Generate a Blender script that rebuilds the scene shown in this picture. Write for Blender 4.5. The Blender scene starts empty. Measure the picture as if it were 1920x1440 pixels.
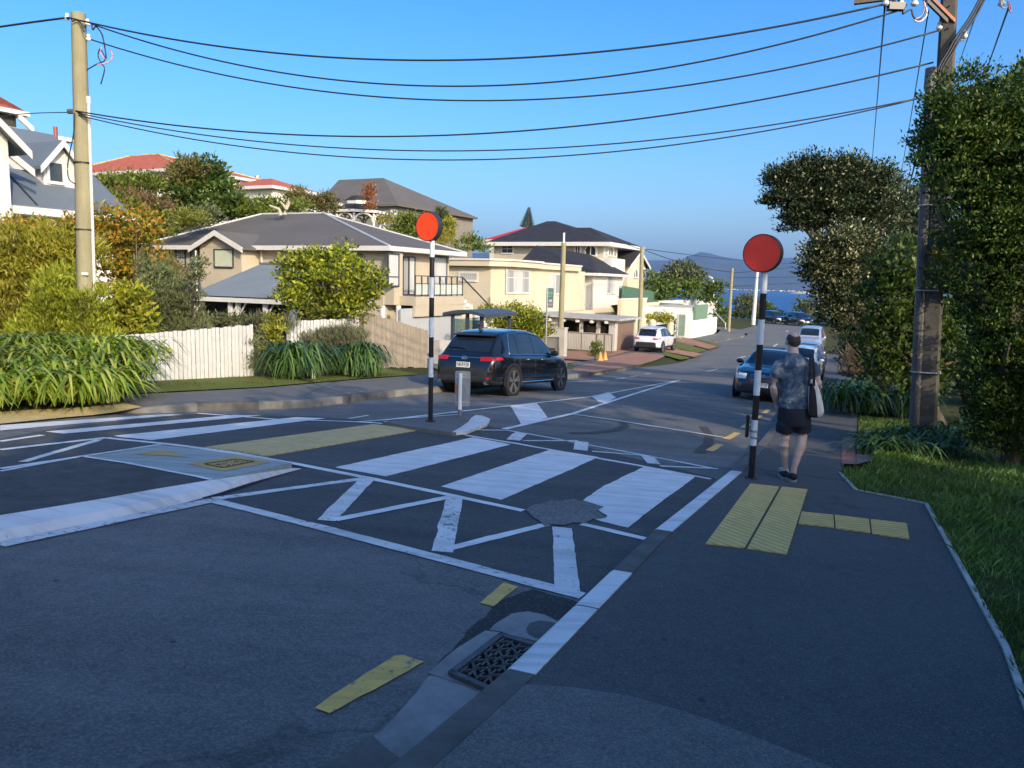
import bpy, bmesh, math, random
import numpy as np
from mathutils import Vector, Matrix
random.seed(7)
SC = bpy.context.scene
COL = SC.collection
# ---------------------------------------------------------------- survey helpers
# camera height, focal length, pitch, roll; the road runs TH to the right of the view
F = 1450.0; PITCH = math.atan(193/1450); ROLL = math.radians(1.4); TH = math.radians(26.4); CAM = 1.77
_s, _c = math.sin(TH), math.cos(TH)
def ray(x, y):
    a = (x-960)/F; b = -(y-720)/F
    a, b = a*math.cos(ROLL)-b*math.sin(ROLL), a*math.sin(ROLL)+b*math.cos(ROLL)
    t = math.pi/2-PITCH
    return a, b*math.cos(t)+math.sin(t), b*math.sin(t)-math.cos(t)
def AL(X, Y): return X*_s+Y*_c, -X*_c+Y*_s      # A metres down the road, L metres to its left
def XY(A, L): return A*_s-L*_c, A*_c+L*_s
CL = [(-5,0),(1.5,0),(3,.065),(4.7,.13),(5.7,.155),(6.6,.165),(7.6,.145),(8.8,.09),(300,.09)]
def lerp(tab, x):
    if x <= tab[0][0]: return tab[0][1]
    for (a, b), (c, d) in zip(tab, tab[1:]):
        if x <= c: return b+(d-b)*(x-a)/(c-a)
    return tab[-1][1]
def prof(A):
    if A < 38: return -.066*A
    t = min((A-38)/18, 1)
    return -.066*38-(.066*t-.033*t*t)*18
def HAL(A, L): return prof(A)+lerp(CL, L)
def H(X, Y): return HAL(*AL(X, Y))
def K(A, L, z):
    X, Y = XY(A, L); return Vector((X, Y, z))
def G(px, py, off=0.0):
    d = ray(px, py); t = 1.0
    while t < 400 and CAM+d[2]*t > H(d[0]*t, d[1]*t)+off: t += .1
    lo, hi = t-.15, t
    for _ in range(30):
        m = (lo+hi)/2
        if CAM+d[2]*m < H(d[0]*m, d[1]*m)+off: hi = m
        else: lo = m
    return Vector((d[0]*hi, d[1]*hi, H(d[0]*hi, d[1]*hi)+off))
def gAL(px, py, off=0.0):
    p = G(px, py, off); return AL(p.x, p.y)
def at(px, py, Y):
    d = ray(px, py); k = Y/d[1]; return Vector((d[0]*k, Y, CAM+d[2]*k))
def pA(px, py, A):
    d = ray(px, py); k = A/AL(d[0], d[1])[0]; return AL(d[0], d[1])[1]*k, CAM+d[2]*k
def pL(px, py, L):
    d = ray(px, py); k = L/AL(d[0], d[1])[1]; return AL(d[0], d[1])[0]*k, CAM+d[2]*k
def ppm(Y): return F/Y
RZ = math.pi/2-TH        # rotation that turns local +x down the road
# ---------------------------------------------------------------- materials
def nt(name):
    m = bpy.data.materials.new(name); m.use_nodes = True
    n = m.node_tree; b = n.nodes['Principled BSDF']
    return m, n, b
def mixc(n, fac, a, b):
    x = n.nodes.new('ShaderNodeMix'); x.data_type = 'RGBA'
    n.links.new(fac, x.inputs[0])
    for i, v in ((6, a), (7, b)):
        if hasattr(v, 'links'): n.links.new(v, x.inputs[i])
        else: x.inputs[i].default_value = (*v, 1)
    return x.outputs[2]
def noise(n, scale, detail=4, rough=.55, vec=None, coord='Object', dist=0):
    t = n.nodes.new('ShaderNodeTexNoise'); t.inputs['Scale'].default_value = scale
    t.inputs['Detail'].default_value = detail; t.inputs['Roughness'].default_value = rough
    t.inputs['Distortion'].default_value = dist
    if vec is None:
        c = n.nodes.new('ShaderNodeTexCoord'); vec = c.outputs[coord]
    n.links.new(vec, t.inputs['Vector']); return t.outputs['Fac']
def ramp(n, fac, *stops):
    r = n.nodes.new('ShaderNodeValToRGB'); n.links.new(fac, r.inputs[0])
    e = r.color_ramp.elements
    while len(e) < len(stops): e.new(.5)
    for el, (p, c) in zip(e, stops):
        el.position = p; el.color = (*c, 1) if not isinstance(c, (int, float)) else (c, c, c, 1)
    return r.outputs[0]
def bumpn(n, b, h, strength, dist=.01):
    u = n.nodes.new('ShaderNodeBump'); u.inputs['Strength'].default_value = strength
    u.inputs['Distance'].default_value = dist
    n.links.new(h, u.inputs['Height']); n.links.new(u.outputs[0], b.inputs['Normal'])
def mapped(n, scale, rot=(0,0,0), coord='Object'):
    c = n.nodes.new('ShaderNodeTexCoord'); m = n.nodes.new('ShaderNodeMapping')
    m.inputs['Scale'].default_value = scale; m.inputs['Rotation'].default_value = rot
    n.links.new(c.outputs[coord], m.inputs[0]); return m.outputs[0]
def sc(c, k): return tuple(min(1, v*k) for v in c)
MATS = {}
def M(name, col=None, rough=.6, var=.12, scale=2.5, bump=0, bscale=30, metal=0, spec=.5, coat=0, boards=0, vgroove=0, streak=0):
    if name in MATS: return MATS[name]
    m, n, b = nt(name)
    f = noise(n, scale, 6, .6)
    if streak:
        f2 = noise(n, 1, 4, .6, mapped(n, (streak, streak, streak*.06)))
        mm = n.nodes.new('ShaderNodeMath'); mm.operation = 'ADD'; n.links.new(f, mm.inputs[0]); n.links.new(f2, mm.inputs[1])
        m3 = n.nodes.new('ShaderNodeMath'); m3.operation = 'MULTIPLY'; m3.inputs[1].default_value = .5; n.links.new(mm.outputs[0], m3.inputs[0]); f = m3.outputs[0]
    r = ramp(n, f, (.3, sc(col, 1-var)), (.7, sc(col, 1+var)))
    n.links.new(r, b.inputs['Base Color'])
    b.inputs['Roughness'].default_value = rough; b.inputs['Metallic'].default_value = metal
    b.inputs['Specular IOR Level'].default_value = spec; b.inputs['Coat Weight'].default_value = coat
    b.inputs['Coat Roughness'].default_value = .04
    if boards:      # horizontal lapped boards
        c = n.nodes.new('ShaderNodeTexCoord'); s = n.nodes.new('ShaderNodeSeparateXYZ'); n.links.new(c.outputs['Object'], s.inputs[0])
        k = n.nodes.new('ShaderNodeMath'); k.operation = 'MULTIPLY'; k.inputs[1].default_value = 1/boards; n.links.new(s.outputs[2], k.inputs[0])
        fr = n.nodes.new('ShaderNodeMath'); fr.operation = 'FRACT'; n.links.new(k.outputs[0], fr.inputs[0])
        inv = n.nodes.new('ShaderNodeMath'); inv.operation = 'SUBTRACT'; inv.inputs[0].default_value = 1; n.links.new(fr.outputs[0], inv.inputs[1])
        bumpn(n, b, inv.outputs[0], .9, boards*.14)
    elif bump: bumpn(n, b, noise(n, bscale, 5, .6), bump, .02)
    MATS[name] = m; return m
def glass_dark(name, col=(.02,.025,.03), rough=.03):
    if name in MATS: return MATS[name]
    m, n, b = nt(name)
    f = noise(n, 1.3, 2); n.links.new(ramp(n, f, (.3, sc(col, .7)), (.7, sc(col, 1.4))), b.inputs['Base Color'])
    b.inputs['Roughness'].default_value = rough; b.inputs['Specular IOR Level'].default_value = .8
    MATS[name] = m; return m
def leafmat(name, c1, c2, c3, rough=.45, trans=.3, spec=.3, mid=.5):
    if name in MATS: return MATS[name]
    m, n, b = nt(name)
    g = n.nodes.new('ShaderNodeNewGeometry')
    c = ramp(n, g.outputs['Random Per Island'], (0, c1), (mid, c2), (1, c3))
    f = noise(n, .9, 3); d = ramp(n, f, (.3, (.55,.55,.55)), (.7, (1.25,1.25,1.25)))
    mu = n.nodes.new('ShaderNodeMix'); mu.data_type = 'RGBA'; mu.blend_type = 'MULTIPLY'; mu.inputs[0].default_value = 1
    n.links.new(c, mu.inputs[6]); n.links.new(d, mu.inputs[7])
    n.links.new(mu.outputs[2], b.inputs['Base Color'])
    b.inputs['Roughness'].default_value = rough; b.inputs['Specular IOR Level'].default_value = spec
    t = n.nodes.new('ShaderNodeBsdfTranslucent'); n.links.new(mu.outputs[2], t.inputs['Color'])
    x = n.nodes.new('ShaderNodeMixShader'); x.inputs[0].default_value = trans
    o = n.nodes['Material Output']
    n.links.new(b.outputs[0], x.inputs[1]); n.links.new(t.outputs[0], x.inputs[2]); n.links.new(x.outputs[0], o.inputs['Surface'])
    MATS[name] = m; return m
# ---------------------------------------------------------------- objects
LOC = {}
def tag(o, label=None, cat=None, group=None, kind=None):
    for k, v in (('label', label), ('category', cat), ('group', group), ('kind', kind)):
        if v: o[k] = v
    return o
def thing(name, label, cat, loc=(0,0,0), group=None, rz=0):
    o = bpy.data.objects.new(name, None); COL.objects.link(o); o.empty_display_size = .2
    o.location = loc; o.rotation_euler = (0,0,rz); LOC[o.name] = Vector(loc)
    return tag(o, label, cat, group)
class MB:
    def __init__(s): s.v = []; s.f = []; s.m = []
    def poly(s, pts, mi=0):
        i = len(s.v); s.v += [tuple(p) for p in pts]; s.f.append(tuple(range(i, i+len(pts)))); s.m.append(mi); return s
    def hexa(s, p, mi=0):       # 8 corners: bottom 4 then top 4
        i = len(s.v); s.v += [tuple(q) for q in p]
        for f in ((3,2,1,0),(4,5,6,7),(0,1,5,4),(1,2,6,5),(2,3,7,6),(3,0,4,7)):
            s.f.append(tuple(i+k for k in f)); s.m.append(mi)
        return s
    def box(s, x0, x1, y0, y1, z0, z1, mi=0, T=None):
        p = [Vector(q) for q in ((x0,y0,z0),(x1,y0,z0),(x1,y1,z0),(x0,y1,z0),(x0,y0,z1),(x1,y0,z1),(x1,y1,z1),(x0,y1,z1))]
        if T: p = [T(q) for q in p]
        return s.hexa(p, mi)
    def bal(s, A0, A1, L0, L1, z0, z1, mi=0):   # box along the road axes
        return s.box(A0, A1, L0, L1, z0, z1, mi, lambda q: K(q.x, q.y, q.z))
    def prism(s, pts, d, mi=0):  # polygon extruded by vector d
        i = len(s.v); n = len(pts); d = Vector(d)
        s.v += [tuple(p) for p in pts]+[tuple(Vector(p)+d) for p in pts]
        s.f.append(tuple(i+k for k in range(n))[::-1]); s.f.append(tuple(i+n+k for k in range(n))); s.m += [mi, mi]
        for k in range(n):
            s.f.append((i+k, i+(k+1)%n, i+n+(k+1)%n, i+n+k)); s.m.append(mi)
        return s
    def tube(s, pts, r, n=8, mi=0, caps=True, fl=None):
        pts = [Vector(p) for p in pts]; R = r if isinstance(r, (list, tuple)) else [r]*len(pts)
        i0 = len(s.v); up = Vector((0,0,1))
        for k, p in enumerate(pts):
            d = (pts[min(k+1, len(pts)-1)]-pts[max(k-1, 0)]).normalized()
            a = d.cross(up)
            if a.length < .05: a = d.cross(Vector((1,0,0)))
            a.normalize(); b = a.cross(d)
            for j in range(n):
                t = 2*math.pi*j/n
                s.v.append(tuple(p+R[k]*(a*math.cos(t)+b*math.sin(t)*(fl or 1))))
        for k in range(len(pts)-1):
            for j in range(n):
                s.f.append((i0+k*n+j, i0+k*n+(j+1)%n, i0+(k+1)*n+(j+1)%n, i0+(k+1)*n+j)); s.m.append(mi)
        if caps:
            s.f.append(tuple(i0+j for j in range(n))[::-1]); s.m.append(mi)
            s.f.append(tuple(i0+(len(pts)-1)*n+j for j in range(n))); s.m.append(mi)
        return s
    def lathe(s, prof_, T, n=16, mi=0):  # (r, h) pairs round local z, T maps to world
        i0 = len(s.v)
        for r, h in prof_:
            for j in range(n):
                t = 2*math.pi*j/n; s.v.append(tuple(T(Vector((r*math.cos(t), r*math.sin(t), h)))))
        for k in range(len(prof_)-1):
            for j in range(n):
                s.f.append((i0+k*n+j, i0+k*n+(j+1)%n, i0+(k+1)*n+(j+1)%n, i0+(k+1)*n+j)); s.m.append(mi if isinstance(mi, int) else mi[k])
        return s
    def build(s, name, mats, parent=None, smooth=False, org=None, local=False):
        me = bpy.data.meshes.new(name)
        if parent is not None: o0 = Vector((0,0,0)) if local else LOC[parent.name]
        else: o0 = Vector(org) if org is not None else (Vector((0,0,0)) if local else Vector(np.array(s.v).mean(0)))
        me.from_pydata([tuple(Vector(v)-o0) for v in s.v], [], s.f)
        for m in (mats if isinstance(mats, (list, tuple)) else [mats]): me.materials.append(m)
        me.polygons.foreach_set('material_index', s.m)
        if smooth: me.polygons.foreach_set('use_smooth', [True]*len(s.f))
        me.update()
        o = bpy.data.objects.new(name, me); COL.objects.link(o)
        if parent is not None: o.parent = parent
        else: o.location = o0
        LOC[o.name] = o0
        return o
def kid(o): LOC[o.name] = LOC[o.parent.name]; return o
def autosmooth(o, ang=40):
    me = o.data; me.polygons.foreach_set('use_smooth', [True]*len(me.polygons))
    try: me.set_sharp_from_angle(angle=math.radians(ang))
    except Exception: pass
    return o
def struct(o): o['kind'] = 'structure'; return o
def copy_tree(o, parent=None):
    c = o.copy(); COL.objects.link(c); c.parent = parent
    for ch in list(o.children): copy_tree(ch, c)
    return c
# ---------------------------------------------------------------- draped sheets
ABR = [38+i*1.5 for i in range(13)]
LBR = [l for l, z in CL[1:-1]]
RAG = ('road_line', 'crossing_stripe', 'yellow_line', 'drain_surround', 'gutter_patch', 'gutter_channel')
def rag(al, amp=.007, step=.06):
    r = random.Random(int(al[0][0]*1000)); out = []
    for (p, q) in zip(al, al[1:]+al[:1]):
        p = Vector(p); q = Vector(q); n = max(1, min(80, int((q-p).length/step))); d = (q-p).normalized(); nn = Vector((-d.y, d.x)); w = 0
        for k in range(n):
            w = .7*w+r.gauss(0, amp)*.6; out.append(tuple(p.lerp(q, k/n)+(nn*w if 0 < k else Vector((0,0)))))
    return out
def drape(name, al, off, mat, org=None, extraA=(), skirt=0):
    if name in RAG and min(a for a, l in al) < 11: al = rag(list(al), .016 if name == 'gutter_patch' else .0045)
    bm = bmesh.new()
    vs = [bm.verts.new((a, l, 0)) for a, l in al]; f = bm.faces.new(vs)
    bmesh.ops.triangulate(bm, faces=[f])
    A0 = min(a for a, l in al); A1 = max(a for a, l in al); L0 = min(l for a, l in al); L1 = max(l for a, l in al)
    for a in list(ABR)+list(extraA):
        if A0 < a < A1: bmesh.ops.bisect_plane(bm, geom=bm.verts[:]+bm.edges[:]+bm.faces[:], plane_co=(a,0,0), plane_no=(1,0,0), dist=1e-5)
    for l in LBR:
        if L0 < l < L1: bmesh.ops.bisect_plane(bm, geom=bm.verts[:]+bm.edges[:]+bm.faces[:], plane_co=(0,l,0), plane_no=(0,1,0), dist=1e-5)
    if skirt:
        be = [e for e in bm.edges if e.is_boundary]
        r = bmesh.ops.extrude_edge_only(bm, edges=be)
        low = {v for v in r['geom'] if isinstance(v, bmesh.types.BMVert)}
    else: low = set()
    cx = sum(a for a, l in al)/len(al); cl = sum(l for a, l in al)/len(al)
    o0 = Vector(org) if org is not None else K(cx, cl, HAL(cx, cl))
    for v in bm.verts:
        a, l = v.co.x, v.co.y
        z = HAL(a, l)+(off(a, l) if callable(off) else off)-(skirt if v in low else 0)
        v.co = K(a, l, z)-o0
    bmesh.ops.recalc_face_normals(bm, faces=bm.faces[:])
    if sum(f.normal.z*f.calc_area() for f in bm.faces) < 0: bmesh.ops.reverse_faces(bm, faces=bm.faces[:])
    me = bpy.data.meshes.new(name); bm.to_mesh(me); bm.free()
    me.materials.append(mat)
    o = bpy.data.objects.new(name, me); COL.objects.link(o); o.location = o0; LOC[o.name] = o0
    return o
def dpx(name, px, off, mat, **k):
    o0 = off if not callable(off) else .1
    return struct(drape(name, [gAL(x, y, o0) for x, y in px], off, mat, **k))
def seg(p, q, w, off=0.0):
    a, b = Vector(gAL(*p, off)), Vector(gAL(*q, off)); d = (b-a).normalized(); n = Vector((-d.y, d.x))*w/2
    return [tuple(a+n), tuple(a-n), tuple(b-n), tuple(b+n)]
# ================================================================ SETTING
def asphalt(name, col, speck=.5, sz=140, var=.25, bump=.35, stain=.5, crack=0, track=0):
    m, n, b = nt(name)
    big = noise(n, .5, 5, .65); mid = noise(n, 6, 6, .75)
    vor = n.nodes.new('ShaderNodeTexVoronoi'); vor.inputs['Scale'].default_value = sz
    c = n.nodes.new('ShaderNodeTexCoord'); n.links.new(c.outputs['Object'], vor.inputs['Vector'])
    base = ramp(n, big, (.3, sc(col, 1-var)), (.7, sc(col, 1+var)))
    def mul(x, y):
        mu = n.nodes.new('ShaderNodeMix'); mu.data_type = 'RGBA'; mu.blend_type = 'MULTIPLY'; mu.inputs[0].default_value = 1
        n.links.new(x, mu.inputs[6]); n.links.new(y, mu.inputs[7]); return mu.outputs[2]
    res = mul(base, ramp(n, mid, (.3, (.72,.72,.72)), (.75, (1.28,1.25,1.2))))
    if track:
        tr = noise(n, 1, 4, .6, mapped(n, (.10,1.5,1), (0,0,RZ)))
        res = mul(res, ramp(n, tr, (.35, (.66,.66,.66)), (.65, (1.3,1.28,1.25))))
    sepc = n.nodes.new('ShaderNodeSeparateColor'); n.links.new(vor.outputs['Color'], sepc.inputs[0])
    stone = ramp(n, sepc.outputs[0], (0, sc(col, .4)), (.6, sc(col, 1.0)), (.9, sc(col, 1.6)), (1, (.24,.24,.24)))
    fac = n.nodes.new('ShaderNodeValue'); fac.outputs[0].default_value = speck
    res = mixc(n, fac.outputs[0], res, stone)
    st = noise(n, 2.3, 7, .72, None, 'Object', .6)     # pale scuffs and spots
    res = mixc(n, ramp(n, st, (.655, 0), (.72, stain)), res, sc((.20,.195,.185), 1))
    sp = n.nodes.new('ShaderNodeTexVoronoi'); sp.inputs['Scale'].default_value = 2.6; n.links.new(c.outputs['Object'], sp.inputs['Vector'])
    res = mixc(n, ramp(n, sp.outputs['Distance'], (.035, .75), (.06, 0)), res, (.028,.027,.027))
    dk = noise(n, 1.1, 6, .7, mapped(n, (1,1,1), (0,0,1)))
    res = mul(res, ramp(n, dk, (.28, (.6,.6,.6)), (.40, (1,1,1))))
    if crack:
        cv = n.nodes.new('ShaderNodeTexVoronoi'); cv.feature = 'DISTANCE_TO_EDGE'; cv.inputs['Scale'].default_value = crack
        wv = noise(n, 2.5, 4); vm = n.nodes.new('ShaderNodeVectorMath'); vm.operation = 'ADD'
        n.links.new(c.outputs['Object'], vm.inputs[0]); n.links.new(wv, vm.inputs[1]); n.links.new(vm.outputs[0], cv.inputs['Vector'])
        res = mixc(n, ramp(n, cv.outputs['Distance'], (.002, .4), (.006, 0)), res, (.015,.015,.015))
    n.links.new(res, b.inputs['Base Color'])
    b.inputs['Roughness'].default_value = .82; b.inputs['Specular IOR Level'].default_value = .35
    bumpn(n, b, vor.outputs['Distance'], bump, .006)
    MATS[name] = m; return m
asph = asphalt('road asphalt', (.142,.143,.139), .40, 95, .3, .45, .5, .16, 1)
asph_new = asphalt('new path asphalt', (.083,.084,.083), .45, 150, .22, .25, .4)
asph_old = asphalt('old path asphalt', (.142,.140,.132), .5, 130, .25, .35, .5, .3)
asph_cross = asphalt('crossing asphalt', (.072,.073,.073), .45, 150, .2, .22, .45, 0, 1)
asph_patch = asphalt('fresh patch asphalt', (.034,.034,.034), .4, 120, .2, .5)
def paint(name, col, wear=.42, under=(.10,.097,.093), soft=.06):
    m, n, b = nt(name)
    f = noise(n, 16, 8, .72); f2 = noise(n, 1.6, 3)
    mm = n.nodes.new('ShaderNodeMath'); mm.operation = 'MULTIPLY_ADD'; mm.inputs[1].default_value = .35; n.links.new(f2, mm.inputs[0]); n.links.new(f, mm.inputs[2])
    w = ramp(n, mm.outputs[0], (wear, 0), (wear+soft, 1))
    v = ramp(n, noise(n, 2.2, 5, .6), (.3, sc(col, .86)), (.7, sc(col, 1.06)))
    sm_ = noise(n, 1, 6, .7, mapped(n, (.5,7,1), (0,0,-RZ)))          # tyre smears along the road
    mu = n.nodes.new('ShaderNodeMix'); mu.data_type = 'RGBA'; mu.blend_type = 'MULTIPLY'; mu.inputs[0].default_value = 1
    n.links.new(v, mu.inputs[6]); n.links.new(ramp(n, sm_, (.30, (.66,.66,.66)), (.52, (1,1,1))), mu.inputs[7])
    n.links.new(mixc(n, w, under, mu.outputs[2]), b.inputs['Base Color'])
    b.inputs['Roughness'].default_value = .6
    bumpn(n, b, noise(n, 110, 3), .25, .004)
    MATS[name] = m; return m
white = paint('white road paint', (.76,.76,.74), .44)
white_worn = paint('worn white road paint', (.68,.68,.66), .50, soft=.12)
yellow = paint('yellow road paint', (.78,.48,.10), .50, soft=.1)
yellow_fade = paint('faded yellow road paint', (.45,.33,.12), .72, soft=.2)
pad_paint = paint('grey island paint', (.32,.36,.34), .30)
def concrete(name, col, var=.3, bump=.4):
    m, n, b = nt(name)
    f = noise(n, 4, 8, .7); g = noise(n, .8, 3)
    n.links.new(mixc(n, ramp(n, g, (.35,0),(.65,1)), ramp(n, f, (.3, sc(col, 1-var)), (.7, sc(col, 1+var))), ramp(n, f, (.35, sc(col, .5)), (.7, sc(col, 1)))), b.inputs['Base Color'])
    b.inputs['Roughness'].default_value = .85; bumpn(n, b, noise(n, 60, 6, .7), bump, .01)
    MATS[name] = m; return m
conc = concrete('gutter concrete', (.27,.27,.26), .2)
conc_dark = concrete('weathered kerb concrete', (.12,.112,.10), .4)
conc_lit = concrete('kerb concrete painted sunlit', (.21,.20,.175))  # paler copy for kerb lengths coloured as if sunlit
def groundmat(name, cols, s1=.6, s2=14, bump=.6):
    m, n, b = nt(name)
    f = noise(n, s1, 5, .6); g = noise(n, s2, 6, .75)
    a = ramp(n, f, (.3, cols[0]), (.7, cols[1])); d = ramp(n, g, (.3, cols[2]), (.7, cols[0]))
    x = n.nodes.new('ShaderNodeValue'); x.outputs[0].default_value = .5
    n.links.new(mixc(n, x.outputs[0], a, d), b.inputs['Base Color']); b.inputs['Roughness'].default_value = .95
    b.inputs['Specular IOR Level'].default_value = .1
    bumpn(n, b, g, bump, .05); MATS[name] = m; return m
turf = groundmat('short turf', ((.13,.16,.035),(.19,.20,.055),(.07,.095,.022)))
soil = groundmat('garden soil and weeds', ((.06,.07,.022),(.09,.075,.035),(.03,.035,.012)))
def brickpave(name, c1, c2, scale=4.5, rot=RZ):
    m, n, b = nt(name)
    t = n.nodes.new('ShaderNodeTexBrick'); t.inputs['Scale'].default_value = scale
    t.inputs['Color1'].default_value = (*c1,1); t.inputs['Color2'].default_value = (*c2,1); t.inputs['Mortar'].default_value = (.12,.09,.07,1)
    t.inputs['Mortar Size'].default_value = .012
    n.links.new(mapped(n, (1,1,1), (0,0,rot)), t.inputs['Vector'])
    mu = n.nodes.new('ShaderNodeMix'); mu.data_type = 'RGBA'; mu.blend_type = 'MULTIPLY'; mu.inputs[0].default_value = 1
    n.links.new(t.outputs['Color'], mu.inputs[6]); n.links.new(ramp(n, noise(n, 1.5, 5), (.3,(.7,.7,.7)),(.7,(1.15,1.15,1.15))), mu.inputs[7])
    n.links.new(mu.outputs[2], b.inputs['Base Color']); b.inputs['Roughness'].default_value = .85
    MATS[name] = m; return m
pave = brickpave('red brick paving', (.36,.16,.09), (.42,.21,.12))
def tactile(name, col, pitch, rot, rot2):
    m, n, b = nt(name)
    w = n.nodes.new('ShaderNodeTexWave'); w.wave_type = 'BANDS'; w.bands_direction = 'X'; w.inputs['Scale'].default_value = 1/pitch*.314
    w.inputs['Distortion'].default_value = 0
    n.links.new(mapped(n, (1,1,1), (0,0,rot)), w.inputs['Vector'])
    w2 = n.nodes.new('ShaderNodeTexWave'); w2.bands_direction = 'X'; w2.inputs['Scale'].default_value = 1/(pitch*.5)*.314
    n.links.new(mapped(n, (1,1,1), (0,0,rot2)), w2.inputs['Vector'])
    a = n.nodes.new('ShaderNodeMath'); a.operation = 'MULTIPLY_ADD'; a.inputs[1].default_value = .25; n.links.new(w2.outputs['Fac'], a.inputs[0]); n.links.new(w.outputs['Fac'], a.inputs[2])
    v = ramp(n, noise(n, 5, 6, .7), (.3, sc(col, .78)), (.7, sc(col, 1.12)))
    n.links.new(mixc(n, ramp(n, a.outputs[0], (.2, .55), (.7, 0)), v, sc(col, .45)), b.inputs['Base Color'])
    b.inputs['Roughness'].default_value = .8; bumpn(n, b, a.outputs[0], .8, .006); MATS[name] = m; return m
tac = tactile('yellow tactile blocks', (.74,.51,.16), .085, RZ-math.pi/2, RZ)
tac2 = tactile('yellow tactile guide blocks', (.70,.47,.14), .06, RZ, RZ)
tac3 = tactile('yellow tactile strip', (.62,.47,.20), .09, RZ, RZ-math.pi/2)

KR = [(-14,1.6),(3.2,1.6),(6.3,1.75),(9.8,1.78),(12,1.86),(16.3,2.12),(22,2.5),(35,3.0),(54,4.0),(65,5.0),(75,6.2),(90,7.6),(100,8.8),(107,11),(112,15),(116,22),(118,34),(119,70)]
KL = [(-14,12.2),(3,12.2),(6.7,11.8),(8.4,10.5),(10.85,9.57),(14.45,9.86),(24,9.96),(30,10.45),(34.5,11.05),(41.7,12.3),(50,13.7),(57.7,14.3),(68,13.6),(76,13.15),(81,13.6),(86,15.1),(90,17.5),(94,22),(96,32),(97,70)]
road = struct(drape('road', KR+KL[::-1], 0, asph, org=(0,0,0)))
# crossing table: darker seal between the two outer lines
def loff(x): return .004
dpx('crossing_surface', [(392,938),(1092,1119),(1215,1015),(1345,897),(1000,815),(862,790),(700,790),(590,780),(370,776),(120,800),(0,822),(0,880),(150,857),(300,835),(547,868),(570,877)], .004, asph_cross)

# terrain ---------------------------------------------------------------
def smooth(a, b, x):
    t = max(0, min(1, (x-a)/(b-a))); return t*t*(3-2*t)
def terrain(A, L):
    z = prof(A)+lerp(CL, L)
    z += -.10+.2*smooth(10.5, 12.5, L) if L > 5 else -.10+.16*smooth(1.2, .4, L)
    if A > 45: z -= .14*smooth(10, 12, L)*smooth(45, 55, A)*(1-smooth(15,18,L))
    z += 9.0*smooth(33, 54, L)*(1-smooth(66, 100, A))+1.6*smooth(22, 32, L)*(1-smooth(24, 30, A))+1.5*smooth(54,120,L)
    if L < -7: z -= .22*(-7-L)*(1-math.exp(-(-7-L)/30))
    if A > 118: z -= .38*(A-118)*(1-math.exp(-(A-118)/25))
    if A > 60 and L < 3: z -= .3*(A-60)*smooth(3,-12,L)*.7
    return max(z, -46)
ga = sorted(set([-140,-100,-70,-45,-30,-20]+list(np.arange(-14,120,2.0))+list(np.arange(120,180,6.0))+[200,230,270,320]))
gl = sorted(set([-260,-180,-120,-80,-50,-34,-24,-17,-12,-9,-7,-5,-3,-1.5,0,.4,.8,1.2,1.5,3,4.7,6.6,8.8,10.5,11,11.5,12,12.5,13.5]+list(np.arange(15,72,1.5))+[75,80,90,105,120,150,200,280]))
t = MB()
for a in ga:
    for l in gl: t.v.append(tuple(K(a, l, terrain(a, l))))
nl = len(gl)
for i in range(len(ga)-1):
    for j in range(nl-1):
        t.f.append((i*nl+j, (i+1)*nl+j, (i+1)*nl+j+1, i*nl+j+1)); t.m.append(0)
struct(t.build('ground', soil, org=(0,0,0), smooth=True))

# kerbs -----------------------------------------------------------------
def resample(tab, a0, a1, step):
    n = max(2, int((a1-a0)/step)+1); return [(a0+(a1-a0)*i/(n-1), lerp(tab, a0+(a1-a0)*i/(n-1))) for i in range(n)]
def kerb(name, pts, w, sgn, h, mats, mifun, face=.02):
    m = MB(); rows = []
    for i, (a, l) in enumerate(pts):
        p = Vector(pts[max(0,i-1)]); q = Vector(pts[min(len(pts)-1,i+1)]); d = (q-p).normalized(); nn = Vector((-d.y, d.x))*sgn
        hh = h(a) if callable(h) else h
        b0 = Vector((a,l)); e = b0+nn*face; g = b0+nn*w
        rows.append([K(*b0, HAL(*b0)-.05), K(*e, HAL(*b0)+hh-.012), K(*(e+nn*.02), HAL(*b0)+hh), K(*g, HAL(*b0)+hh+.002), K(*g, HAL(*b0)-.1)])
    for i, (r0, r1) in enumerate(zip(rows, rows[1:])):
        for k in range(4): m.poly((r0[k], r1[k], r1[k+1], r0[k+1]) if sgn < 0 else (r0[k+1], r1[k+1], r1[k], r0[k]), mifun(pts[i][0]))
    return struct(m.build(name, mats, org=(0,0,0)))
whitek = paint('white kerb paint', (.72,.72,.70), .45)
gapmat = M('dark joint', (.02,.02,.02), .9)
krp = sorted(resample(KR, -13, 60, .5)+[(a, lerp(KR, a)) for a in (3.19,3.2,4.2,4.215,5.0,6.29,6.3,9.79)])
kerb('kerb', krp, .17, -1, .1, [conc_dark, whitek, gapmat], lambda a: 2 if 4.2 <= a < 4.21 else 1 if (3.2 <= a < 5.0 or 6.3 <= a < 9.75) else 0)
def hl(a): return .125*smooth(7.4, 9.0, a) + .015
rndk = {i: random.random() for i in range(200)}
kerb('kerb', [p for p in resample([(l, 0) for l in ()] or KL, 4, 78, .5)], .16, 1, hl, [conc_dark, conc_lit], lambda a: 1 if rndk[int(a)] < .3 else 0)  # random pale lengths imitate patches of sun on the kerb
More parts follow.
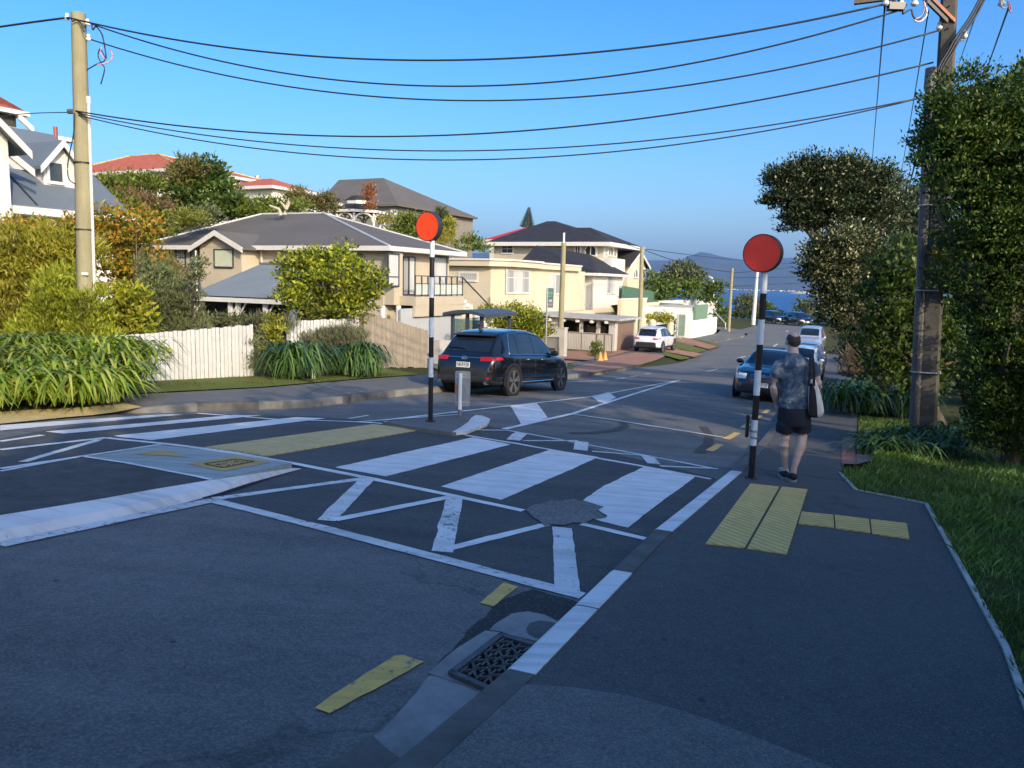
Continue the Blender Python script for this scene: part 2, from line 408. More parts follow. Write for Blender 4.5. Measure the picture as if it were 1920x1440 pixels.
# footpaths -------------------------------------------------------------
def rpath(a): return lerp([(-14,-.75),(3.9,-.68),(5,-.68),(9.3,-.42),(9.55,.30),(10.6,.52),(15.9,.55),(24,.85),(40,1.5),(60,2.6)], a)
RP = [(a, lerp(KR, a)-.168) for a in [-13,0,3,4,6.3,8,9.8,12,16.3,22,30,40,54,60]]
drape_r = [(a, l) for a, l in RP]+[(a, rpath(a)) for a in [60,40,24,15.9,10.6,9.55,9.3,5,3.9,-13]]
struct(drape('footpath', drape_r, .1, asph_new, org=(0,0,0)))
oldp = [gAL(*p, .1) for p in ((990,1286),(1075,1290),(1180,1306),(1300,1340),(1420,1385),(1560,1440))]
struct(drape('old_footpath', [(-12.9, 1.42)]+[(oldp[0][0], lerp(KR, oldp[0][0])-.17)]+oldp[1:]+[(1.9,-.7),(-12.9,-.74)], .104, asph_old, org=(0,0,0)))
# seams across the narrow path
for a in (10.15, 12.3, 14.6, 17.5): struct(drape('path_joint', [(a, rpath(a)+.02), (a+.02, rpath(a)+.02), (a+.05, lerp(KR,a)-.2), (a+.03, lerp(KR,a)-.2)], .103, gapmat))
LPo = [(8.3,12.7),(9.2,11.9),(12,11.7),(16,12.2),(20,12.4),(26,12.8),(32,13.2),(38,14.4),(44,15.4),(50,16.2),(60,16.6),(70,16.2),(78,16.0),(84,17),(90,20),(93,30)]
LPi = [(a, lerp(KL, a)+.162) for a in (5,6.7,8.4,9.5,10.85,14.45,20,24,30,34.5,41.7,50,57.7,68,76,81,86,90,93)]
LPi[-1] = (93, 24)
loffp = lambda a, l: hl(a)+.004
struct(drape('footpath', LPi+LPo[::-1]+[(5,14.2)], loffp, asph_old, org=(0,0,0), extraA=(7.4,7.8,8.2,8.6,9.0)))
# grass verges and drives on the left -----------------------------------
struct(drape('grass_verge', [(8.4,12.75),(9.2,11.95),(12,11.75),(16,12.25),(19,12.4),(20.5,15.6),(15.4,16.6),(11.3,16.8),(8.2,15.5)], lambda a,l: hl(a)+.02, turf, org=(0,0,0), extraA=(9,)))
struct(drape('driveway', [(19.3,12.4),(20.5,12.5),(24,15.5),(27,22.6),(33,22.6),(30,15),(24.5,12.7)], .155, asph_old, org=(0,0,0)))
struct(drape('grass_verge', [(20.7,12.6),(24.0,12.75),(27,14.2),(23.2,14.4)], .168, turf, org=(0,0,0)))
# brick drives
bd = lambda a, l: .135
struct(drape('brick_driveway', [(30.5,13.1),(36,14.0),(37,17.4),(32,16.5)], .145, pave, org=(0,0,0)))
struct(drape('brick_driveway', [(38,14.5),(44,15.5),(50.6,16.4),(50.6,17.8),(46,20.6),(38,18.5)], .145, pave, org=(0,0,0)))
struct(drape('brick_driveway', [(50.6,16.3),(56,16.6),(56,19.5),(50.6,19.5)], .145, pave, org=(0,0,0)))
struct(drape('grass_verge', [(56,16.62),(64,16.6),(64,18.2),(56,19.5)], .15, turf, org=(0,0,0)))
for nm, px, mt, o_ in (('brick_driveway', [(1062,692),(1148,669),(1192,661),(1248,667),(1180,688),(1112,699)], pave, .15), ('brick_driveway', [(1248,655),(1256,652),(1318,664),(1302,670),(1246,659)], pave, .155), ('brick_driveway', [(1262,638),(1284,633),(1346,650),(1330,655)], pave, .155),
    ('grass_verge', [(1250,647),(1262,640),(1326,656),(1308,662),(1258,651)], turf, .16), ('grass_verge', [(1246,660),(1296,671),(1276,675),(1244,666)], turf, .16), ('grass_verge', [(1290,633),(1340,643),(1352,649),(1346,650)], turf, .16), ('grass_verge', [(1060,690),(1068,684),(1078,688),(1075,693)], turf, .17)):
    struct(drape(nm, [gAL(x, y, .14) for x, y in px], o_, mt))
# right verge
struct(drape('grass_verge', [(-13,-.76),(3.9,-.69),(5,-.69),(9.28,-.43),(9.53,.29),(10.75,.51),(10.75,-1.0),(16,-2),(16,-7),(-13,-7)], .105, soil, org=(0,0,0)))
struct(drape('grass_verge', [(13.2,.52),(16,.54),(20,.7),(20,-3),(13.2,-3)], .105, soil, org=(0,0,0)))
struct(drape('brick_edging', [gAL(*p,.1) for p in ((1578,870),(1605,871),(1603,822),(1579,820))], .106, brickpave('pink brick edging', (.26,.12,.10),(.30,.15,.12), 9), org=None))
struct(drape('side_path', [gAL(*p,.1) for p in ((1606,871),(1640,862),(1645,826),(1604,822))], .104, asph_old))
edg = MB()
for p, q in (((9.56,.28),(9.3,-.42)),((9.3,-.42),(5,-.69)),((5,-.69),(3.8,-.69)),((3.8,-.69),(-3,-.76)),((10.75,.53),(9.56,.28))):
    a = Vector(p); b = Vector(q); d = (b-a).normalized(); nn = Vector((-d.y,d.x))*.018
    for u in [a-nn, a+nn, b+nn, b-nn]: pass
    P = [a-nn, a+nn, b+nn, b-nn]
    edg.hexa([K(*u, HAL(*u)+.03) for u in P]+[K(*u, HAL(*u)+.118) for u in P])
struct(edg.build('path_edging', M('pale timber edging', (.42,.40,.36), .8, .3, 6, .3)))

# markings --------------------------------------------------------------
for px in ([(629,876),(887,820),(958,833),(723,893)], [(827,912),(1033,842),(1123,857),(940,937)],
           [(1093,938),(1130,912),(1208,875),(1304,893),(1177,989),(1130,978),(1112,972),(1140,968),(1120,955),(1133,950)],
           [(213,817),(555,782),(612,784),(285,825)], [(85,809),(440,778),(490,779),(120,813)], [(0,797),(300,777),(345,777),(0,807)]):
    dpx('crossing_stripe', px, .009, white)
dpx('tactile_strip', [(383,838),(700,795),(783,806),(500,854)], .016, tac3, skirt=.012)
mk = []
W_ = [((392,938),(1092,1119),.13),((200,822),(981,959),.10),((1090,984),(1210,1012),.10),((370,776),(700,794),.09),((690,792),(1333,899),.08),
 ((400,937),(694,897),.10),((691,897),(612,978),.15),((627,977),(846,933),.09),((853,932),(829,1036),.16),((837,1031),(1025,985),.09),((1054,991),(1064,1113),.17),
 ((0,845),(200,822),.10),((43,867),(187,825),.10),((0,880),(300,835),.09),((0,829),(80,817),.09),
 ((846,807),(954,808),.07),((954,808),(1342,880),.07),((978,812),(962,826),.2),((1091,829),(1088,845),.2),((1214,856),(1226,871),.18),
 ((981,827),(1083,827),.07),((1110,847),(1208,855),.07),((1237,875),(1346,880),.07),
 ((720,789),(955,762),.09),((955,762),(1110,744),.09),((1110,744),(1275,713),.10),((720,791),(846,810),.07),((945,806),(1072,777),.10),((1072,777),(1180,742),.10),((1180,742),(1275,713),.10),
 ((1072,777),(1362,822),.10),((1064,717),(1141,714),.09),((1154,711),(1172,709),.09),((1181,707),(1196,705),.09),((1210,702),(1220,701),.09),
 ((1325,697),(1346,692),.1),((1383,672),(1398,668),.1),((1450,650),(1458,645),.12),((1474,622),(1478,620),.15),((655,786),(690,780),.08),
 ((0,1024),(400,939),.12),((670,792),(860,778),.07)]
for i, (p, q, w) in enumerate(W_):
    mk.append(drape('road_line', seg(p, q, w), .008+.0012*(i%4)+(.002 if i > 22 else 0), white_worn if w > .12 or i % 5 == 0 else white, org=(0,0,0)))
for px in ([(957,762),(1006,756),(1027,784),(1000,792),(977,796)], [(1110,744),(1141,736),(1155,746),(1135,756),(1122,754)]):
    mk.append(drape('road_line', [gAL(*p) for p in px], .0095, white, org=(0,0,0)))
for o in mk: struct(o)
for p, q, w, m_ in (((1330,846),(1350,834),.12,yellow),((1362,824),(1383,812),.12,yellow),((1393,803),(1404,795),.12,yellow),((1412,788),(1426,779),.12,yellow),((1432,775),(1443,768),.12,yellow),
                ):
    struct(drape('yellow_line', seg(p, q, w), .008, m_))
dpx('yellow_line', [(900,1130),(945,1092),(972,1100),(925,1137)], .008, yellow)
dpx('yellow_line', [(740,1229),(758,1228),(795,1240),(700,1294),(618,1337),(590,1327),(640,1292)], .008, yellow)
skid = asphalt('tyre darkened asphalt', (.062,.06,.058), .5, 90)
for ch in ([(1168,791),(1172,800),(1150,808),(1112,812),(1070,813)], [(1318,800),(1330,815),(1328,832),(1310,850)]):
    for p, q in zip(ch, ch[1:]): struct(drape('skid_mark', seg(p, q, .16), .006, skid))
# scuffed patch where a stripe was ground off, skid arcs
def ragged(cx, cy, rx, ry, n=46, am=.3, seed=3):
    r = random.Random(seed); out = []
    for i in range(n):
        t = 2*math.pi*i/n; k = 1+am*(r.random()-.5)*2
        out.append((cx+rx*k*math.cos(t), cy+ry*k*math.sin(t)))
    return out
grind = asphalt('ground off asphalt', (.17,.165,.16), .55, 60, .35, .9, .2)
dpx('ground_off_patch', [(985,955),(1000,946),(1018,944),(1035,938),(1055,939),(1075,935),(1095,940),(1110,943),(1132,950),(1118,957),(1128,963),(1138,970),(1110,973),(1098,981),(1075,979),(1060,984),(1035,983),(1022,986),(1010,975),(1000,970)], .0145, grind)
# drain -----------------------------------------------------------------
dpx('gutter_patch', [(806,1258),(835,1228),(890,1170),(930,1130),(1000,1104),(1075,1125),(1092,1135),(1022,1215),(1000,1215)], .004, asph_patch)
dpx('gutter_channel', [(806,1266),(850,1272),(918,1300),(862,1352),(787,1413),(760,1432),(700,1380),(716,1370)], .006, conc)
dpx('gutter_channel', [(700,1381),(758,1433),(745,1445),(560,1480),(600,1440)], .006, conc_dark)
dpx('drain_surround', [(803,1262),(848,1222),(910,1182),(935,1185),(1016,1207),(1010,1212),(939,1192),(848,1262),(922,1296),(916,1302)], .0085, conc)
dpx('drain_surround', [(918,1181),(935,1165),(960,1150),(990,1146),(1020,1152),(1052,1168),(1045,1180),(1018,1206),(938,1184)], .0085, conc)
dpx('drain_lid', [(987,1178),(993,1168),(1012,1163),(1035,1166),(1050,1172),(1040,1186),(1025,1199),(1005,1195),(990,1188)], .012, M('cast iron lid', (.06,.06,.062), .6, .3, 20, .5, 60))
# ---------------------------------------------------------------- light, sky, camera
SUN_EL = math.radians(24); SDX, SDY = .50, -.86         # horizontal direction towards the sun
w = bpy.data.worlds.new('World'); SC.world = w; w.use_nodes = True
wn = w.node_tree; bg = wn.nodes['Background']
sky = wn.nodes.new('ShaderNodeTexSky'); sky.sky_type = 'NISHITA'; sky.sun_disc = False
sky.sun_elevation = SUN_EL; sky.sun_rotation = math.atan2(SDX, SDY)
sky.altitude = 60; sky.air_density = 1.0; sky.dust_density = 3.7; sky.ozone_density = 4.6
hs = wn.nodes.new('ShaderNodeHueSaturation'); hs.inputs['Saturation'].default_value = 1.3; hs.inputs['Hue'].default_value = .503
wn.links.new(sky.outputs[0], hs.inputs['Color']); wn.links.new(hs.outputs[0], bg.inputs['Color']); bg.inputs['Strength'].default_value = .128
sl = bpy.data.lights.new('sun', 'SUN'); sl.energy = 2.0; sl.angle = math.radians(.53); sl.color = (1, .84, .60)
so = bpy.data.objects.new('sun', sl); COL.objects.link(so)
hn = math.hypot(SDX, SDY)
sdir = Vector((-SDX/hn*math.cos(SUN_EL), -SDY/hn*math.cos(SUN_EL), -math.sin(SUN_EL)))
so.rotation_euler = sdir.to_track_quat('-Z', 'Y').to_euler(); so.location = (20, -40, 30)
SC.view_settings.view_transform = 'Standard'; SC.view_settings.look = 'None'
SC.view_settings.exposure = 1.22; SC.view_settings.gamma = 1
cd = bpy.data.cameras.new('camera'); cam = bpy.data.objects.new('camera', cd); COL.objects.link(cam)
cd.sensor_width = 36; cd.lens = 36*F/1920; cd.clip_start = .05; cd.clip_end = 60000
cam.matrix_world = Matrix.Translation((0,0,CAM)) @ Matrix.Rotation(math.pi/2-PITCH, 4, 'X') @ Matrix.Rotation(ROLL, 4, 'Z')
SC.camera = cam
SC.cycles.max_bounces = 6; SC.cycles.volume_bounces = 0; SC.cycles.transparent_max_bounces = 12
# ---------------------------------------------------------------- sea and far hills
SEA = -42.0
m, n, b = nt('sea water tinted as sky reflection')
n.links.new(ramp(n, noise(n, .0012, 4, .6, mapped(n, (1,4,1))), (.35,(.012,.075,.20)), (.65,(.02,.105,.26))), b.inputs['Base Color'])  # base blue stands in for the high sky reflected by the waves
b.inputs['Roughness'].default_value = .55; b.inputs['Specular IOR Level'].default_value = .25
bumpn(n, b, noise(n, .25, 4), .5, .6)
s = MB()
for i in range(8):
    x0, x1 = -12000+3000*i, -9000+3000*i
    s.poly([(x0,150,SEA),(x1,150,SEA),(x1,16000,SEA),(x0,16000,SEA)])
struct(s.build('sea', m, org=(0,0,SEA)))
m, n, b = nt('far hill bush')
f = noise(n, .0035, 6, .65)
n.links.new(ramp(n, f, (.3,(.018,.028,.018)), (.55,(.036,.042,.024)), (.75,(.07,.066,.036))), b.inputs['Base Color'])
b.inputs['Roughness'].default_value = .95
ridge = [(-1500,430),(900,474),(1000,470),(1080,478),(1150,486),(1205,487),(1240,488),(1272,486),(1290,475),(1305,471),(1320,474),(1340,480),(1365,484),(1392,487),(1440,484),(1475,482),(1510,482),(1560,486),(1640,480),(1720,490),(1900,478),(2100,490),(2600,500)]
def rz(px):
    y = lerp(ridge, px); return y
rr = random.Random(5)
hm = MB(); cols = 150; rows_ = 34
from mathutils import noise as mn
for i in range(cols+1):
    px = -300+2700*i/cols
    top = at(px, lerp(ridge, px), 11500).z
    X = (px-960)/F
    for j in range(rows_+1):
        t = j/rows_; Y = 8200+3300*t+2500*max(0,t-1)
        nz = mn.fractal(Vector((X*8, Y/1500, 0)), .9, 2.1, 5)+.6*mn.ridged_multi_fractal(Vector((X*14, Y/2600, 3)), .8, 2, 5, 1, 2)-.6
        z = SEA-4+(top-SEA)*(t**.8)*(1+.30*nz*(1-t)*min(1,t*6))
        hm.v.append((X*Y/math.cos(0), Y, z))
for i in range(cols):
    for j in range(rows_):
        a = i*(rows_+1)+j; hm.f.append((a, a+rows_+1, a+rows_+2, a+1)); hm.m.append(0)
struct(hm.build('hills', m, smooth=True, org=(0,9000,0)))
# small island and the pale town along the far shore
isl = MB(); 
ic = at(1505, 549, 6200)
for i in range(13):
    for j in range(5):
        u = i/12*2-1; v = j/4*2-1
        h = max(0, 1-u*u)*max(0, 1-v*v)*(22+9*math.sin(i*2.1))
        isl.v.append((ic.x+u*110, ic.y+v*60, SEA-2+h))
for i in range(12):
    for j in range(4):
        a = i*5+j; isl.f.append((a, a+5, a+6, a+1)); isl.m.append(0)
struct(isl.build('island', M('island rock', (.42,.34,.24), .9, .35, .05)))
tw = MB()
for k in range(70):
    px = 1338+rr.random()*190; q = at(px, 546, 8230); h = 5+rr.random()*9; ww = 7+rr.random()*14
    tw.box(q.x-ww, q.x+ww, q.y, q.y+12, SEA-2, SEA+h+rr.random()*4)
tag(tw.build('far_town', M('far town walls', (.6,.58,.54), .8, .2, .02)), 'pale strip of tiny waterfront buildings along the far shore', 'town', kind='stuff')
# air
hz = MB(); hz.box(-13000, 13000, -400, 15900, -60, 900)
m = bpy.data.materials.new('haze air'); m.use_nodes = True; n = m.node_tree; n.nodes.remove(n.nodes['Principled BSDF'])
v = n.nodes.new('ShaderNodeVolumePrincipled'); v.inputs['Color'].default_value = (.26,.50,1.0,1); v.inputs['Density'].default_value = 4.5e-5
v.inputs['Anisotropy'].default_value = .0
n.links.new(v.outputs[0], n.nodes['Material Output'].inputs['Volume'])
tag(hz.build('haze', m, org=(0,0,0)), kind='stuff')
# ================================================================ BUILDINGS
cream = M('cream render', (.56,.48,.34), .8, .06, .8, .15, 50)
beige = M('beige plaster', (.46,.395,.29), .85, .07, .8, .2, 60)
beige_b = M('beige lap boards', (.48,.42,.31), .75, .06, 1, boards=.17)
cream_b = M('cream lap boards', (.55,.48,.35), .75, .06, 1, boards=.17)
white_b = M('white lap boards', (.60,.57,.52), .7, .05, 1, boards=.17)
trim = M('white painted trim', (.60,.58,.54), .55, .06, 3)
grey_roof = M('dark grey steel roof', (.125,.112,.098), .7, .1, .4, spec=.2)
black_roof = M('black roof tiles', (.032,.032,.035), .75, .25, 1.5, spec=.25)
blue_roof = M('blue grey steel roof', (.125,.15,.175), .6, .1, .5, spec=.3)
cap = M('pale ridge flashing', (.50,.50,.48), .5, .08)
red_roof = M('orange red tiles', (.42,.10,.045), .75, .35, 3.5, .5, 20)
red_flat = M('bright red roof', (.45,.03,.03), .6, .1)
alu = M('dark window frame', (.055,.058,.062), .4, .1)
glass = glass_dark('window glass', (.04,.05,.06))
conc_w = M('pale block wall', (.45,.42,.37), .85, .1, 1.2, .3, 40)
ply = M('dark shingles', (.045,.042,.04), .85, .3, 5)
def curtain():
    m, n, b = nt('glass with white curtain behind')
    wv = n.nodes.new('ShaderNodeTexWave'); wv.inputs['Scale'].default_value = 2.2; wv.inputs['Distortion'].default_value = 1.5
    n.links.new(mapped(n, (1,1,.08), (0,0,.4)), wv.inputs['Vector'])
    n.links.new(ramp(n, wv.outputs['Fac'], (.1,(.30,.30,.29)), (.8,(.52,.51,.48))), b.inputs['Base Color'])
    b.inputs['Roughness'].default_value = .12; b.inputs['Specular IOR Level'].default_value = .6; return m
curt = curtain()
def pbox(m, plane, val, u0, u1, z0, z1, d0, d1, mi=0):
    u0, u1 = min(u0,u1), max(u0,u1)
    if plane == 'L': m.bal(u0, u1, val-d1, val-d0, z0, z1, mi)
    else: m.bal(val-d1, val-d0, u0, u1, z0, z1, mi)
def rect(plane, val, x0, y0, x1, y1):
    f = pL if plane == 'L' else pA
    a, za = f(x0, y0, val); b, zb = f(x1, y1, val); return a, b, zb, za
def window(par, plane, val, px, nx=1, ny=1, fm=trim, gm=glass, fw=.07, sill=True, name='window', out=.05, split=None):
    u0, u1, z0, z1 = rect(plane, val, *px) if len(px) == 4 else px[:4]
    u0, u1 = min(u0,u1), max(u0,u1)
    m = MB()
    pbox(m, plane, val, u0-fw, u0, z0-fw, z1+fw, 0, out); pbox(m, plane, val, u1, u1+fw, z0-fw, z1+fw, 0, out)
    pbox(m, plane, val, u0, u1, z1, z1+fw, 0, out); pbox(m, plane, val, u0, u1, z0-fw, z0, 0, out+(.04 if sill else 0))
    for i in range(1, nx): u = u0+(u1-u0)*i/nx; pbox(m, plane, val, u-.025, u+.025, z0, z1, 0, out-.01)
    for i in range(1, ny):
        z = z0+(z1-z0)*(split if split else i/ny); pbox(m, plane, val, u0, u1, z-.025, z+.025, 0, out-.006)
    o = m.build(name, fm, par)
    p = MB(); pbox(p, plane, val, u0+.002, u1-.002, z0+.002, z1-.002, .004, .02); q = p.build('pane', gm, o); q.location = (0,0,0)
    return o
def fix(par): pass
def hip(par, A0, A1, L0, L1, z, r0, r1, mat, fas=trim, fh=.2, caps=True, along='L', name='roof'):
    c = lambda a, l: K(a, l, z)
    c00, c10, c11, c01 = c(A0,L0), c(A1,L0), c(A1,L1), c(A0,L1); R0, R1 = K(*r0), K(*r1)
    m = MB()
    if along == 'L':
        m.poly((c00, R0, R1, c01)).poly((c10, c11, R1, R0)).poly((c00, c10, R0)).poly((c01, R1, c11))
        hips = ((c00,R0),(c10,R0),(c01,R1),(c11,R1),(R0,R1))
    else:
        m.poly((c00, c10, R1, R0)).poly((c01, R0, R1, c11)).poly((c00, R0, c01)).poly((c10, c11, R1))
        hips = ((c00,R0),(c01,R0),(c10,R1),(c11,R1),(R0,R1))
    m.poly((c00, c01, c11, c10))
    if caps:
        for a, b in hips: m.tube([a+Vector((0,0,.01)), b+Vector((0,0,.02))], .07, 6, 1)
    o = m.build(name, [mat, cap if caps is True else caps or mat], par)
    g = MB(); t = .05
    g.bal(A0-t, A0, L0-t, L1+t, z-fh, z+.03).bal(A1, A1+t, L0-t, L1+t, z-fh, z+.03).bal(A0, A1, L0-t, L0, z-fh, z+.03).bal(A0, A1, L1, L1+t, z-fh, z+.03)
    g.bal(A0+.002, A1-.002, L0+.002, L1-.002, z-fh, z-fh+.05)
    q = g.build('gutter', fas, o); q.location = (0,0,0); LOC[q.name] = LOC[par.name]
    return o
def gable(par, plane, v0, v1, u0, u1, ze, zp, mat, fas, wallm, ov=.35, name='gable'):
    """gable whose wall lies on plane at v0, ridge runs back to v1; u0..u1 is the wall width"""
    f = (lambda u, v, z: K(u, v, z)) if plane == 'L' else (lambda u, v, z: K(v, u, z))
    um = (u0+u1)/2; m = MB()
    k = (zp-ze)/(um-u0)
    e0, e1 = u0-ov, u1+ov; zo = ze-k*ov
    for (ua, ub) in ((e0, um), (e1, um)):
        P = [f(ua, v0-ov, zo), f(ub, v0-ov, zp), f(ub, v1, zp), f(ua, v1, zo)]
        m.prism(P, (0,0,.1))
    o = m.build('roof', mat, par)
    b = MB()
    for (ua, ub) in ((e0, um), (e1, um)):
        P = [f(ua, v0-ov-.01, zo-.16), f(ub, v0-ov-.01, zp-.16), f(ub, v0-ov-.01, zp+.12), f(ua, v0-ov-.01, zo+.12)]
        d = f(0, v0-.05, 0)-f(0, v0, 0); b.prism(P, d)
    q = b.build('bargeboard', fas, o); LOC[q.name] = LOC[par.name]
    w = MB(); w.prism([f(u0, v0, ze), f(u1, v0, ze), f(um, v0, zp-.02)], f(0, v0+.1, 0)-f(0, v0, 0))
    w.build('gable_wall', wallm, par)
    return o
# every child mesh is stored relative to its root, sub-parts share that origin
def house(name, label, cat, A, L, group=None):
    return thing(name, label, cat, K(A, L, HAL(A, L)), group)
_ob = MB.build
def build2(s, name, mats, parent=None, **k):
    o = _ob(s, name, mats, parent, **k)
    if parent is not None: LOC[o.name] = LOC[parent.name]
    return o
MB.build = build2

# ---- beige house with balcony ----
L1 = 23.0
h = house('house', 'beige plaster house with grey hipped steel roof and a glass balcony over its garage', 'house', 36, 25)
Ac = pL(719, 560, L1)[0]; zE = pL(719, 463, L1)[1]; Ae = pL(842, 500, L1)[0]; zg = HAL(34, 23)-.4
r0 = pA(605, 400, 38.5); r1 = pA(490, 402, 38.5); Lw = pA(272, 455, Ac)[0]
A1 = pL(868, 470, L1-.55)[0]
MB().bal(Ac, max(Ae, A1-.6), L1, Lw-.5, zg, zE-.12).build('wall', beige, h)
hip(h, Ac-.55, A1, L1-.75, Lw, zE, (38.5, *r0), (38.5, *r1), grey_roof)
zb0 = pL(735, 572, L1-.6)[1]; Ab = pL(755, 520, L1-.6)[0]
MB().bal(Ac+.05, Ab, L1-.6, L1+.1, zb0, zE-.12).build('bay_wall', beige, h)
window(h, 'L', L1-.6, (728,477,746,535), 1, 2, alu, curt, split=.28)
window(h, 'L', L1, (756,483,764,551), 1, 1, alu, curt, name='door'); window(h, 'L', L1, (767,483,776,551), 1, 1, alu, curt, name='door')
window(h, 'L', L1, (810,482,836,536), 1, 1, alu, curt)
blind = M('timber blind behind glass', (.36,.22,.12), .3, .2, 1, boards=.06)
window(h, 'A', Ac, (650,478,678,505), 2, 1, alu, blind); window(h, 'A', Ac, (553,475,600,520), 3, 1, alu, blind)
for x in ((331,467,348,500),(359,467,376,500)): window(h, 'A', Ac, x, 1, 2, alu, curt)
# gabled porch wing on the side
g0, zg0 = pA(455, 462, Ac-1.2); g1, _ = pA(372, 462, Ac-1.2); zp = pA(398, 437, Ac-1.2)[1]
gm = (g0+g1)/2
MB().bal(Ac-1.2, Ac+.1, g0+.1, g1-.1, zg, zE-.1).build('wing_wall', beige, h)
gable(h, 'A', Ac-1.2, Ac+2.6, g0, g1, zE-.08, zp, grey_roof, trim, beige)
window(h, 'A', Ac-1.2, (403,469,437,500), 1, 1, alu, M('pale green blind', (.50,.53,.40), .2, .05))
for px, a_ in ((367, Ac-1.32), (490, Ac-.12)):
    l, z = pA(px, 470, a_); dp = MB(); dp.tube([K(a_, l, zE-.25), K(a_, l, zg)], .05, 8); dp.build('downpipe', trim, h)
# balcony
zD = pL(800, 556, L1-1.6)[1]; Ad = pL(870, 556, L1-1.6)[0]
MB().bal(Ab-.3, Ad, L1-1.6, L1-.002, zD-.45, zD).bal(Ab-.3, Ad, L1-1.58, L1-1.42, zD-1.0, zD-.452).build('deck', beige, h)
rl = MB(); gp_ = MB(); zr = zD+1.0; n_ = 9
for i in range(n_):
    a = Ab-.25+(Ad-Ab+.2)*i/(n_-1); rl.bal(a-.03, a+.03, L1-1.55, L1-1.49, zD, zr)
rl.bal(Ab-.25, Ad-.05, L1-1.56, L1-1.48, zr, zr+.05).bal(Ab-.25, Ad-.05, L1-1.55, L1-1.49, zD+.05, zD+.09).bal(Ab-.25, Ad-.05, L1-1.55, L1-1.49, zD+.62, zD+.66)
rl.bal(Ad-.1, Ad-.04, L1-1.55, L1, zr, zr+.05)
for l in (L1-.8, L1-.05): rl.bal(Ad-.1, Ad-.04, l-.05, l, zD, zr)
st0 = K(Ad-.05, L1-1.5, zr+.02); st1 = K(Ad+3.4, L1-1.5, zD-1.7+1.0); rl.tube([st0, st1], .045, 6)
o = rl.build('balustrade', alu, h)
mg = M('green tinted balcony glass', (.50,.53,.46), .1, .05)
gp_.bal(Ab-.2, Ad-.1, L1-1.525, L1-1.515, zD+.1, zD+.61); gp_.build('glass_panel', mg, o)
# stair flight
sf = MB()
for i in range(9): sf.bal(Ad+i*.36, Ad+i*.36+.4, L1-1.55, L1-.5, zD-.2*(i+1)-.22, zD-.2*(i+1))
sf.build('stairs', trim, h)
u0, u1, z0, z1 = rect('L', L1-1.4, 752, 579, 862, 650)
m = MB(); m.bal(u0, u1, L1-1.40, L1-1.30, zg, z1); m.build('garage_door', M('pale grey garage door', (.40,.41,.41), .5, .05, 1), h)
MB().bal(u1, u1+1.2, L1-1.5, L1-.002, zg, zD-.455).build('pier', cream, h)
for px in (717, 747):
    a = pL(px, 580, L1-1.1)[0]; m = MB(); m.tube([K(a, L1-1.1, zg), K(a, L1-1.1, zb0+.0)], .13, 12); m.build('column', trim, h)
# dish
dd = K(*[Ac+2, pA(374, 410, Ac+2)[0]], pA(374, 410, Ac+2)[1]); dm = MB()
T = lambda v: dd+Matrix.Rotation(math.radians(60), 3, 'Y') @ Vector(v)
dm.lathe([(.0,.0),(.25,.05),(.42,.15),(.43,.15),(.25,.07),(0,.02)], T, 14).tube([dd+Vector((0,0,-.7)), dd], .03, 6)
dm.build('satellite_dish', M('grey dish', (.3,.3,.3), .5), h)

# ---- carport ----
cp = house('carport', 'open carport with blue grey steel roof behind the white picket fence', 'carport', 21, 20)
A0 = 22.0; A2 = 26.0; la, ze = pA(352, 556, A0); lb, ze2 = pA(556, 559, A0); _, zr_ = pA(440, 495, A2)
ze = (ze+ze2)/2; m = MB()
nseg = 60
for i in range(nseg):
    l0 = lb+(la-lb)*i/nseg; l1 = lb+(la-lb)*(i+.5)/nseg; l2 = lb+(la-lb)*(i+1)/nseg
    for (p, q, d0, d1) in ((l0,l1,0,.03),(l1,l2,.03,0)):
        m.poly((K(A0,p,ze+d0), K(A0,q,ze+d1), K(A2,q,zr_+d1), K(A2,p,zr_+d0)))
o = m.build('roof', blue_roof, cp)
MB().bal(A0-.08, A0, lb, la, ze-.2, ze-.03).build('gutter', trim, o)
MB().bal(A2-.1, A2+.12, lb, la, zr_+.01, zr_+.09).build('ridge_cap', blue_roof, o)
gz = HAL(22, 20)
for i, f_ in enumerate((.06, .30, .55, .62, .97)):
    l = lb+(la-lb)*f_; m = MB(); m.bal(A0+.1, A0+.24, l-.07, l+.07, gz-.3, ze-.06)
    m.tube([K(A0+.17, l-.5, ze-.12), K(A0+.17, l-.05, ze-.7)], .035, 6); m.build('post', trim, cp)
pal = M('dark stained palings', (.05,.045,.04), .9, .3, 3, .3, 20, streak=9)
MB().bal(A2-.3, A2-.2, lb+.6, la, gz-.3, zr_-.1).bal(A0+.3, A2-.3, la-.05, la, gz-.3, ze).build('back_wall', pal, cp)

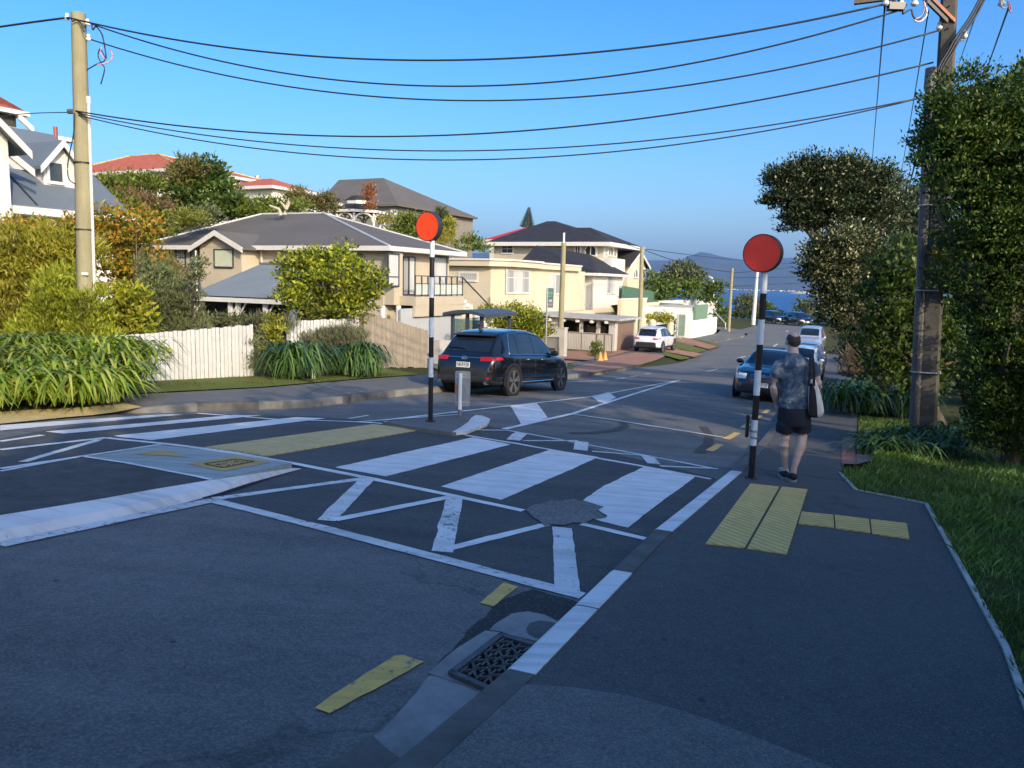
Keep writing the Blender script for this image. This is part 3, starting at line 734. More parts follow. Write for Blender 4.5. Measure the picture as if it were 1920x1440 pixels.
# ---- white weatherboard house, far left ----
L0 = 29.0
h = house('house', 'white weatherboard house with blue grey roof and a gabled dormer behind the tall wooden pole', 'house', 20, 30)
aE, zE = pL(250, 406, L0); aE0, zE0 = pL(-60, 383, L0); zE = (zE+pL(0,386,L0)[1])/2
Lr = 35.0; aR, zR = pL(100, 256, Lr); aR0 = pL(-40, 232, Lr)[0]
gz = terrain(18, 30)-.5
m = MB()
m.prism([K(aE, L0, zE), K(aE0-4, L0, zE), K(aR0-4, Lr, zR), K(aR, Lr, zR)], (0,0,.08))
m.poly([K(aE, L0, zE), K(aR, Lr, zR), K(aE, 2*Lr-L0, zE)]); m.prism([K(aE, 2*Lr-L0, zE), K(aR, Lr, zR), K(aR0-4, Lr, zR), K(aE0-4, 2*Lr-L0, zE)], (0,0,.08))
o = m.build('roof', blue_roof, h)
MB().bal(aE0-4, aE+.05, L0-.12, L0, zE-.26, zE+.02).bal(aE, aE+.08, L0, 2*Lr-L0, zE-.26, zE).bal(aE0-4, aE, L0, L0+.6, zE-.28, zE-.24).build('gutter', trim, o)
MB().bal(aE0-4, aE-.5, L0+.6, 2*Lr-L0-.6, gz, zE-.26).build('wall', white_b, h)
# roof seam
sm = MB(); p = pL(20, 318, 31.0); q = pL(68, 381, L0+.1)
sm.tube([K(p[0], 31.9, zE+(zR-zE)*2.9/6+.1), K(q[0], L0+.05, zE+.1)], .05, 6); sm.build('valley', M('dark flashing', (.03,.03,.035), .5), o)
# dormer
Ld = 30.6; d0, zd0 = pL(80, 300, Ld); d1, _ = pL(141, 300, Ld); zdp = pL(104, 267, Ld)[1]; zdb = zE+(zR-zE)*(Ld-L0)/(Lr-L0)-.1
zde = pL(76, 300, Ld)[1]
MB().bal(d0, d1, Ld, Ld+3, zdb-.1, zde).build('dormer_wall', white_b, h)
gable(h, 'L', Ld, Ld+4, d0, d1, zde-.02, zdp, blue_roof, trim, white_b, .3)
window(h, 'L', Ld, (91,304,117,342), 1, 1, trim, glass, .12)
# cross wing gable at the frame edge
Lx = 28.4; x0, zx = pL(-95, 245, Lx); x1, _ = pL(13, 245, Lx); zpk = pL(-40, 205, Lx)[1]; zxe = pL(13, 262, Lx)[1]
MB().bal(x0, x1, Lx, Lx+6, gz, zxe).build('wing_wall', white_b, h)
gable(h, 'L', Lx, Lx+7, x0, x1, zxe, zpk, blue_roof, trim, white_b, .5)
b0 = pL(6, 283, L0+1.1); b1 = pL(66, 326, L0+.9)
bb = MB(); bb.prism([K(b0[0], L0+.9, b0[1]-.12), K(b1[0], L0+.9, b1[1]-.12), K(b1[0], L0+.9, b1[1]+.16), K(b0[0], L0+.9, b0[1]+.16)], K(0,.1,0)-K(0,0,0))
bb.poly([K(b0[0]-1.5, L0+1.0, b0[1]-.1), K(b0[0]-1.5, L0+1.0, b1[1]+.1), K(b1[0]-.3, L0+1.0, b1[1]+.1), K(b0[0], L0+1.0, b0[1]-.05)]); bb.build('bargeboard', trim, h)
# flue
fl = MB(); q = pL(105, 262, Lr); fl.tube([K(q[0], Lr, zR-.3), K(q[0], Lr, pL(105, 238, Lr)[1])], .09, 8); fl.build('flue', M('red brown flue', (.25,.05,.04), .5), h)
ws = MB()

# ---- shingled house with orange roof behind it ----
Lz = 44.0; h = house('house', 'house with orange tiled roof and dark shingled gable at the top left corner', 'house', 28, 46)
a1, ze = pL(43, 213, Lz); a0 = pL(-90, 200, Lz)[0]
zb = terrain(28, 44)-1
MB().bal(a0, a1-.4, Lz, Lz+8, zb, ze-.1).build('wall', ply, h)
ap = pL(-30, 165, Lz+4)
hip(h, a0-.5, a1, Lz-.5, Lz+8.5, ze, (a0+4, Lz+4, ap[1]), (a1-4.5, Lz+4, ap[1]), red_roof, caps=False, along='A')
window(h, 'L', Lz, (-12,237,42,251), 5, 1, trim, glass, .14)
a2, z2 = pL(84, 262, Lz+3); 
hip(h, a1+.2, a2+.5, Lz+1, Lz+8, z2, (a1+.4, Lz+4.5, pL(45,238,Lz+4)[1]), (a1+1.2, Lz+4.5, pL(45,238,Lz+4)[1]), red_roof, caps=False, along='A', name='lower_roof')
MB().bal(a1-.3, a2, Lz+1.5, Lz+7.5, zb, z2-.1).build('side_wall', white_b, h)
bb = MB(); p, q = pL(36, 217, Lz-.6), pL(64, 243, Lz-.6)
bb.prism([K(p[0], Lz-.6, p[1]-.2), K(q[0], Lz-.6, q[1]-.2), K(q[0], Lz-.6, q[1]+.15), K(p[0], Lz-.6, p[1]+.15)], K(0,.12,0)-K(0,0,0)); bb.build('bargeboard', trim, h)

# ---- red tiled house on the hill ----
h = house('house', 'white house with weathered red tile roof on the bank above the bushes', 'house', 45, 52)
Aq = 44.0; l0, ze = pA(300, 334, Aq); l1, _ = pA(150, 322, Aq); ze = (pA(235,323,Aq)[1])
lr0, zr0 = pA(305, 291, Aq+5); lr1, _ = pA(236, 293, Aq+5)
zb = terrain(44, 54)-2
MB().bal(Aq, Aq+9, l0-2.8, l1+3, zb, ze-.1).build('wall', white_b, h)
hip(h, Aq-.5, Aq+9.5, l0-3.2, l1+3.5, ze, (Aq+4.5, lr0, zr0), (Aq+4.5, l1-.5, zr0), red_roof, caps=M('lichen ridge tiles', (.50,.34,.12), .9, .4, 6))
wl = rect('A', Aq, 190, 333, 216, 347)
window(h, 'A', Aq, (186,334,214,345), 3, 1, trim, glass, .08)
MB().bal(Aq+3, Aq+8, l0-9, l0-4.5, zb, pA(425,352,Aq+3)[1]).build('far_wall', white_b, h)
z3 = pA(425,353,Aq+3)[1]
hip(h, Aq+2.5, Aq+8.5, l0-9.4, l0-4, z3, (Aq+5.5, l0-6.5, z3+1.0), (Aq+5.5, l0-5.5, z3+1.0), red_roof, caps=False, name='far_roof')

# ---- low grey roofed house with chimney ----
h = house('house', 'low house with pale fascia and a square mustard chimney with steel cowl', 'house', 52, 50)
Aq = 52.0; l0, ze = pA(552, 380, Aq); l1, _ = pA(415, 372, Aq); ze = pA(490, 371, Aq)[1]
l2, zt = pA(445, 353, Aq+3); zb = terrain(52, 48)-2
MB().bal(Aq, Aq+7, l0+.4, l1-.4, zb, ze-.15).build('wall', white_b, h)
hip(h, Aq-.4, Aq+7.4, l0, l1, ze, (Aq+3.5, l0+3.5, pA(470,352,Aq+3.5)[1]), (Aq+3.5, l1-2, pA(470,352,Aq+3.5)[1]), M('pale grey steel roof', (.28,.31,.31), .5, .1), caps=False)
lc, zc = pA(484, 340, Aq+1); lc1 = pA(490, 340, Aq+1)[0]; lc0 = pA(478, 340, Aq+1)[0]
MB().bal(Aq+.6, Aq+1.3, lc1, lc0, ze, zc).build('chimney', M('mustard plaster chimney', (.33,.20,.06), .85, .15), h)
m = MB(); m.tube([K(Aq+.95, lc, zc), K(Aq+.95, lc, pA(484,333,Aq+1)[1])], .16, 10).tube([K(Aq+.95, lc, pA(484,334,Aq+1)[1]), K(Aq+.95, lc, pA(484,330,Aq+1)[1])], .24, 10); m.build('cowl', M('steel cowl', (.5,.5,.5), .35, metal=.8), h)

# ---- large dark grey house on the hill ----
h = house('house', 'large house with steep dark grey hipped roof on the hilltop above the gazebo', 'house', 66, 47)
Aq = 66.0; lR, ze = pA(745, 383, Aq); lL, _ = pA(603, 385, Aq)
zr_ = pA(680, 334, Aq+6)[1]; ra, _ = pA(722, 334, Aq+6); rb, _ = pA(630, 337, Aq+6); zb = terrain(66, 46)-2
dk = M('grey brown lap boards', (.20,.185,.155), .8, .08, 1, boards=.2)
MB().bal(Aq, Aq+16, lR+.3, lL-.3, zb, ze-.1).build('wall', dk, h)
hip(h, Aq-.4, Aq+16, lR-.3, lL+.6, ze, (Aq+6.5, ra+.6, zr_), (Aq+6.5, rb, zr_), grey_roof, caps=False, fas=grey_roof)
zc2 = pA(600,365,Aq+8)[1]
hip(h, Aq+6, Aq+17, lL-2, lL+4, zc2-1.6, (Aq+11, lL, zc2), (Aq+11, lL+1.5, zc2), grey_roof, caps=False, fas=grey_roof, name='lower_roof')
window(h, 'A', Aq, (734,395,743,406), 1, 1, trim, M('white blind', (.7,.7,.68), .3), .1)

# ---- gazebo ----
Ag = 50.0; lg, zrim = pA(673, 397, Ag); zg_ = pA(673, 425, Ag)[1]; zap = pA(673, 376, Ag)[1]; zlow = pA(673, 390, Ag)[1]
Rg = abs(pA(632, 397, Ag)[0]-pA(713, 397, Ag)[0])/2
gz = thing('gazebo', 'white octagonal gazebo with arched openings and dark two tier roof', 'gazebo', K(Ag, lg, zg_))
T = lambda v: K(Ag, lg, 0)+Vector((v.x, v.y, v.z))
MB().lathe([(Rg*1.06, zrim),(Rg*.55, zlow+.25),(Rg*.52, zlow+.2),(0, zlow+.2)], T, 8).lathe([(Rg*.55, zlow+.55),(Rg*.3,zlow+.9),(0, zap)], T, 8).build('roof', black_roof, gz)
MB().lathe([(Rg*1.08, zrim-.18),(Rg*1.08, zrim+.02),(Rg*1.0, zrim+.02),(Rg*1.0, zrim-.18)], T, 8).lathe([(Rg*.5, zlow+.2),(Rg*.5,zlow+.6)], T, 8).build('fascia', trim, gz)
for k in range(8):
    t0 = 2*math.pi*k/8; t1 = 2*math.pi*(k+1)/8
    p = T(Vector((Rg*.95*math.cos(t0), Rg*.95*math.sin(t0), 0))); q = T(Vector((Rg*.95*math.cos(t1), Rg*.95*math.sin(t1), 0)))
    m = MB(); m.tube([Vector((p.x,p.y,zg_-1.5)), Vector((p.x,p.y,zrim-.1))], .09, 8)
    arc = [p.lerp(q, i/8) for i in range(9)]
    for i, a in enumerate(arc): a.z = zrim-.95+.72*math.sqrt(max(0, 1-(2*i/8-1)**2))
    m.tube(arc, .09, 6); m.build('post', trim, gz)
m = MB(); m.lathe([(Rg*.92, zg_-1.5),(Rg*.92, zg_-.2)], T, 8); m.build('balustrade', trim, gz)

# ---- cream parapet house ----
Lc = 24.6; Aw = 46.0
h = house('house', 'cream house with flat parapet roof and a projecting bay window behind the bus shelter', 'house', 50, 27)
zt = pL(950, 486, Lc-.8)[1]; zt0 = pL(950, 500, Lc-.8)[1]; lS = pA(836, 500, Aw)[0]; zb = HAL(48, 24)-.5
Ar = pL(1046, 500, Lc)[0]
MB().bal(Aw, Ar+6, Lc, lS+4, zb, zt0).build('wall', cream_b, h)
a0 = pL(919, 560, Lc)[0]; a1 = pL(938, 560, Lc-.9)[0]; a2 = pL(1003, 560, Lc-.9)[0]; a3 = pL(1011, 560, Lc)[0]+.3
zbay = pL(960, 575, Lc-.9)[1]-3
bay = [K(Aw-.01, Lc+.02, zbay), K(Aw+.5, Lc-.9, zbay), K(a2, Lc-.9, zbay), K(a2+.9, Lc+.02, zbay)]
MB().prism(bay, (0,0,zt0-zbay)).build('bay_wall', cream, h)
o_ = .45
pr = [K(Aw-o_, lS+4, zt0), K(Aw-o_, Lc-.1, zt0), K(Aw+.3, Lc-.9-o_, zt0), K(a2+.2, Lc-.9-o_, zt0), K(a2+1.2, Lc-.35, zt0), K(Ar+4.2, Lc-.35, zt0), K(Ar+4.2, lS+4, zt0)]
MB().prism(pr, (0,0,(zt-zt0)*.75)).build('parapet', cream, h)
pr2 = [p+(Vector((p.x,p.y,0))-Vector((K(50,30,0).x,K(50,30,0).y,0))).normalized()*.12+Vector((0,0,(zt-zt0)*.75)) for p in pr]
MB().prism(pr2, (0,0,(zt-zt0)*.25)).build('capping', trim, h)
window(h, 'L', Lc-.9, (950,507,991,548), 3, 2, trim, curt, .1, split=.68)
window(h, 'A', Aw, (863,513,893,525), 1, 1, trim, curt, .14)
window(h, 'L', Lc, (1032,515,1050,550), 2, 1, trim, curt, .1)
MB().bal(a2+1.0, Ar+4, Lc-1.6, Lc-.002, zb, pL(1030, 587, Lc-1.6)[1]).build('base_wall', cream, h)

# ---- black roofed house: lower wing ----
L3 = 24.0
h = house('house', 'two storey boarded house with black hipped roofs, arched tower windows and a white balcony', 'house', 66, 28)
A3 = pL(1112, 560, L3)[0]; A3e = pL(1166, 560, L3)[0]; z3 = pL(1140, 514, L3)[1]; l3 = pA(962, 540, A3)[0]; zb = -3.4
MB().bal(A3, A3e, L3, l3, zb, z3).build('wall', white_b, h)
l4 = pA(1062, 540, A3-.06)[0]
MB().bal(A3-.5, A3, l4, l4+4.5, zb, z3-.1).build('bump_wall', beige_b, h)
rr0 = pA(1105, 477, A3+5); rr1 = pA(1040, 460, A3+5)
hip(h, A3-.7, A3e+.5, L3-.6, l3, z3, (A3+5.2, rr0[0], rr0[1]), (A3+5.2, rr1[0]+2, rr1[1]), black_roof, caps=False)
window(h, 'L', L3, (1138,518,1152,549), 2, 1, trim, curt, .1)
MB().bal(A3+.02, A3e-.02, L3-.05, L3, zb, pL(1140,576,L3)[1]).build('base_wall', cream, h)
m = MB(); q = pA(1102, 520, A3-.08)[0]; m.bal(A3-.08, A3-.02, L3-.08, L3+.1, zb, z3-.02); m.build('corner_board', trim, h)
m = MB(); q = pA(1096, 520, A3-.08)[0]; m.tube([K(A3-.1, q, zb), K(A3-.1, q, z3)], .05, 6); m.build('downpipe', trim, h)
# upper storey
L5 = 26.0; A5 = pL(1132, 470, L5)[0]; A5e = pL(1158, 470, L5)[0]; z5 = pL(1132, 455, L5)[1]; l5 = pA(926, 470, A5)[0]
MB().bal(A5, A5e, L5, l5, z3-1, z5).build('upper_wall', beige_b, h)
q0 = pA(1038, 414, A5+6); q1 = pA(1022, 414, A5+6)
hip(h, A5-.9, A5e+6, L5-.9, l5+.6, z5, (A5+6.5, q0[0], q0[1]), (A5+6.5, q1[0], q1[1]), black_roof, caps=False, name='upper_roof', fh=.35)
qq = pA(1104, 426, A5+4)
hip(h, A5+1, A5e+8, L5-.4, L5+9, z5+.05, (A5+4.5, qq[0], qq[1]), (A5+4.5, L5+6, qq[1]), black_roof, caps=False, name='tower_roof', fh=.1)
window(h, 'A', A5, (942,459,961,474), 2, 2, trim, glass, .14)
def arched(par, plane, val, px, fm=trim):
    u0, u1, z0, z1 = rect(plane, val, *px); u0, u1 = min(u0,u1), max(u0,u1); r = (u1-u0)/2; zc = z1-r; um = (u0+u1)/2
    f = (lambda u, z, d: K(u, val-d, z)) if plane == 'L' else (lambda u, z, d: K(val-d, u, z))
    arc = [(um-r*math.cos(math.pi*i/12), zc+r*math.sin(math.pi*i/12)) for i in range(13)]
    out = [(u0,z0)]+arc+[(u1,z0)]
    m = MB(); m.tube([f(u, z, .03) for u, z in out], .11, 6); m.tube([f(um, z0, .03), f(um, z1, .03)], .06, 6); m.tube([f(u0,z0,.03), f(u1,z0,.03)], .1, 6)
    o = m.build('window', fm, par)
    p = MB(); p.prism([f(u, z, .004) for u, z in out], f(0,0,.016)-f(0,0,0)); p.build('pane', glass, o)
arched(h, 'A', A5, (1078,457,1088,479)); arched(h, 'A', A5, (1097,459,1118,480)); arched(h, 'L', L5, (1140,460,1149,480))
window(h, 'L', L5, (1134,460,1138,480), 1, 3, trim, curt, .1); window(h, 'L', L5, (1151,460,1155,480), 1, 3, trim, curt, .1)
pb = MB(); zt = pL(1140, 483, 24.6)[1]; pb.bal(A5-1.5, pL(1172,490,24.6)[0], 24.6, L5+.5, z3-.6, zt); pb.build('balcony_wall', white_b, h)
# bright red roof seen behind
h2 = house('house', 'house showing only a bright red roof behind the black hipped roof', 'house', 88, 40)
a_, z_ = pA(985, 427, 88); b_, zz = pA(940, 446, 88)
hip(h2, 85, 95, a_-4, b_+1, zz-.4, (88, a_-2, z_), (88, a_+.2, z_), red_flat, caps=False)
MB().bal(85.5, 94, a_-3, b_+.3, zz-6, zz-.6).build('wall', white_b, h2)

# ---- small gabled house further down ----
L6 = 25.0; h = house('house', 'small cream gabled house with arched window above the green fence', 'house', 80, 28)
a0, ze = pL(1177, 497, L6); a1, _ = pL(1211, 497, L6); zp = pL(1193, 472, L6)[1]; zb = -2
MB().bal(a0, a1, L6, L6+9, zb, ze).build('wall', cream_b, h)
gable(h, 'L', L6, L6+10, a0, a1, ze, zp, black_roof, trim, cream_b, .4)
arched(h, 'L', L6, (1187,503,1195,521))
window(h, 'L', L6, (1201,505,1208,522), 1, 1, trim, glass, .12)

# ---- garage ----
Lg = 17.2; Ag = 50.2
h = house('garage', 'low white garage with flat roof, brown roller door and three side openings', 'garage', 52, 18.5)
zt = pL(1148, 602, Lg)[1]; zt2 = pL(1148, 597, Lg)[1]; zg = HAL(51, 17)-.3; Le = pA(1050, 620, Ag)[0]; Age = pL(1191, 620, Lg)[0]
m = MB()
m.bal(Ag, Ag+.2, Lg+.0, Lg+.45, zg, zt); o0 = pA(1140, 604, Ag)[1]; o1 = pA(1140, 626, Ag)[1]
m.bal(Ag, Ag+.2, Lg+.45, Le, zg, o1).bal(Ag, Ag+.2, Lg+.45, Le, o0, zt)
for px in (1121, 1089): l = pA(px, 615, Ag)[0]; m.bal(Ag+.001, Ag+.18, l-.12, l+.12, o1, o0)
m.bal(Ag, Ag+.2, Le, Le+2.5, zg, zt)
m.bal(Ag+.2, Ag+.55, Lg, Lg+.2, zg, zt).bal(Age-.25, Age, Lg, Lg+.2, zg, zt).bal(Age-.2, Age, Lg+.2, Le+2, zg, zt)
zd = pL(1160, 606, Lg)[1]; m.bal(Ag+.55, Age-.25, Lg, Lg+.2, zd, zt)
m.bal(Ag+.2, Age-.2, Le+1.9, Le+2.1, zg, zt)
m.build('wall', conc_w, h)
MB().bal(Ag+.56, Age-.26, Lg+.05, Lg+.12, zg, zd-.002).build('roller_door', M('brown roller door', (.20,.13,.09), .6, .1, 2, boards=.1), h)
m = MB(); m.prism([K(Ag-.45, Lg-.45, zt), K(Age+.3, Lg-.45, zt), K(Age+.3, Le+3.2, zt+.12), K(Ag-.45, Le+3.2, zt+.12)], (0,0,.14)); m.build('roof', M('grey membrane roof', (.36,.35,.32), .8, .15), h)
for k in range(6): 
    l = Lg+.5+k*1.05; m = MB(); m.bal(Ag-.6, Ag, l-.07, l+.07, zt-.2, zt-.03); m.build('rafter', trim, h)
MB().bal(Ag+1.5, Ag+1.6, Lg+1.2, Lg+2.6, zg, o0-.4).bal(Ag+2, Ag+3, Le-1.5, Le-.4, zg, o1+.4).build('stored_boards', M('plywood boards', (.38,.26,.14), .8, .2), h)

# ---- gate, pillar, railings ----
gt = thing('gate', 'wide brown metal mesh gate in front of the white garage', 'gate', K(47.8, 18.9, HAL(47.8, 18.9)))
rust = M('brown painted steel', (.16,.11,.075), .6, .2)
Ax = 47.6; zg = HAL(47.6,18); l0 = pA(1147, 640, Ax)[0]; l1 = pA(1063, 640, Ax)[0]; ztop = pA(1100, 625, Ax)[1]; zl = pA(1100, 667, Ax)[1]
for (u, v) in ((l0, l0+(l1-l0)*.33), (l0+(l1-l0)*.35, l1)):
    m = MB()
    for l in (u, v, (u+v)/2): m.bal(Ax, Ax+.05, l-.03, l+.03, zl, ztop)
    m.bal(Ax+.005, Ax+.045, u, v, ztop-.04, ztop+.02).bal(Ax+.005, Ax+.045, u, v, zl, zl+.06)
    k = int((v-u)/.11)
    for i in range(k): m.bal(Ax+.018, Ax+.03, u+(v-u)*i/k-.008, u+(v-u)*i/k+.008, zl, ztop)
    m.build('gate_leaf', rust, gt)
pl_ = thing('pillar', 'tall pale concrete gate pillar at the foot of the middle wooden pole', 'pillar', K(41.3, 17.4, HAL(41.3, 17.4)))
l0 = pA(1058, 640, 41)[0]; l1 = pA(1041, 640, 41)[0]; zt = pA(1050, 616, 41)[1]
MB().bal(41, 41.45, l0, l1, -3, zt).build('shaft', conc_w, pl_)
MB().bal(40.97, 41.48, l0-.03, l1+.03, zt, zt+.06).build('cap', conc_w, pl_)
fe = thing('railing', 'dark iron railing in front of the leafy bush beside the bus stop', 'railing', K(37, 16.8, HAL(37, 16.8)))
zt = pA(1000, 622, 37)[1]; m = MB(); iron = M('dark iron', (.03,.03,.032), .5, .1)
for i in range(46):
    a = 32.4+i*.19; l = 16.6+(a-32)*.09; zg = HAL(a,l); m.bal(a-.012, a+.012, l-.012, l+.012, zg+.1, zg+1.25)
m.build('bars', iron, fe)
for z in (.15, 1.2): m = MB(); m.tube([K(32.3, 16.63, HAL(32.3,17)+z), K(41, 17.42, HAL(41,17)+z)], .025, 6); m.build('rail', iron, fe)
# ---- low walls, fences on the far left side ----
def wall(name, label, cat, pts, zt, th, mat, zb=None, capm=None, group=None):
    a, l = pts[0]; o = thing(name, label, cat, K(a, l, HAL(a, l)), group)
    for (p, q) in zip(pts, pts[1:]):
        p = Vector(p); q = Vector(q); d = (q-p).normalized(); n = Vector((-d.y, d.x))*th/2
        P = [p-n, q-n, q+n, p+n]
        z1 = zt if not callable(zt) else None
        m = MB(); m.hexa([K(*u, (zb if zb is not None else HAL(*u)-.2)) for u in P]+[K(*u, zt(*u) if callable(zt) else zt) for u in P]); m.build('wall', mat, o)
        if capm:
            n2 = n*1.25; P2 = [p-n2, q-n2, q+n2, p+n2]
            m = MB(); m.hexa([K(*u, (zt(*u) if callable(zt) else zt)+.002) for u in P2]+[K(*u, (zt(*u) if callable(zt) else zt)+.08) for u in P2]); m.build('coping', capm, o)
    return o
wall('garden_wall', 'cream planter wall with iron panels beside the white parked car', 'wall', [(56.6,17.9),(66,18.1)], lambda a,l: HAL(a,l)+.75, .3, cream)
for i, px in enumerate((1203, 1222, 1256)):
    A = (58.2, 61.0, 66.2)[i]; l = pA(px, 620, A)[0]
    p = thing('gate_pillar', ('round topped cream pillar nearest the white garage', 'round topped cream pillar in the middle of the planter wall', 'round topped cream pillar at the far end of the planter wall')[i], 'pillar', K(A, l, HAL(A, l)), 'round topped pillars along the planter wall')
    zt = pA(px, (597,601,596)[i], A)[1]; T = lambda v, A=A, l=l: K(A, l, 0)+Vector(v)
    MB().tube([K(A,l,HAL(A,l)-.2), K(A,l,zt-.15)], .3, 14).build('shaft', cream, p)
    MB().lathe([(.31,zt-.15),(.28,zt),(.16,zt+.1),(0,zt+.14)], T, 14).build('cap', cream, p)
fe = thing('railing', 'short black iron railing panel on the cream planter wall', 'railing', K(63.5, 17.9, HAL(63.5,18)))
m = MB()
for i in range(22):
    a = 61.5+i*.2; m.bal(a-.014, a+.014, 17.85, 17.9, HAL(a,18)+.72, HAL(a,18)+1.45)
m.build('bars', iron, fe); MB().bal(61.4, 65.9, 17.84, 17.91, HAL(63,18)+1.4, HAL(63,18)+1.46).build('rail', iron, fe)
# white block with green door, green panel
wb = thing('outbuilding', 'white walled lean-to with a green door and long green panel', 'outbuilding', K(70, 18, HAL(70,18)))
La = 17.6; Aa = 68.5; l_, zt = pA(1283, 577, Aa)
l0 = pA(1296, 600, Aa)[0]; l1 = pA(1232, 600, Aa)[0]; Ab_ = pL(1345, 590, l0)[0]
MB().bal(Aa, Ab_, l0, l0+.3, -3.3, pL(1320, 598, l0)[1]).bal(Aa, Aa+.3, l0+.3, l1+3, -3.3, zt).build('wall', M('white painted wall', (.70,.68,.64), .8, .08, 1, .2), wb)
MB().bal(Aa+1.5, pL(1327,580,l0)[0], l0-.02, l0+.2, pL(1320,598,l0)[1]+.004, pL(1320,571,l0)[1]).build('panel', M('green painted panel', (.13,.22,.15), .7, .1), wb)
window(wb, 'A', Aa, (1273,590,1283,630), 1, 1, trim, M('green door', (.20,.27,.22), .6), .1, name='door')
zz = zt
MB().bal(Aa+.3, Ab_, l0+.3, l1+3, zt-.3, zt).build('roof', conc_w, wb)
sw = thing('garden_wall', 'white stepped boundary wall below the green paling fence', 'wall', K(74, 22, HAL(74,22)))
z_ = pL(1200, 566, 21)[1]
for i, (x0, x1, y) in enumerate(((1165,1213,562),(1213,1236,570),(1236,1285,579))):
    a0 = pL(x0, y, 21)[0]; a1 = pL(x1, y, 21)[0]; z = pL((x0+x1)/2, y, 21)[1]
    MB().bal(a0, a1-.002, 21, 21.3, -3.2, z).build('wall', cream, sw); MB().bal(a0, a1-.002, 20.95, 21.35, z, z+.14).build('coping', trim, sw)
sw = thing('garden_wall', 'long white terrace wall with pierced blocks below the clipped trees', 'wall', K(84, 22, HAL(84,22)))
z = pL(1290, 562, 22)[1]; MB().bal(pL(1240,565,22)[0], pL(1345,565,22)[0], 22, 22.3, -3.2, z).build('wall', M('white painted wall'), sw)
gf = thing('paling_fence', 'green paling fence on the grass bank beside the cream gabled house', 'fence', K(80, 23.5, -1))
m = MB(); La = 23.6; a0 = pL(1166, 560, La)[0]; a1 = pL(1240, 560, La)[0]; n_ = 60
for i in range(n_):
    a = a0+(a1-a0)*i/n_; zt = pL(1166+(74*i/n_), 536+14*i/n_, La)[1]; m.bal(a, a+(a1-a0)/n_*.92, La, La+.05, -2, zt+.02*(i%2))
m.build('palings', M('green stained palings', (.06,.13,.085), .8, .15), gf)
gb = M('grass bank', (.13,.19,.03), .9, .3, 3)
m = MB(); m.poly([K(a0-2, 21.3, z_-.1), K(a1+2, 21.3, pL(1250,575,21)[1]), K(a1+2, La+.4, pL(1238,562,La)[1]), K(a0-2, La+.4, pL(1166,572,La)[1])]); struct(m.build('grass_bank', gb))
# far downhill roof at the right
h = house('house', 'house with broad red brown tiled roof below the road beyond the parked cars', 'house', 86, -4)
q = [at(1573,577,104), at(1700,580,104), at(1700,640,92), at(1596,632,92), ]
m = MB(); m.prism(q, (0,0,-.25)); o = m.build('roof', M('red brown tiles', (.32,.15,.09), .8, .2, 2, boards=.35), h)
q2 = [at(1573,577,104), at(1700,580,104)]
m = MB(); m.poly([q[1], q[0], q[0]+Vector((2,12,-5)), q[1]+Vector((2,12,-5))]); m.build('back_roof', M('red brown tiles'), h)
m = MB(); m.prism([q[0]+Vector((.6,.2,-.3)), q[3]+Vector((.3,.3,-.3)), q[3]+Vector((.3,.3,-4)), q[0]+Vector((.6,.2,-6))], (3,.6,0)); m.build('wall', ply, h)

# ---- white picket fence, timber fence ----
def picket(name, label, p0, p1, gap, wd, hfun, mat, posts=True, nails=False, rail=True, th=.02):
    p0 = Vector(p0); p1 = Vector(p1); d = (p1-p0); Ln = d.length; d.normalize(); n = Vector((-d.y, d.x))
    o = thing(name, label, 'fence', K(*p0, HAL(*p0)))
    m = MB(); k = int(Ln/gap); rnd = random.Random(int(Ln*100))
    for i in range(k):
        a = p0+d*gap*i; b = a+d*wd; t = i/max(1, k-1); z1 = hfun(t)+rnd.uniform(-.012,.012); off = n*rnd.uniform(0,.012)
        P = [a+off, b+off, b+off+n*th, a+off+n*th]
        zb = HAL(*a)+.10+rnd.uniform(0,.04)
        m.hexa([K(*u, zb) for u in P]+[K(*u, z1) for u in P])
    m.build('pickets', mat, o)
    if rail:
        for f in (.25, .8):
            m = MB(); P = [p0+n*.05, p1+n*.05, p1+n*.1, p0+n*.1]
            za = HAL(*p0)+.1; zb_ = HAL(*p1)+.1; h0 = hfun(0)-za; h1 = hfun(1)-zb_
            zz = [za+h0*f, zb_+h1*f, zb_+h1*f, za+h0*f]
            m.hexa([K(*u, z) for u, z in zip(P, zz)]+[K(*u, z+.09) for u, z in zip(P, zz)]); m.build('rail', mat, o)
    if posts:
        for f in (.02, .34, .67, .98):
            a = p0+d*Ln*f+n*.1; m = MB(); m.box(a.x-.05, a.x+.05, a.y, a.y+.1, HAL(*a)-.2, hfun(f)-.06, 0, lambda q: K(q.x, q.y, q.z)); m.build('post', mat, o)
    return o
wp = M('chalky white fence paint', (.60,.585,.55), .75, .14, 5, .3, 30, streak=7)
def fl_(p, q):     # bottom pixel left/right -> AL
    return gAL(*p, .12), gAL(*q, .12)
pA0, pA1 = fl_((200,722), (478,708))
def topz(px, al): 
    X, Y = XY(*al); return at(px[0], px[1], Y).z
picket('picket_fence', 'white vertical paling fence behind the big strap leaf clump', pA0, pA1, .118, .095, lambda t, a=topz((200,632), pA0), b=topz((478,609), pA1): a+(b-a)*t, wp)
pB0, pB1 = fl_((546,690), (684,689))
picket('picket_fence', 'white vertical paling fence behind the lavender, next to the grey timber fence', pB0, pB1, .118, .095, lambda t, a=topz((546,602), pB0), b=topz((684,596), pB1): a+(b-a)*t, wp)
tw_ = M('weathered grey timber', (.27,.225,.17), .85, .28, 3, .4, 25, streak=10)
pC0, pC1 = fl_((682,690), (806,689))
picket('timber_fence', 'tall weathered grey timber paling fence beside the driveway', pC0, pC1, .155, .148, lambda t, a=topz((682,585), pC0), b=topz((806,618), pC1): a+(b-a)*t, tw_)
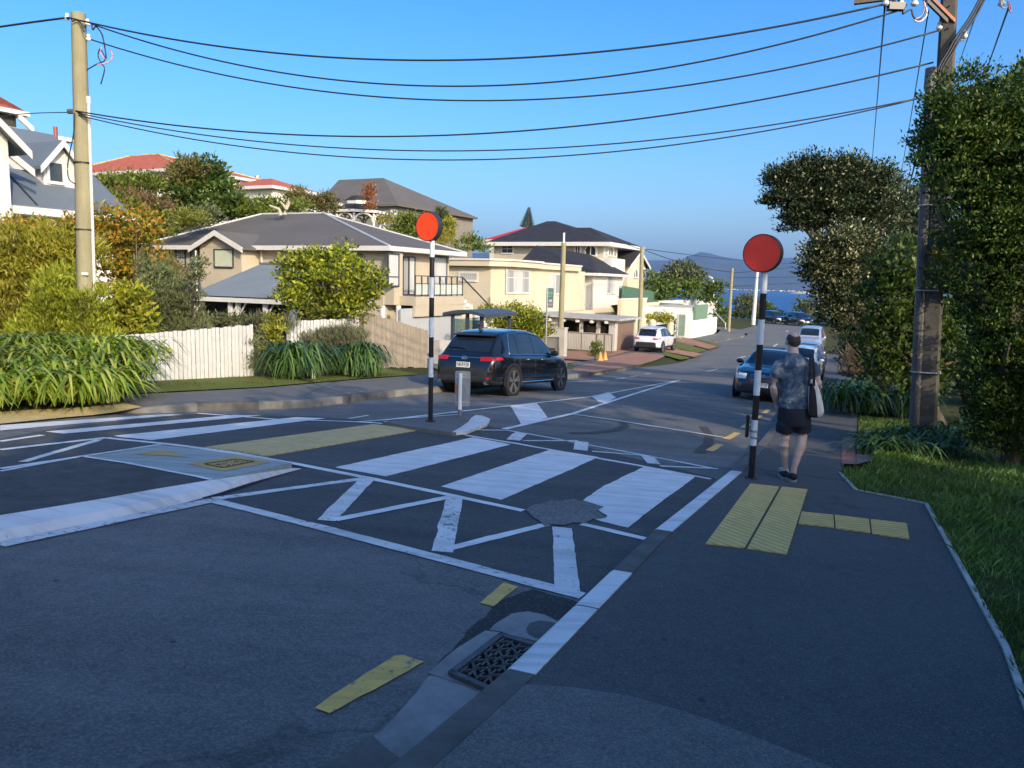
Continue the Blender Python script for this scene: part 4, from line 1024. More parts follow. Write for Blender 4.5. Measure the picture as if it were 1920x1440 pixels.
dr = wall('low_wall', 'low pale block wall at the driveway behind the black car', 'wall', [(24.6,15.4),(27.5,15.4)], lambda a,l: HAL(a,l)+1.05, .25, conc_w)
# ================================================================ STREET FURNITURE
def proj(p):
    # inverse of ray()
    t = math.pi/2-PITCH; x, y, z = p[0], p[1], p[2]-CAM
    a = x; b = y*math.cos(t)+z*math.sin(t); d = -y*math.sin(t)+z*math.cos(t); d = -d
    a, b = a/d, b/d
    a, b = a*math.cos(-ROLL)-b*math.sin(-ROLL), a*math.sin(-ROLL)+b*math.cos(-ROLL)
    return 960+a*F, 720-b*F
black_p = M('glossy black pole paint', (.014,.014,.015), .35, .2, 4)
white_p = M('white pole paint', (.72,.72,.72), .4, .06, 4)
orange = M('orange red reflective disc', (.95,.075,.012), .5, .05, 2)
steel = M('galvanised steel', (.42,.43,.44), .42, .12, 6, metal=.7)
def beacon(name, label, base, bands, px0, px1, ytop, discc, discr, off, face):
    g = G(*base, off); Y = g.y
    o = thing(name, label, 'beacon', g)
    def zz(y): t = (y-bands[0][0])/(base[1]-bands[0][0]); return at(px0+(px1-px0)*t, y, Y).z
    m = MB(); R = .038; T = lambda v: Vector((g.x, g.y, 0))+Vector(v)
    hs = [(R, g.z-.02)]; mi = []
    for y0, c in bands[::-1]:
        z = zz(y0); hs.append((R, z)); mi.append(c)
        if (y0, c) != bands[0]: hs.append((R, z+.0005)); mi.append(c)
    m.lathe(hs, T, 20, mi)
    p = m.build('pole', [white_p, black_p], o, smooth=True)
    d = at(*discc, Y); d = Vector((g.x+(d.x-g.x)*.6, d.y, d.z))
    nrm = K(-1, .1, 0)-K(0,0,0); rot = nrm.to_track_quat('Z', 'Y').to_matrix()
    T2 = lambda v: d+rot @ Vector(v)
    th = .055
    MB().lathe([(0,-th),(discr,-th),(discr+.006,-th+.004),(discr+.006,th-.004),(discr,th),(discr-.004,th),(discr-.004,th-.006),(0,th-.006)], T2, 40).build('disc_drum', M('charcoal disc rim', (.035,.037,.04), .4), o, smooth=False)
    MB().lathe([(0,th-.004),(discr-.006,th-.004)], T2, 40).build('disc_face', face, o)
    MB().tube([Vector((g.x,g.y,zz(bands[0][0])-.01)), Vector((g.x,g.y,zz(bands[0][0])+.02))], .045, 16).build('collar', steel, o)
    MB().lathe([(0,0),(.075,0),(.075,.012),(.04,.014)], lambda v: g+Vector(v), 20).build('base_plate', M('dark base', (.03,.03,.03), .7), o)
    return o, g, zz
b1, g1, z1_ = beacon('crossing_beacon', 'black and white striped beacon pole with red disc beside the walking man', (1408,897),
    [(505,0),(550,1),(599,0),(646,1),(694,0),(741,1),(787,0),(835,1)], 1425, 1408, 0, (1427,475), .215, .1, M('red reflective disc', (.97,.055,.025), .5, .05, 3))
b2, g2, z2_ = beacon('crossing_beacon', 'striped beacon pole with orange disc on the traffic island near the black car', (807,790),
    [(448,0),(482,1),(520,0),(558,1),(595,0),(632,1),(670,0),(707,1)], 803, 807, 0, (801,425), .215, .07, orange)
# clamp and reflector slat on the near pole
m = MB()
for y in (806, 818): m.tube([Vector((g1.x,g1.y,z1_(y))), Vector((g1.x,g1.y,z1_(y)-.025))], .046, 16)
m.tube([Vector((g1.x-.06,g1.y,z1_(812))), Vector((g1.x,g1.y,z1_(812)))], .012, 6); m.build('clamp', steel, b1)
m = MB(); m.box(g1.x-.1, g1.x-.07, g1.y-.02, g1.y+.02, z1_(820), z1_(778)); m.build('bracket', black_p, b1)
# ---- islands ----
pad_top = .085
# near left island: sloping white kerb, old asphalt top, grey pad
outer = [(0,1014),(167,980),(333,945),(400,927),(470,904),(569,877)]
inner = [(0,966),(100,950),(197,934),(290,917),(400,899),(546,868)]
oa = [Vector(gAL(*p, .01)) for p in outer]; ia = [Vector(gAL(*p, pad_top)) for p in inner]
d0 = (oa[0]-oa[1]).normalized()
oa = [oa[0]+d0*6]+oa; ia = [ia[0]+d0*6]+ia
m = MB()
for i in range(len(oa)-1):
    P = lambda v, h: K(v.x, v.y, HAL(*v)+h)
    e0 = oa[i].lerp(ia[i], .25); e1 = oa[i+1].lerp(ia[i+1], .25)
    h0 = .055 if i < len(oa)-2 else .055; h1 = .055 if i+1 < len(oa)-1 else .01
    m.poly([P(oa[i],-.01), P(oa[i+1],-.01), P(e1,h1), P(e0,h0)]); m.poly([P(e0,h0), P(e1,h1), P(ia[i+1],pad_top if i+1 < len(oa)-1 else .03), P(ia[i],pad_top)])
struct(m.build('island_kerb', whitek, org=(0,0,0)))
isl_off = lambda a, l: pad_top-.002
p1 = [Vector(gAL(*p, pad_top)) for p in ((153,856),(397,900),(290,917),(197,934),(100,950),(0,966))]; p1.append(p1[-1]+d0*6); p1.append(Vector(gAL(0,884,pad_top))+d0*6); p1.append(Vector(gAL(0,884,pad_top)))
struct(drape('traffic_island', [tuple(v) for v in p1], pad_top-.002, concrete('scuffed island asphalt', (.075,.072,.068), .5), org=(0,0,0), skirt=.1))
padp = [(153,856),(283,836),(300,834),(547,868),(397,900)]
struct(drape('island_pad', [gAL(*p, pad_top) for p in padp], pad_top+.0, pad_paint, skirt=.1))
struct(drape('island_line', seg((153,856),(397,900),.05,pad_top), pad_top+.006, white))
struct(drape('island_line', seg((150,857),(300,834),.06,pad_top), pad_top+.006, white))
struct(drape('island_line', seg((0,884),(153,856),.06,pad_top), pad_top+.004, white))
ypad = paint('ochre pad paint', (.52,.34,.09), .36)
struct(drape('painted_panel', [gAL(*p, pad_top) for p in ((250,852),(307,844),(355,858))], pad_top+.004, ypad))
struct(drape('painted_panel', [gAL(*p, pad_top) for p in ((348,870),(443,855),(510,867),(420,884))], pad_top+.004, ypad))
ln = MB(); cv = [Vector(gAL(*p, pad_top)) for p in ((383,871),(440,862),(477,866),(418,878))]
for a, b in zip(cv, cv[1:]+cv[:1]): ln.tube([K(*a, HAL(*a)+pad_top+.006), K(*b, HAL(*b)+pad_top+.006)], .007, 5)
rnd = random.Random(2)
for i in range(9):
    u = .12+.095*i
    for v in (.3, .55, .75):
        a = cv[0].lerp(cv[1], u).lerp(cv[3].lerp(cv[2], u), v+rnd.uniform(-.06,.06)); b = a+Vector((rnd.uniform(-.04,.04), rnd.uniform(-.04,.04)))
        ln.tube([K(*a, HAL(*a)+pad_top+.005), K(*b, HAL(*b)+pad_top+.005)], .004, 4)
struct(ln.build('access_cover', M('rust stained cast cover', (.10,.06,.02), .7)))
# far island with the beacon
fi = [(717,791),(760,787),(812,782),(860,779),(885,778),(908,781),(918,788),(880,800),(862,810),(847,811),(770,800)]
struct(drape('traffic_island', [gAL(*p, .06) for p in fi], .062, asph_old, skirt=.08))
nose = [(848,812),(864,803),(878,793),(884,785),(892,780),(905,781),(919,787),(913,796),(896,802),(874,811)]
struct(drape('island_kerb', [gAL(*p, .05) for p in nose], .068, whitek, skirt=.05))
# keep left sign seen from behind
gs = G(862, 781, .07); Y = gs.y
sg = thing('traffic_sign', 'small grey sign back on a short white post on the traffic island', 'sign', gs)
zt = at(862,700,Y).z; zm = at(862,775,Y).z
m = MB(); m.tube([gs, Vector((gs.x,gs.y,gs.z+.12))], .036, 12, 0); m.build('sleeve', M('grey post sleeve', (.16,.16,.16), .5), sg)
m = MB(); m.tube([Vector((gs.x,gs.y,gs.z+.12)), Vector((gs.x,gs.y,zt))], .032, 12); m.build('post', white_p, sg)
x0 = at(853,700,Y).x; x1 = at(882,700,Y).x; z0 = at(862,762,Y).z; z1 = at(862,696,Y).z
def rrect(x0, x1, z0, z1, y, r=.03, n=4):
    out = []
    for cx, cz, t0 in ((x1-r, z1-r, 0), (x0+r, z1-r, 90), (x0+r, z0+r, 180), (x1-r, z0+r, 270)):
        for k in range(n+1): t = math.radians(t0+90*k/n); out.append(Vector((cx+r*math.cos(t), y, cz+r*math.sin(t))))
    return out
m = MB(); m.prism(rrect(x0, x1, z0, z1, Y+.04), (0,.012,0)); m.build('panel', M('dull aluminium sign back', (.30,.31,.31), .5, .25, 5, metal=.4), sg)
for y in (708, 755): m = MB(); z = at(862,y,Y).z; m.box(x0+.01, x1-.01, Y+.025, Y+.04, z-.015, z+.015); m.build('bracket', steel, sg)
m = MB(); zz_ = at(862,729,Y).z; m.box(x0+.004, x0+.045, Y+.036, Y+.0395, zz_-.05, zz_+.05); m.build('sticker', M('orange sticker', (.6,.10,.03), .5), sg)

# ---- storm drain ----
c00, c10, c11, c01 = [Vector(gAL(*p, .02)) for p in ((848,1263),(939,1193),(1020,1217),(922,1296))]
B = lambda u, v: c00.lerp(c10, u).lerp(c01.lerp(c11, u), v)
gr = thing('storm_drain', 'cast iron storm drain grate with wavy bars set in the kerb channel', 'drain', K(*B(.5,.5), HAL(*B(.5,.5))))
iron_d = M('worn cast iron', (.085,.08,.08), .55, .3, 20, .4, 60, metal=.3)
P = lambda v, h: K(v.x, v.y, HAL(*v)+h)
m = MB(); m.poly([P(B(0,0),.0125), P(B(1,0),.0125), P(B(1,1),.0125), P(B(0,1),.0125)]); m.build('pit_shade', M('black pit', (.004,.004,.004), .9), gr)  # flat black sheet paints the darkness of the depth under the bars
m = MB()
def bar(q, w, z0, z1):
    for a, b in zip(q, q[1:]):
        d = (b-a).normalized(); n = Vector((-d.y, d.x))*w/2; e = d*w*.3
        m.hexa([P(a-n-e,z0), P(b-n+e,z0), P(b+n+e,z0), P(a+n-e,z0), P(a-n-e,z1), P(b-n+e,z1), P(b+n+e,z1), P(a+n-e,z1)])
for q in ((B(0,0),B(1,0)),(B(1,0),B(1,1)),(B(1,1),B(0,1)),(B(0,1),B(0,0))): bar(list(q), .035, .014, .034)
m.build('frame', iron_d, gr); m = MB(); nr = 8
for k in range(1, nr):
    u = k/nr; bar([B(u+.035*math.sin(j/18*math.pi*5+(k%2)*math.pi), j/18) for j in range(19)], .013, .016, .031)
    for j in range(5):
        v = (j+.35+.3*(k%2))/5
        if k < nr-1 or True: bar([B(u-.5/nr+.0, v), B(u+.5/nr, v)], .011, .017, .030)
m.build('bars', iron_d, gr)

# ---- poles ----
def wood(name, c): return M(name, c, .9, .22, 2.2, .35, 20, streak=14)
woodp = wood('greenish treated pole timber', (.27,.24,.14))
def pole(name, label, top, bot, Y, r0, r1, mat, zb=None, group=None):
    t = at(*top, Y); b = at(*bot, Y)
    if zb is not None: k = (zb-t.z)/(b.z-t.z); b = t+(b-t)*k
    o = thing(name, label, 'pole', b, group)
    MB().tube([b, b.lerp(t, .5), t], [r0, (r0+r1)/2, r1], 18).build('shaft', mat, o, smooth=False)
    autosmooth(o.children[0]); return o, b, t
YL = 16.3
lp, lb_, lt_ = pole('utility_pole', 'tall wooden utility pole rising from the bushes on the left', (147,25), (163,590), YL, .185, .135, woodp, -.6)
lerpz = lambda b, t, y: b.lerp(t, (at(150,y,YL).z-b.z)/(t.z-b.z))
p0 = lerpz(lb_, lt_, 575); p1 = lerpz(lb_, lt_, 183)
m = MB(); m.tube([p0+Vector((.19,-.02,0)), p1+Vector((.165,-.02,0))], .03, 8).tube([p1+Vector((.165,-.02,-.12)), p1+Vector((.165,-.02,.02))], .042, 8); m.build('conduit', trim, lp)
strap = M('black strap', (.02,.02,.02), .5)
for y in (307, 432): q = lerpz(lb_, lt_, y); m = MB(); m.tube([q, q+Vector((0,0,.03))], .178, 18); m.build('strap', strap, lp)
porc = M('white porcelain', (.7,.7,.66), .25)
def insul(par, p, r=.05):
    MB().lathe([(0,0),(r*.6,0),(r,.02),(r,.05),(r*.6,.065),(r*.6,.08),(r*.85,.095),(r*.5,.13),(0,.13)], lambda v: p+Vector(v), 12).build('insulator', porc, par)
q = lerpz(lb_, lt_, 34)
for dx, dy in ((-.2,0),(.2,.0)): insul(lp, q+Vector((dx,-.05,-.06-(.1 if dx > 0 else 0))))
q = lerpz(lb_, lt_, 72); insul(lp, q+Vector((.2,-.02,-.05)))
wirem = M('black cable', (.012,.012,.014), .5); pinkm = M('pink cable sheath', (.55,.30,.40), .5)
def loop(par, pts, r, mat, name='cable_loop'):
    P = [Vector(p) for p in pts]; out = []
    for i in range(len(P)-1):
        a = P[max(0,i-1)]; b = P[i]; c = P[i+1]; d = P[min(len(P)-1,i+2)]
        for k in range(6):
            t = k/6; out.append(.5*((2*b)+(c-a)*t+(2*a-5*b+4*c-d)*t*t+(3*b-a-3*c+d)*t**3))
    out.append(P[-1]); MB().tube(out, r, 6).build(name, mat, par, smooth=True)
loop(lp, [at(x,y,YL) for x,y in ((172,45),(174,56),(180,50),(190,62),(194,75),(198,98),(199,110))], .014, wirem)
loop(lp, [at(x,y,YL) for x,y in ((163,131),(180,121),(197,112),(188,92),(184,105),(190,118),(196,130),(189,158))], .012, wirem)
loop(lp, [at(x,y,YL) for x,y in ((190,88),(189,100),(197,110)) ], .013, pinkm); loop(lp, [at(x,y,YL) for x,y in ((206,92),(211,103),(207,114),(196,119),(182,121))], .013, pinkm)
loop(lp, [at(x,y,YL-.2) for x,y in ((140,212),(138,250),(131,285),(127,310),(129,335),(141,345))], .012, wirem)
loop(lp, [at(x,y,YL-.2) for x,y in ((135,40),(148,38),(158,60))], .014, wirem)
q = lerpz(lb_, lt_, 210); m = MB(); m.tube([q+Vector((-.25,-.03,0)), q+Vector((.0,-.05,0))], .05, 8); m.build('clamp', M('grey clamp', (.08,.08,.08), .6), lp)
tagm = MB(); q = lerpz(lb_, lt_, 513); tagm.box(q.x+.02, q.x+.16, q.y-.2, q.y-.185, q.z-.03, q.z+.03); tagm.build('number_tag', trim, lp)
# right concrete pole
concp = concrete('aged pole concrete', (.085,.08,.07), .3, .5)
YR = 13.7; t_ = at(1790,-190,YR); b_ = G(1735,838,.05)
rp = thing('utility_pole', 'thick grey concrete utility pole wrapped by the hedge on the right', 'pole', b_)
m = MB(); dirx = (K(0,-1,0)-K(0,0,0)); diry = K(1,0,0)-K(0,0,0)
def octo(c, w, d): 
    ch = .28*w; pts = [(-w,-d+ch),(-w+ch,-d),(w-ch,-d),(w,-d+ch),(w,d-ch),(w-ch,d),(-w+ch,d),(-w,d-ch)]
    return [c+dirx*x+diry*y for x, y in pts]
r0 = octo(b_-Vector((0,0,.3)), .17, .15); r1 = octo(t_, .115, .11)
for k in range(8): m.poly([r0[k], r0[(k+1)%8], r1[(k+1)%8], r1[k]])
m.poly(r1); m.build('shaft', concp, rp)
# timber stub strapped on the road side
u0 = b_+Vector((-.215,-.03,-.3)); u1 = at(1748,128,YR-.02)
MB().tube([u0, u1-Vector((0,0,.3))], .085, 12).build('cable_duct', M('dark steel duct', (.10,.095,.09), .55, .2), rp)
MB().tube([u1-Vector((0,0,.32)), u1], .105, 12).build('duct_cap', M('grey duct cap', (.14,.13,.12), .6), rp)
for y in (330, 387, 545, 695):
    c = b_.lerp(t_, (at(1750,y,YR).z-b_.z)/(t_.z-b_.z)); m = MB()
    w0 = .165-.055*(at(1750,y,YR).z-b_.z)/(t_.z-b_.z)
    e = c.copy(); dd_ = u0.lerp(u1, (c.z-u0.z)/(u1.z-u0.z))
    rr_ = [e+dirx*(w0+.012)+diry*-.16, Vector((dd_.x-.09,dd_.y-.10,c.z)), Vector((dd_.x-.10,dd_.y+.05,c.z)), e+dirx*(w0+.012)+diry*.16]
    for a, b in zip(rr_, rr_[1:]+rr_[:1]): m.tube([a, b], .012, 5)
    m.build('strap', M('pale strap', (.5,.5,.48), .5), rp)
# crossarm with braces and insulators
ca = b_.lerp(t_, (at(1785,-12,YR).z-b_.z)/(t_.z-b_.z)); arm0 = ca-dirx*1.45-diry*.17; arm1 = ca+dirx*1.5-diry*.17
timber = wood('old crossarm timber', (.16,.12,.085))
def beam(m, a, b, w, h):
    d = (b-a).normalized(); s_ = d.cross(Vector((0,0,1))).normalized()*w/2; u = Vector((0,0,h/2))
    m.hexa([a-s_-u, b-s_-u, b+s_-u, a+s_-u, a-s_+u, b-s_+u, b+s_+u, a+s_+u])
m = MB(); beam(m, arm0, arm1, .09, .11); m.build('crossarm', timber, rp)
rustm = M('rusty brace', (.34,.13,.07), .7, .3)
for (x, y), mt in (((1742,-8), rustm), ((1728,-8), wirem)):
    m = MB(); beam(m, at(x,y,YR-.25), at(x+48,y+48,YR-.2), .05, .06); m.build('brace', mt, rp)
for x in (1662, 1690, 1716, 1880):
    p = at(x, -8, YR-.25); insul(rp, p-Vector((0,0,.16)), .06)
fz = MB(); p = at(1680,12,YR-.25); fz.box(p.x-.13, p.x+.13, p.y-.06, p.y+.06, p.z-.06, p.z+.05); fz.tube([p+Vector((-.04,0,.05)), p+Vector((-.04,0,.12))], .03, 8).tube([p+Vector((.05,0,.05)), p+Vector((.05,0,.12))], .03, 8); fz.build('fuse_box', M('black fuse box', (.02,.022,.025), .4), rp)
loop(rp, [at(x,y,YR-.3) for x,y in ((1700,8),(1692,26),(1708,18),(1712,30),(1722,38),(1733,22),(1738,0))], .014, wirem)
loop(rp, [at(x,y,YR-.3) for x,y in ((1714,38),(1726,40),(1738,26),(1733,5))], .013, M('white cable', (.6,.58,.58), .5))
loop(rp, [at(x,y,YR-.3) for x,y in ((1732,2),(1734,14),(1728,30),(1716,36))], .012, pinkm)
loop(rp, [at(x,y,YR-.3) for x,y in ((1876,0),(1878,12),(1886,16))], .014, M('white cable')); loop(rp, [at(x,y,YR-.3) for x,y in ((1890,2),(1892,16),(1896,22),(1894,6))], .013, pinkm)
for k in range(3): loop(rp, [at(x+k*4,y+k*2,YR-.32) for x,y in ((1838,-5),(1818,32),(1792,70),(1778,95),(1764,118),(1758,135),(1764,155))], .017, wirem)
loop(rp, [at(x,y,YR-.3) for x,y in ((1785,75),(1782,95),(1778,112),(1768,116))], .017, wirem)
for (x, y) in ((1761,56),(1808,72)): insul(rp, at(x,y,YR-.1), .05)
m = MB(); m.tube([at(1761,58,YR-.1), at(1785,60,YR-.1)], .012, 6).tube([at(1808,76,YR-.1), at(1795,76,YR-.1)], .012, 6); m.build('pin', steel, rp)
for y in (18, 60, 122, 142):
    c = b_.lerp(t_, (at(1788,y,YR).z-b_.z)/(t_.z-b_.z)); m = MB(); m.tube([c-diry*.155, c-diry*.1], .012, 8); m.build('bolt_hole', wirem, rp)
# small distant poles
def dpole(label, top, bot, Y, r, zb=None): return pole('utility_pole', label, top, bot, Y, r, r*.8, woodp, zb)
mp, mb_, mt_ = dpole('wooden utility pole with white insulator behind the concrete gate pillar', (1057,455), (1050,660), 44.6, .17, -2.7)
MB().tube([mt_, mt_+Vector((0,0,.55))], .06, 8).build('insulator', porc, mp)
sp, sb_, st_ = dpole('slim wooden utility pole standing beside the white parked car', (1204,463), (1199,640), 62, .19, -3.0)
fp, fb_, ft_ = dpole('pale leaning utility pole at the far bend of the road', (1373,503), (1366,622), 80, .17, -3.0)
wpst = pole('utility_pole', 'white painted short pole behind the near striped beacon', (1420,508), (1413,598), 98, .26, .18, trim, -3.0)
# ---- wires ----
def wire(label, P0, P1, via, r=.014, n=48, group='overhead wires', name='overhead_wire'):
    lo, hi = -1.0, 6.0
    for _ in range(40):
        sg_ = (lo+hi)/2
        best = min(((abs(proj(q)[0]-via[0]), proj(q)[1]) for q in ((P0.lerp(P1, t/200)-Vector((0,0,4*sg_*(t/200)*(1-t/200)))) for t in range(0,201,2))))
        if best[1] < via[1]: lo = sg_
        else: hi = sg_
    pts = [P0.lerp(P1, t/n)-Vector((0,0,4*sg_*(t/n)*(1-t/n))) for t in range(n+1)]
    o = MB().tube(pts, r, 6).build(name, wirem, smooth=True)
    tag(o, label, 'wire', group); return o
a_ = YR-.25
wire('topmost wire across the road from the tall wooden pole', at(128,33,YL-.1), at(1662,7,a_), (770,113), .017)
wire('second wire from the top, reaching the fuse box on the right pole', at(172,45,YL), at(1690,18,a_), (770,160), .015)
wire('third wire from the top, ending at a stand-off on the right pole', at(164,72,YL), at(1761,57,a_), (830,188), .0145)
wire('fourth wire from the top, ending on the steel duct cap', at(142,208,YL-.15), at(1750,117,YR-.05), (830,254), .015)
wire('upper of the two thin lowest wires across the road', at(146,212,YL-.15), at(1728,183,YR-.1), (830,283), .012)
wire('lowest thin wire across the road', at(147,216,YL-.15), at(1726,184,YR-.1), (850,300), .012)
q = at(128,33,YL-.1); wire('wire leaving the frame at the top left from the wooden pole', q, Vector((q.x-9, q.y+3, q.z-.6)), (0,50), .02)
q = at(128,211,YL-.1); wire('thin wire running left from the wooden pole towards the orange roof', q, Vector((q.x-11, q.y+9, q.z+.4)), (50,213), .01)
w_ = wire('dark wire running down the road above the flowering tree', at(1659,12,a_), at(1633,330,47), (1648,120), .016)
wire('thin wire running down the road left of the concrete pole', at(1741,20,a_), at(1684,352,47), (1718,160), .011)
wire('thick brown cable running down the road beside the hedge', at(1742,190,a_), at(1701,356,40), (1722,280), .024)
wire('thin cable running down the road close to the hedge', at(1752,190,a_), at(1708,362,40), (1728,285), .012)
wire('dark wire rising from the hedge to the top right corner', at(1892,12,a_), at(1840,160,30), (1868,80), .017)
wire('pair wire behind the concrete pole', at(1840,0,a_), at(1798,120,30), (1818,62), .012)
for i, (l, a, b, v, Y0, Y1) in enumerate((('far wire from the black roofed house to the slim pole', (1165,454), (1203,468), (1185,462), 76, 62),
   ('far wire crossing in front of the hills from the slim pole', (1204,467), (1373,510), (1290,496), 62, 80),
   ('upper far wire over the hills', (1204,466), (1480,494), (1330,482), 62, 120),
   ('far wire from the leaning pole behind the near beacon', (1373,512), (1560,492), (1450,505), 80, 130),
   ('middle far wire over the sea hills', (1373,520), (1560,515), (1450,520), 80, 130),
   ('lowest far wire over the sea hills', (1330,540), (1560,528), (1450,533), 90, 130))):
    wire(l, at(*a, Y0), at(*b, Y1), v, .028, 24, 'distant wires')
# street lamp in the distance
sl_ = thing('street_lamp', 'tiny curved street lamp arm above the far clipped trees', 'lamp', at(1338,640,95))
P_ = [at(1338,600,95), at(1338,530,95), at(1335,521,95), at(1326,517,95), at(1314,516,95)]
MB().tube(P_, .1, 8).build('arm', trim, sl_); p = at(1317,516,95); MB().box(p.x-.6, p.x+.3, p.y-.15, p.y+.15, p.z-.1, p.z+.08).build('lamp_head', trim, sl_)

# ---- bus shelter and bus stop sign ----
A_, L_ = 28.0, 15.35; zg = HAL(A_, L_)+.1; zr_ = pL(897, 598, L_)[1] if False else at(897,598,K(A_,L_,0).y).z
bs = thing('bus_shelter', 'dark bus shelter with curved roof and glass sides behind the black car', 'shelter', K(A_+1.2, L_+.7, zg))
dkm = M('dark blue grey shelter frame', (.05,.06,.075), .45, .1)
m = MB(); seg_ = 8
for i in range(seg_):
    f0, f1 = i/seg_, (i+1)/seg_; z0 = .22*math.sin(math.pi*(f0*.8+.1)); z1 = .22*math.sin(math.pi*(f1*.8+.1))
    l0 = L_-.25+f0*2.0; l1 = L_-.25+f1*2.0
    m.hexa([K(A_-.25,l0,zr_+z0), K(A_+2.75,l0,zr_+z0), K(A_+2.75,l1,zr_+z1), K(A_-.25,l1,zr_+z1), K(A_-.25,l0,zr_+z0+.13), K(A_+2.75,l0,zr_+z0+.13), K(A_+2.75,l1,zr_+z1+.13), K(A_-.25,l1,zr_+z1+.13)])
m.build('roof', dkm, bs)
for a, l in ((A_,L_),(A_,L_+.7),(A_,L_+1.4),(A_+1.25,L_+1.4),(A_+2.5,L_+1.4),(A_+2.5,L_)):
    m = MB(); m.bal(a-.06, a+.06, l-.06, l+.06, zg-.1, zr_+.1); m.build('post', dkm, bs)
gl_ = bpy.data.materials.new('clear shelter glass'); gl_.use_nodes = True; n = gl_.node_tree
tb = n.nodes.new('ShaderNodeBsdfTransparent'); gb_ = n.nodes.new('ShaderNodeBsdfGlossy'); gb_.inputs['Roughness'].default_value = .03; mx = n.nodes.new('ShaderNodeMixShader'); mx.inputs[0].default_value = .18
tb.inputs['Color'].default_value = (.82,.9,.88,1)
n.links.new(tb.outputs[0], mx.inputs[1]); n.links.new(gb_.outputs[0], mx.inputs[2]); n.links.new(mx.outputs[0], n.nodes['Material Output'].inputs['Surface'])
for a0, a1, l0, l1 in ((A_-.01,A_+.01,L_+.08,L_+.62),(A_-.01,A_+.01,L_+.78,L_+1.32),(A_+.08,A_+1.18,L_+1.39,L_+1.41),(A_+1.32,A_+2.42,L_+1.39,L_+1.41)):
    m = MB(); m.bal(a0, a1, l0, l1, zg+.25, zr_-.05); m.build('glass_panel', gl_, bs)
m = MB(); m.bal(A_+.3, A_+2.2, L_+.9, L_+1.25, zg+.42, zg+.47).bal(A_+.5, A_+.56, L_+1.0, L_+1.2, zg, zg+.42).bal(A_+1.9, A_+1.96, L_+1.0, L_+1.2, zg, zg+.42); m.build('bench', steel, bs)
g = G(1022, 690, .12); bt = thing('bus_stop_sign', 'bus stop sign with tall dark panel on a slim grey pole', 'sign', g); Y = g.y
zt = at(1023,540,Y).z; m = MB(); m.tube([g, Vector((g.x,g.y,zt))], .036, 10); m.build('pole', steel, bt)
x0 = at(1025,550,Y).x; x1 = at(1038,550,Y).x; z0 = at(1030,577,Y).z; z1 = at(1030,540,Y).z
m = MB(); m.prism(rrect(x0, x1, z0, z1, Y-.02, .04), (0,.03,0)); pn = m.build('panel', M('slate sign panel', (.10,.13,.13), .45, .15), bt)
def stripe(fr0, fr1, zf0, zf1, col, nm): 
    m = MB(); m.box(x0+(x1-x0)*fr0, x0+(x1-x0)*fr1, Y-.0245, Y-.0205, z0+(z1-z0)*zf0, z0+(z1-z0)*zf1); m.build('sign_band', M(nm, col, .5), pn)
stripe(.1,.9,.88,.96,(.05,.16,.2),'teal sign band'); stripe(.12,.85,.68,.8,(.10,.28,.16),'green sign band'); stripe(.12,.8,.55,.63,(.10,.28,.16),'green sign band'); stripe(.35,.8,.3,.42,(.42,.40,.52),'lilac sign roundel'); stripe(.2,.85,.1,.22,(.30,.16,.26),'plum sign band')
# cones
for i, (x, y) in enumerate(((1125,676),(1134,675))):
    g = G(x, y, .14); k = thing('traffic_cone', ('left one of the two small yellow cones by the driveway bush', 'right one of the two small yellow cones by the driveway bush')[i], 'cone', g, 'small yellow cones')
    MB().lathe([(.15,.03),(.05,.48),(.04,.5),(0,.5)], lambda v: g+Vector(v), 14).build('cone_body', M('worn yellow plastic', (.62,.34,.08), .6, .2), k)
    MB().box(g.x-.18, g.x+.18, g.y-.18, g.y+.18, g.z-.01, g.z+.03).build('base', M('worn yellow plastic'), k)
# handrails at the far steps
hr = thing('handrail', 'white steel handrail down the far grassy steps', 'handrail', at(1345,610,84))
MB().tube([at(1333,578,88), at(1345,590,86), at(1360,606,84), at(1361,622,84)], .05, 6).build('rail', trim, hr)
MB().tube([at(1330,622,80), at(1331,605,80), at(1337,598,81)], .04, 6).build('post', trim, hr)
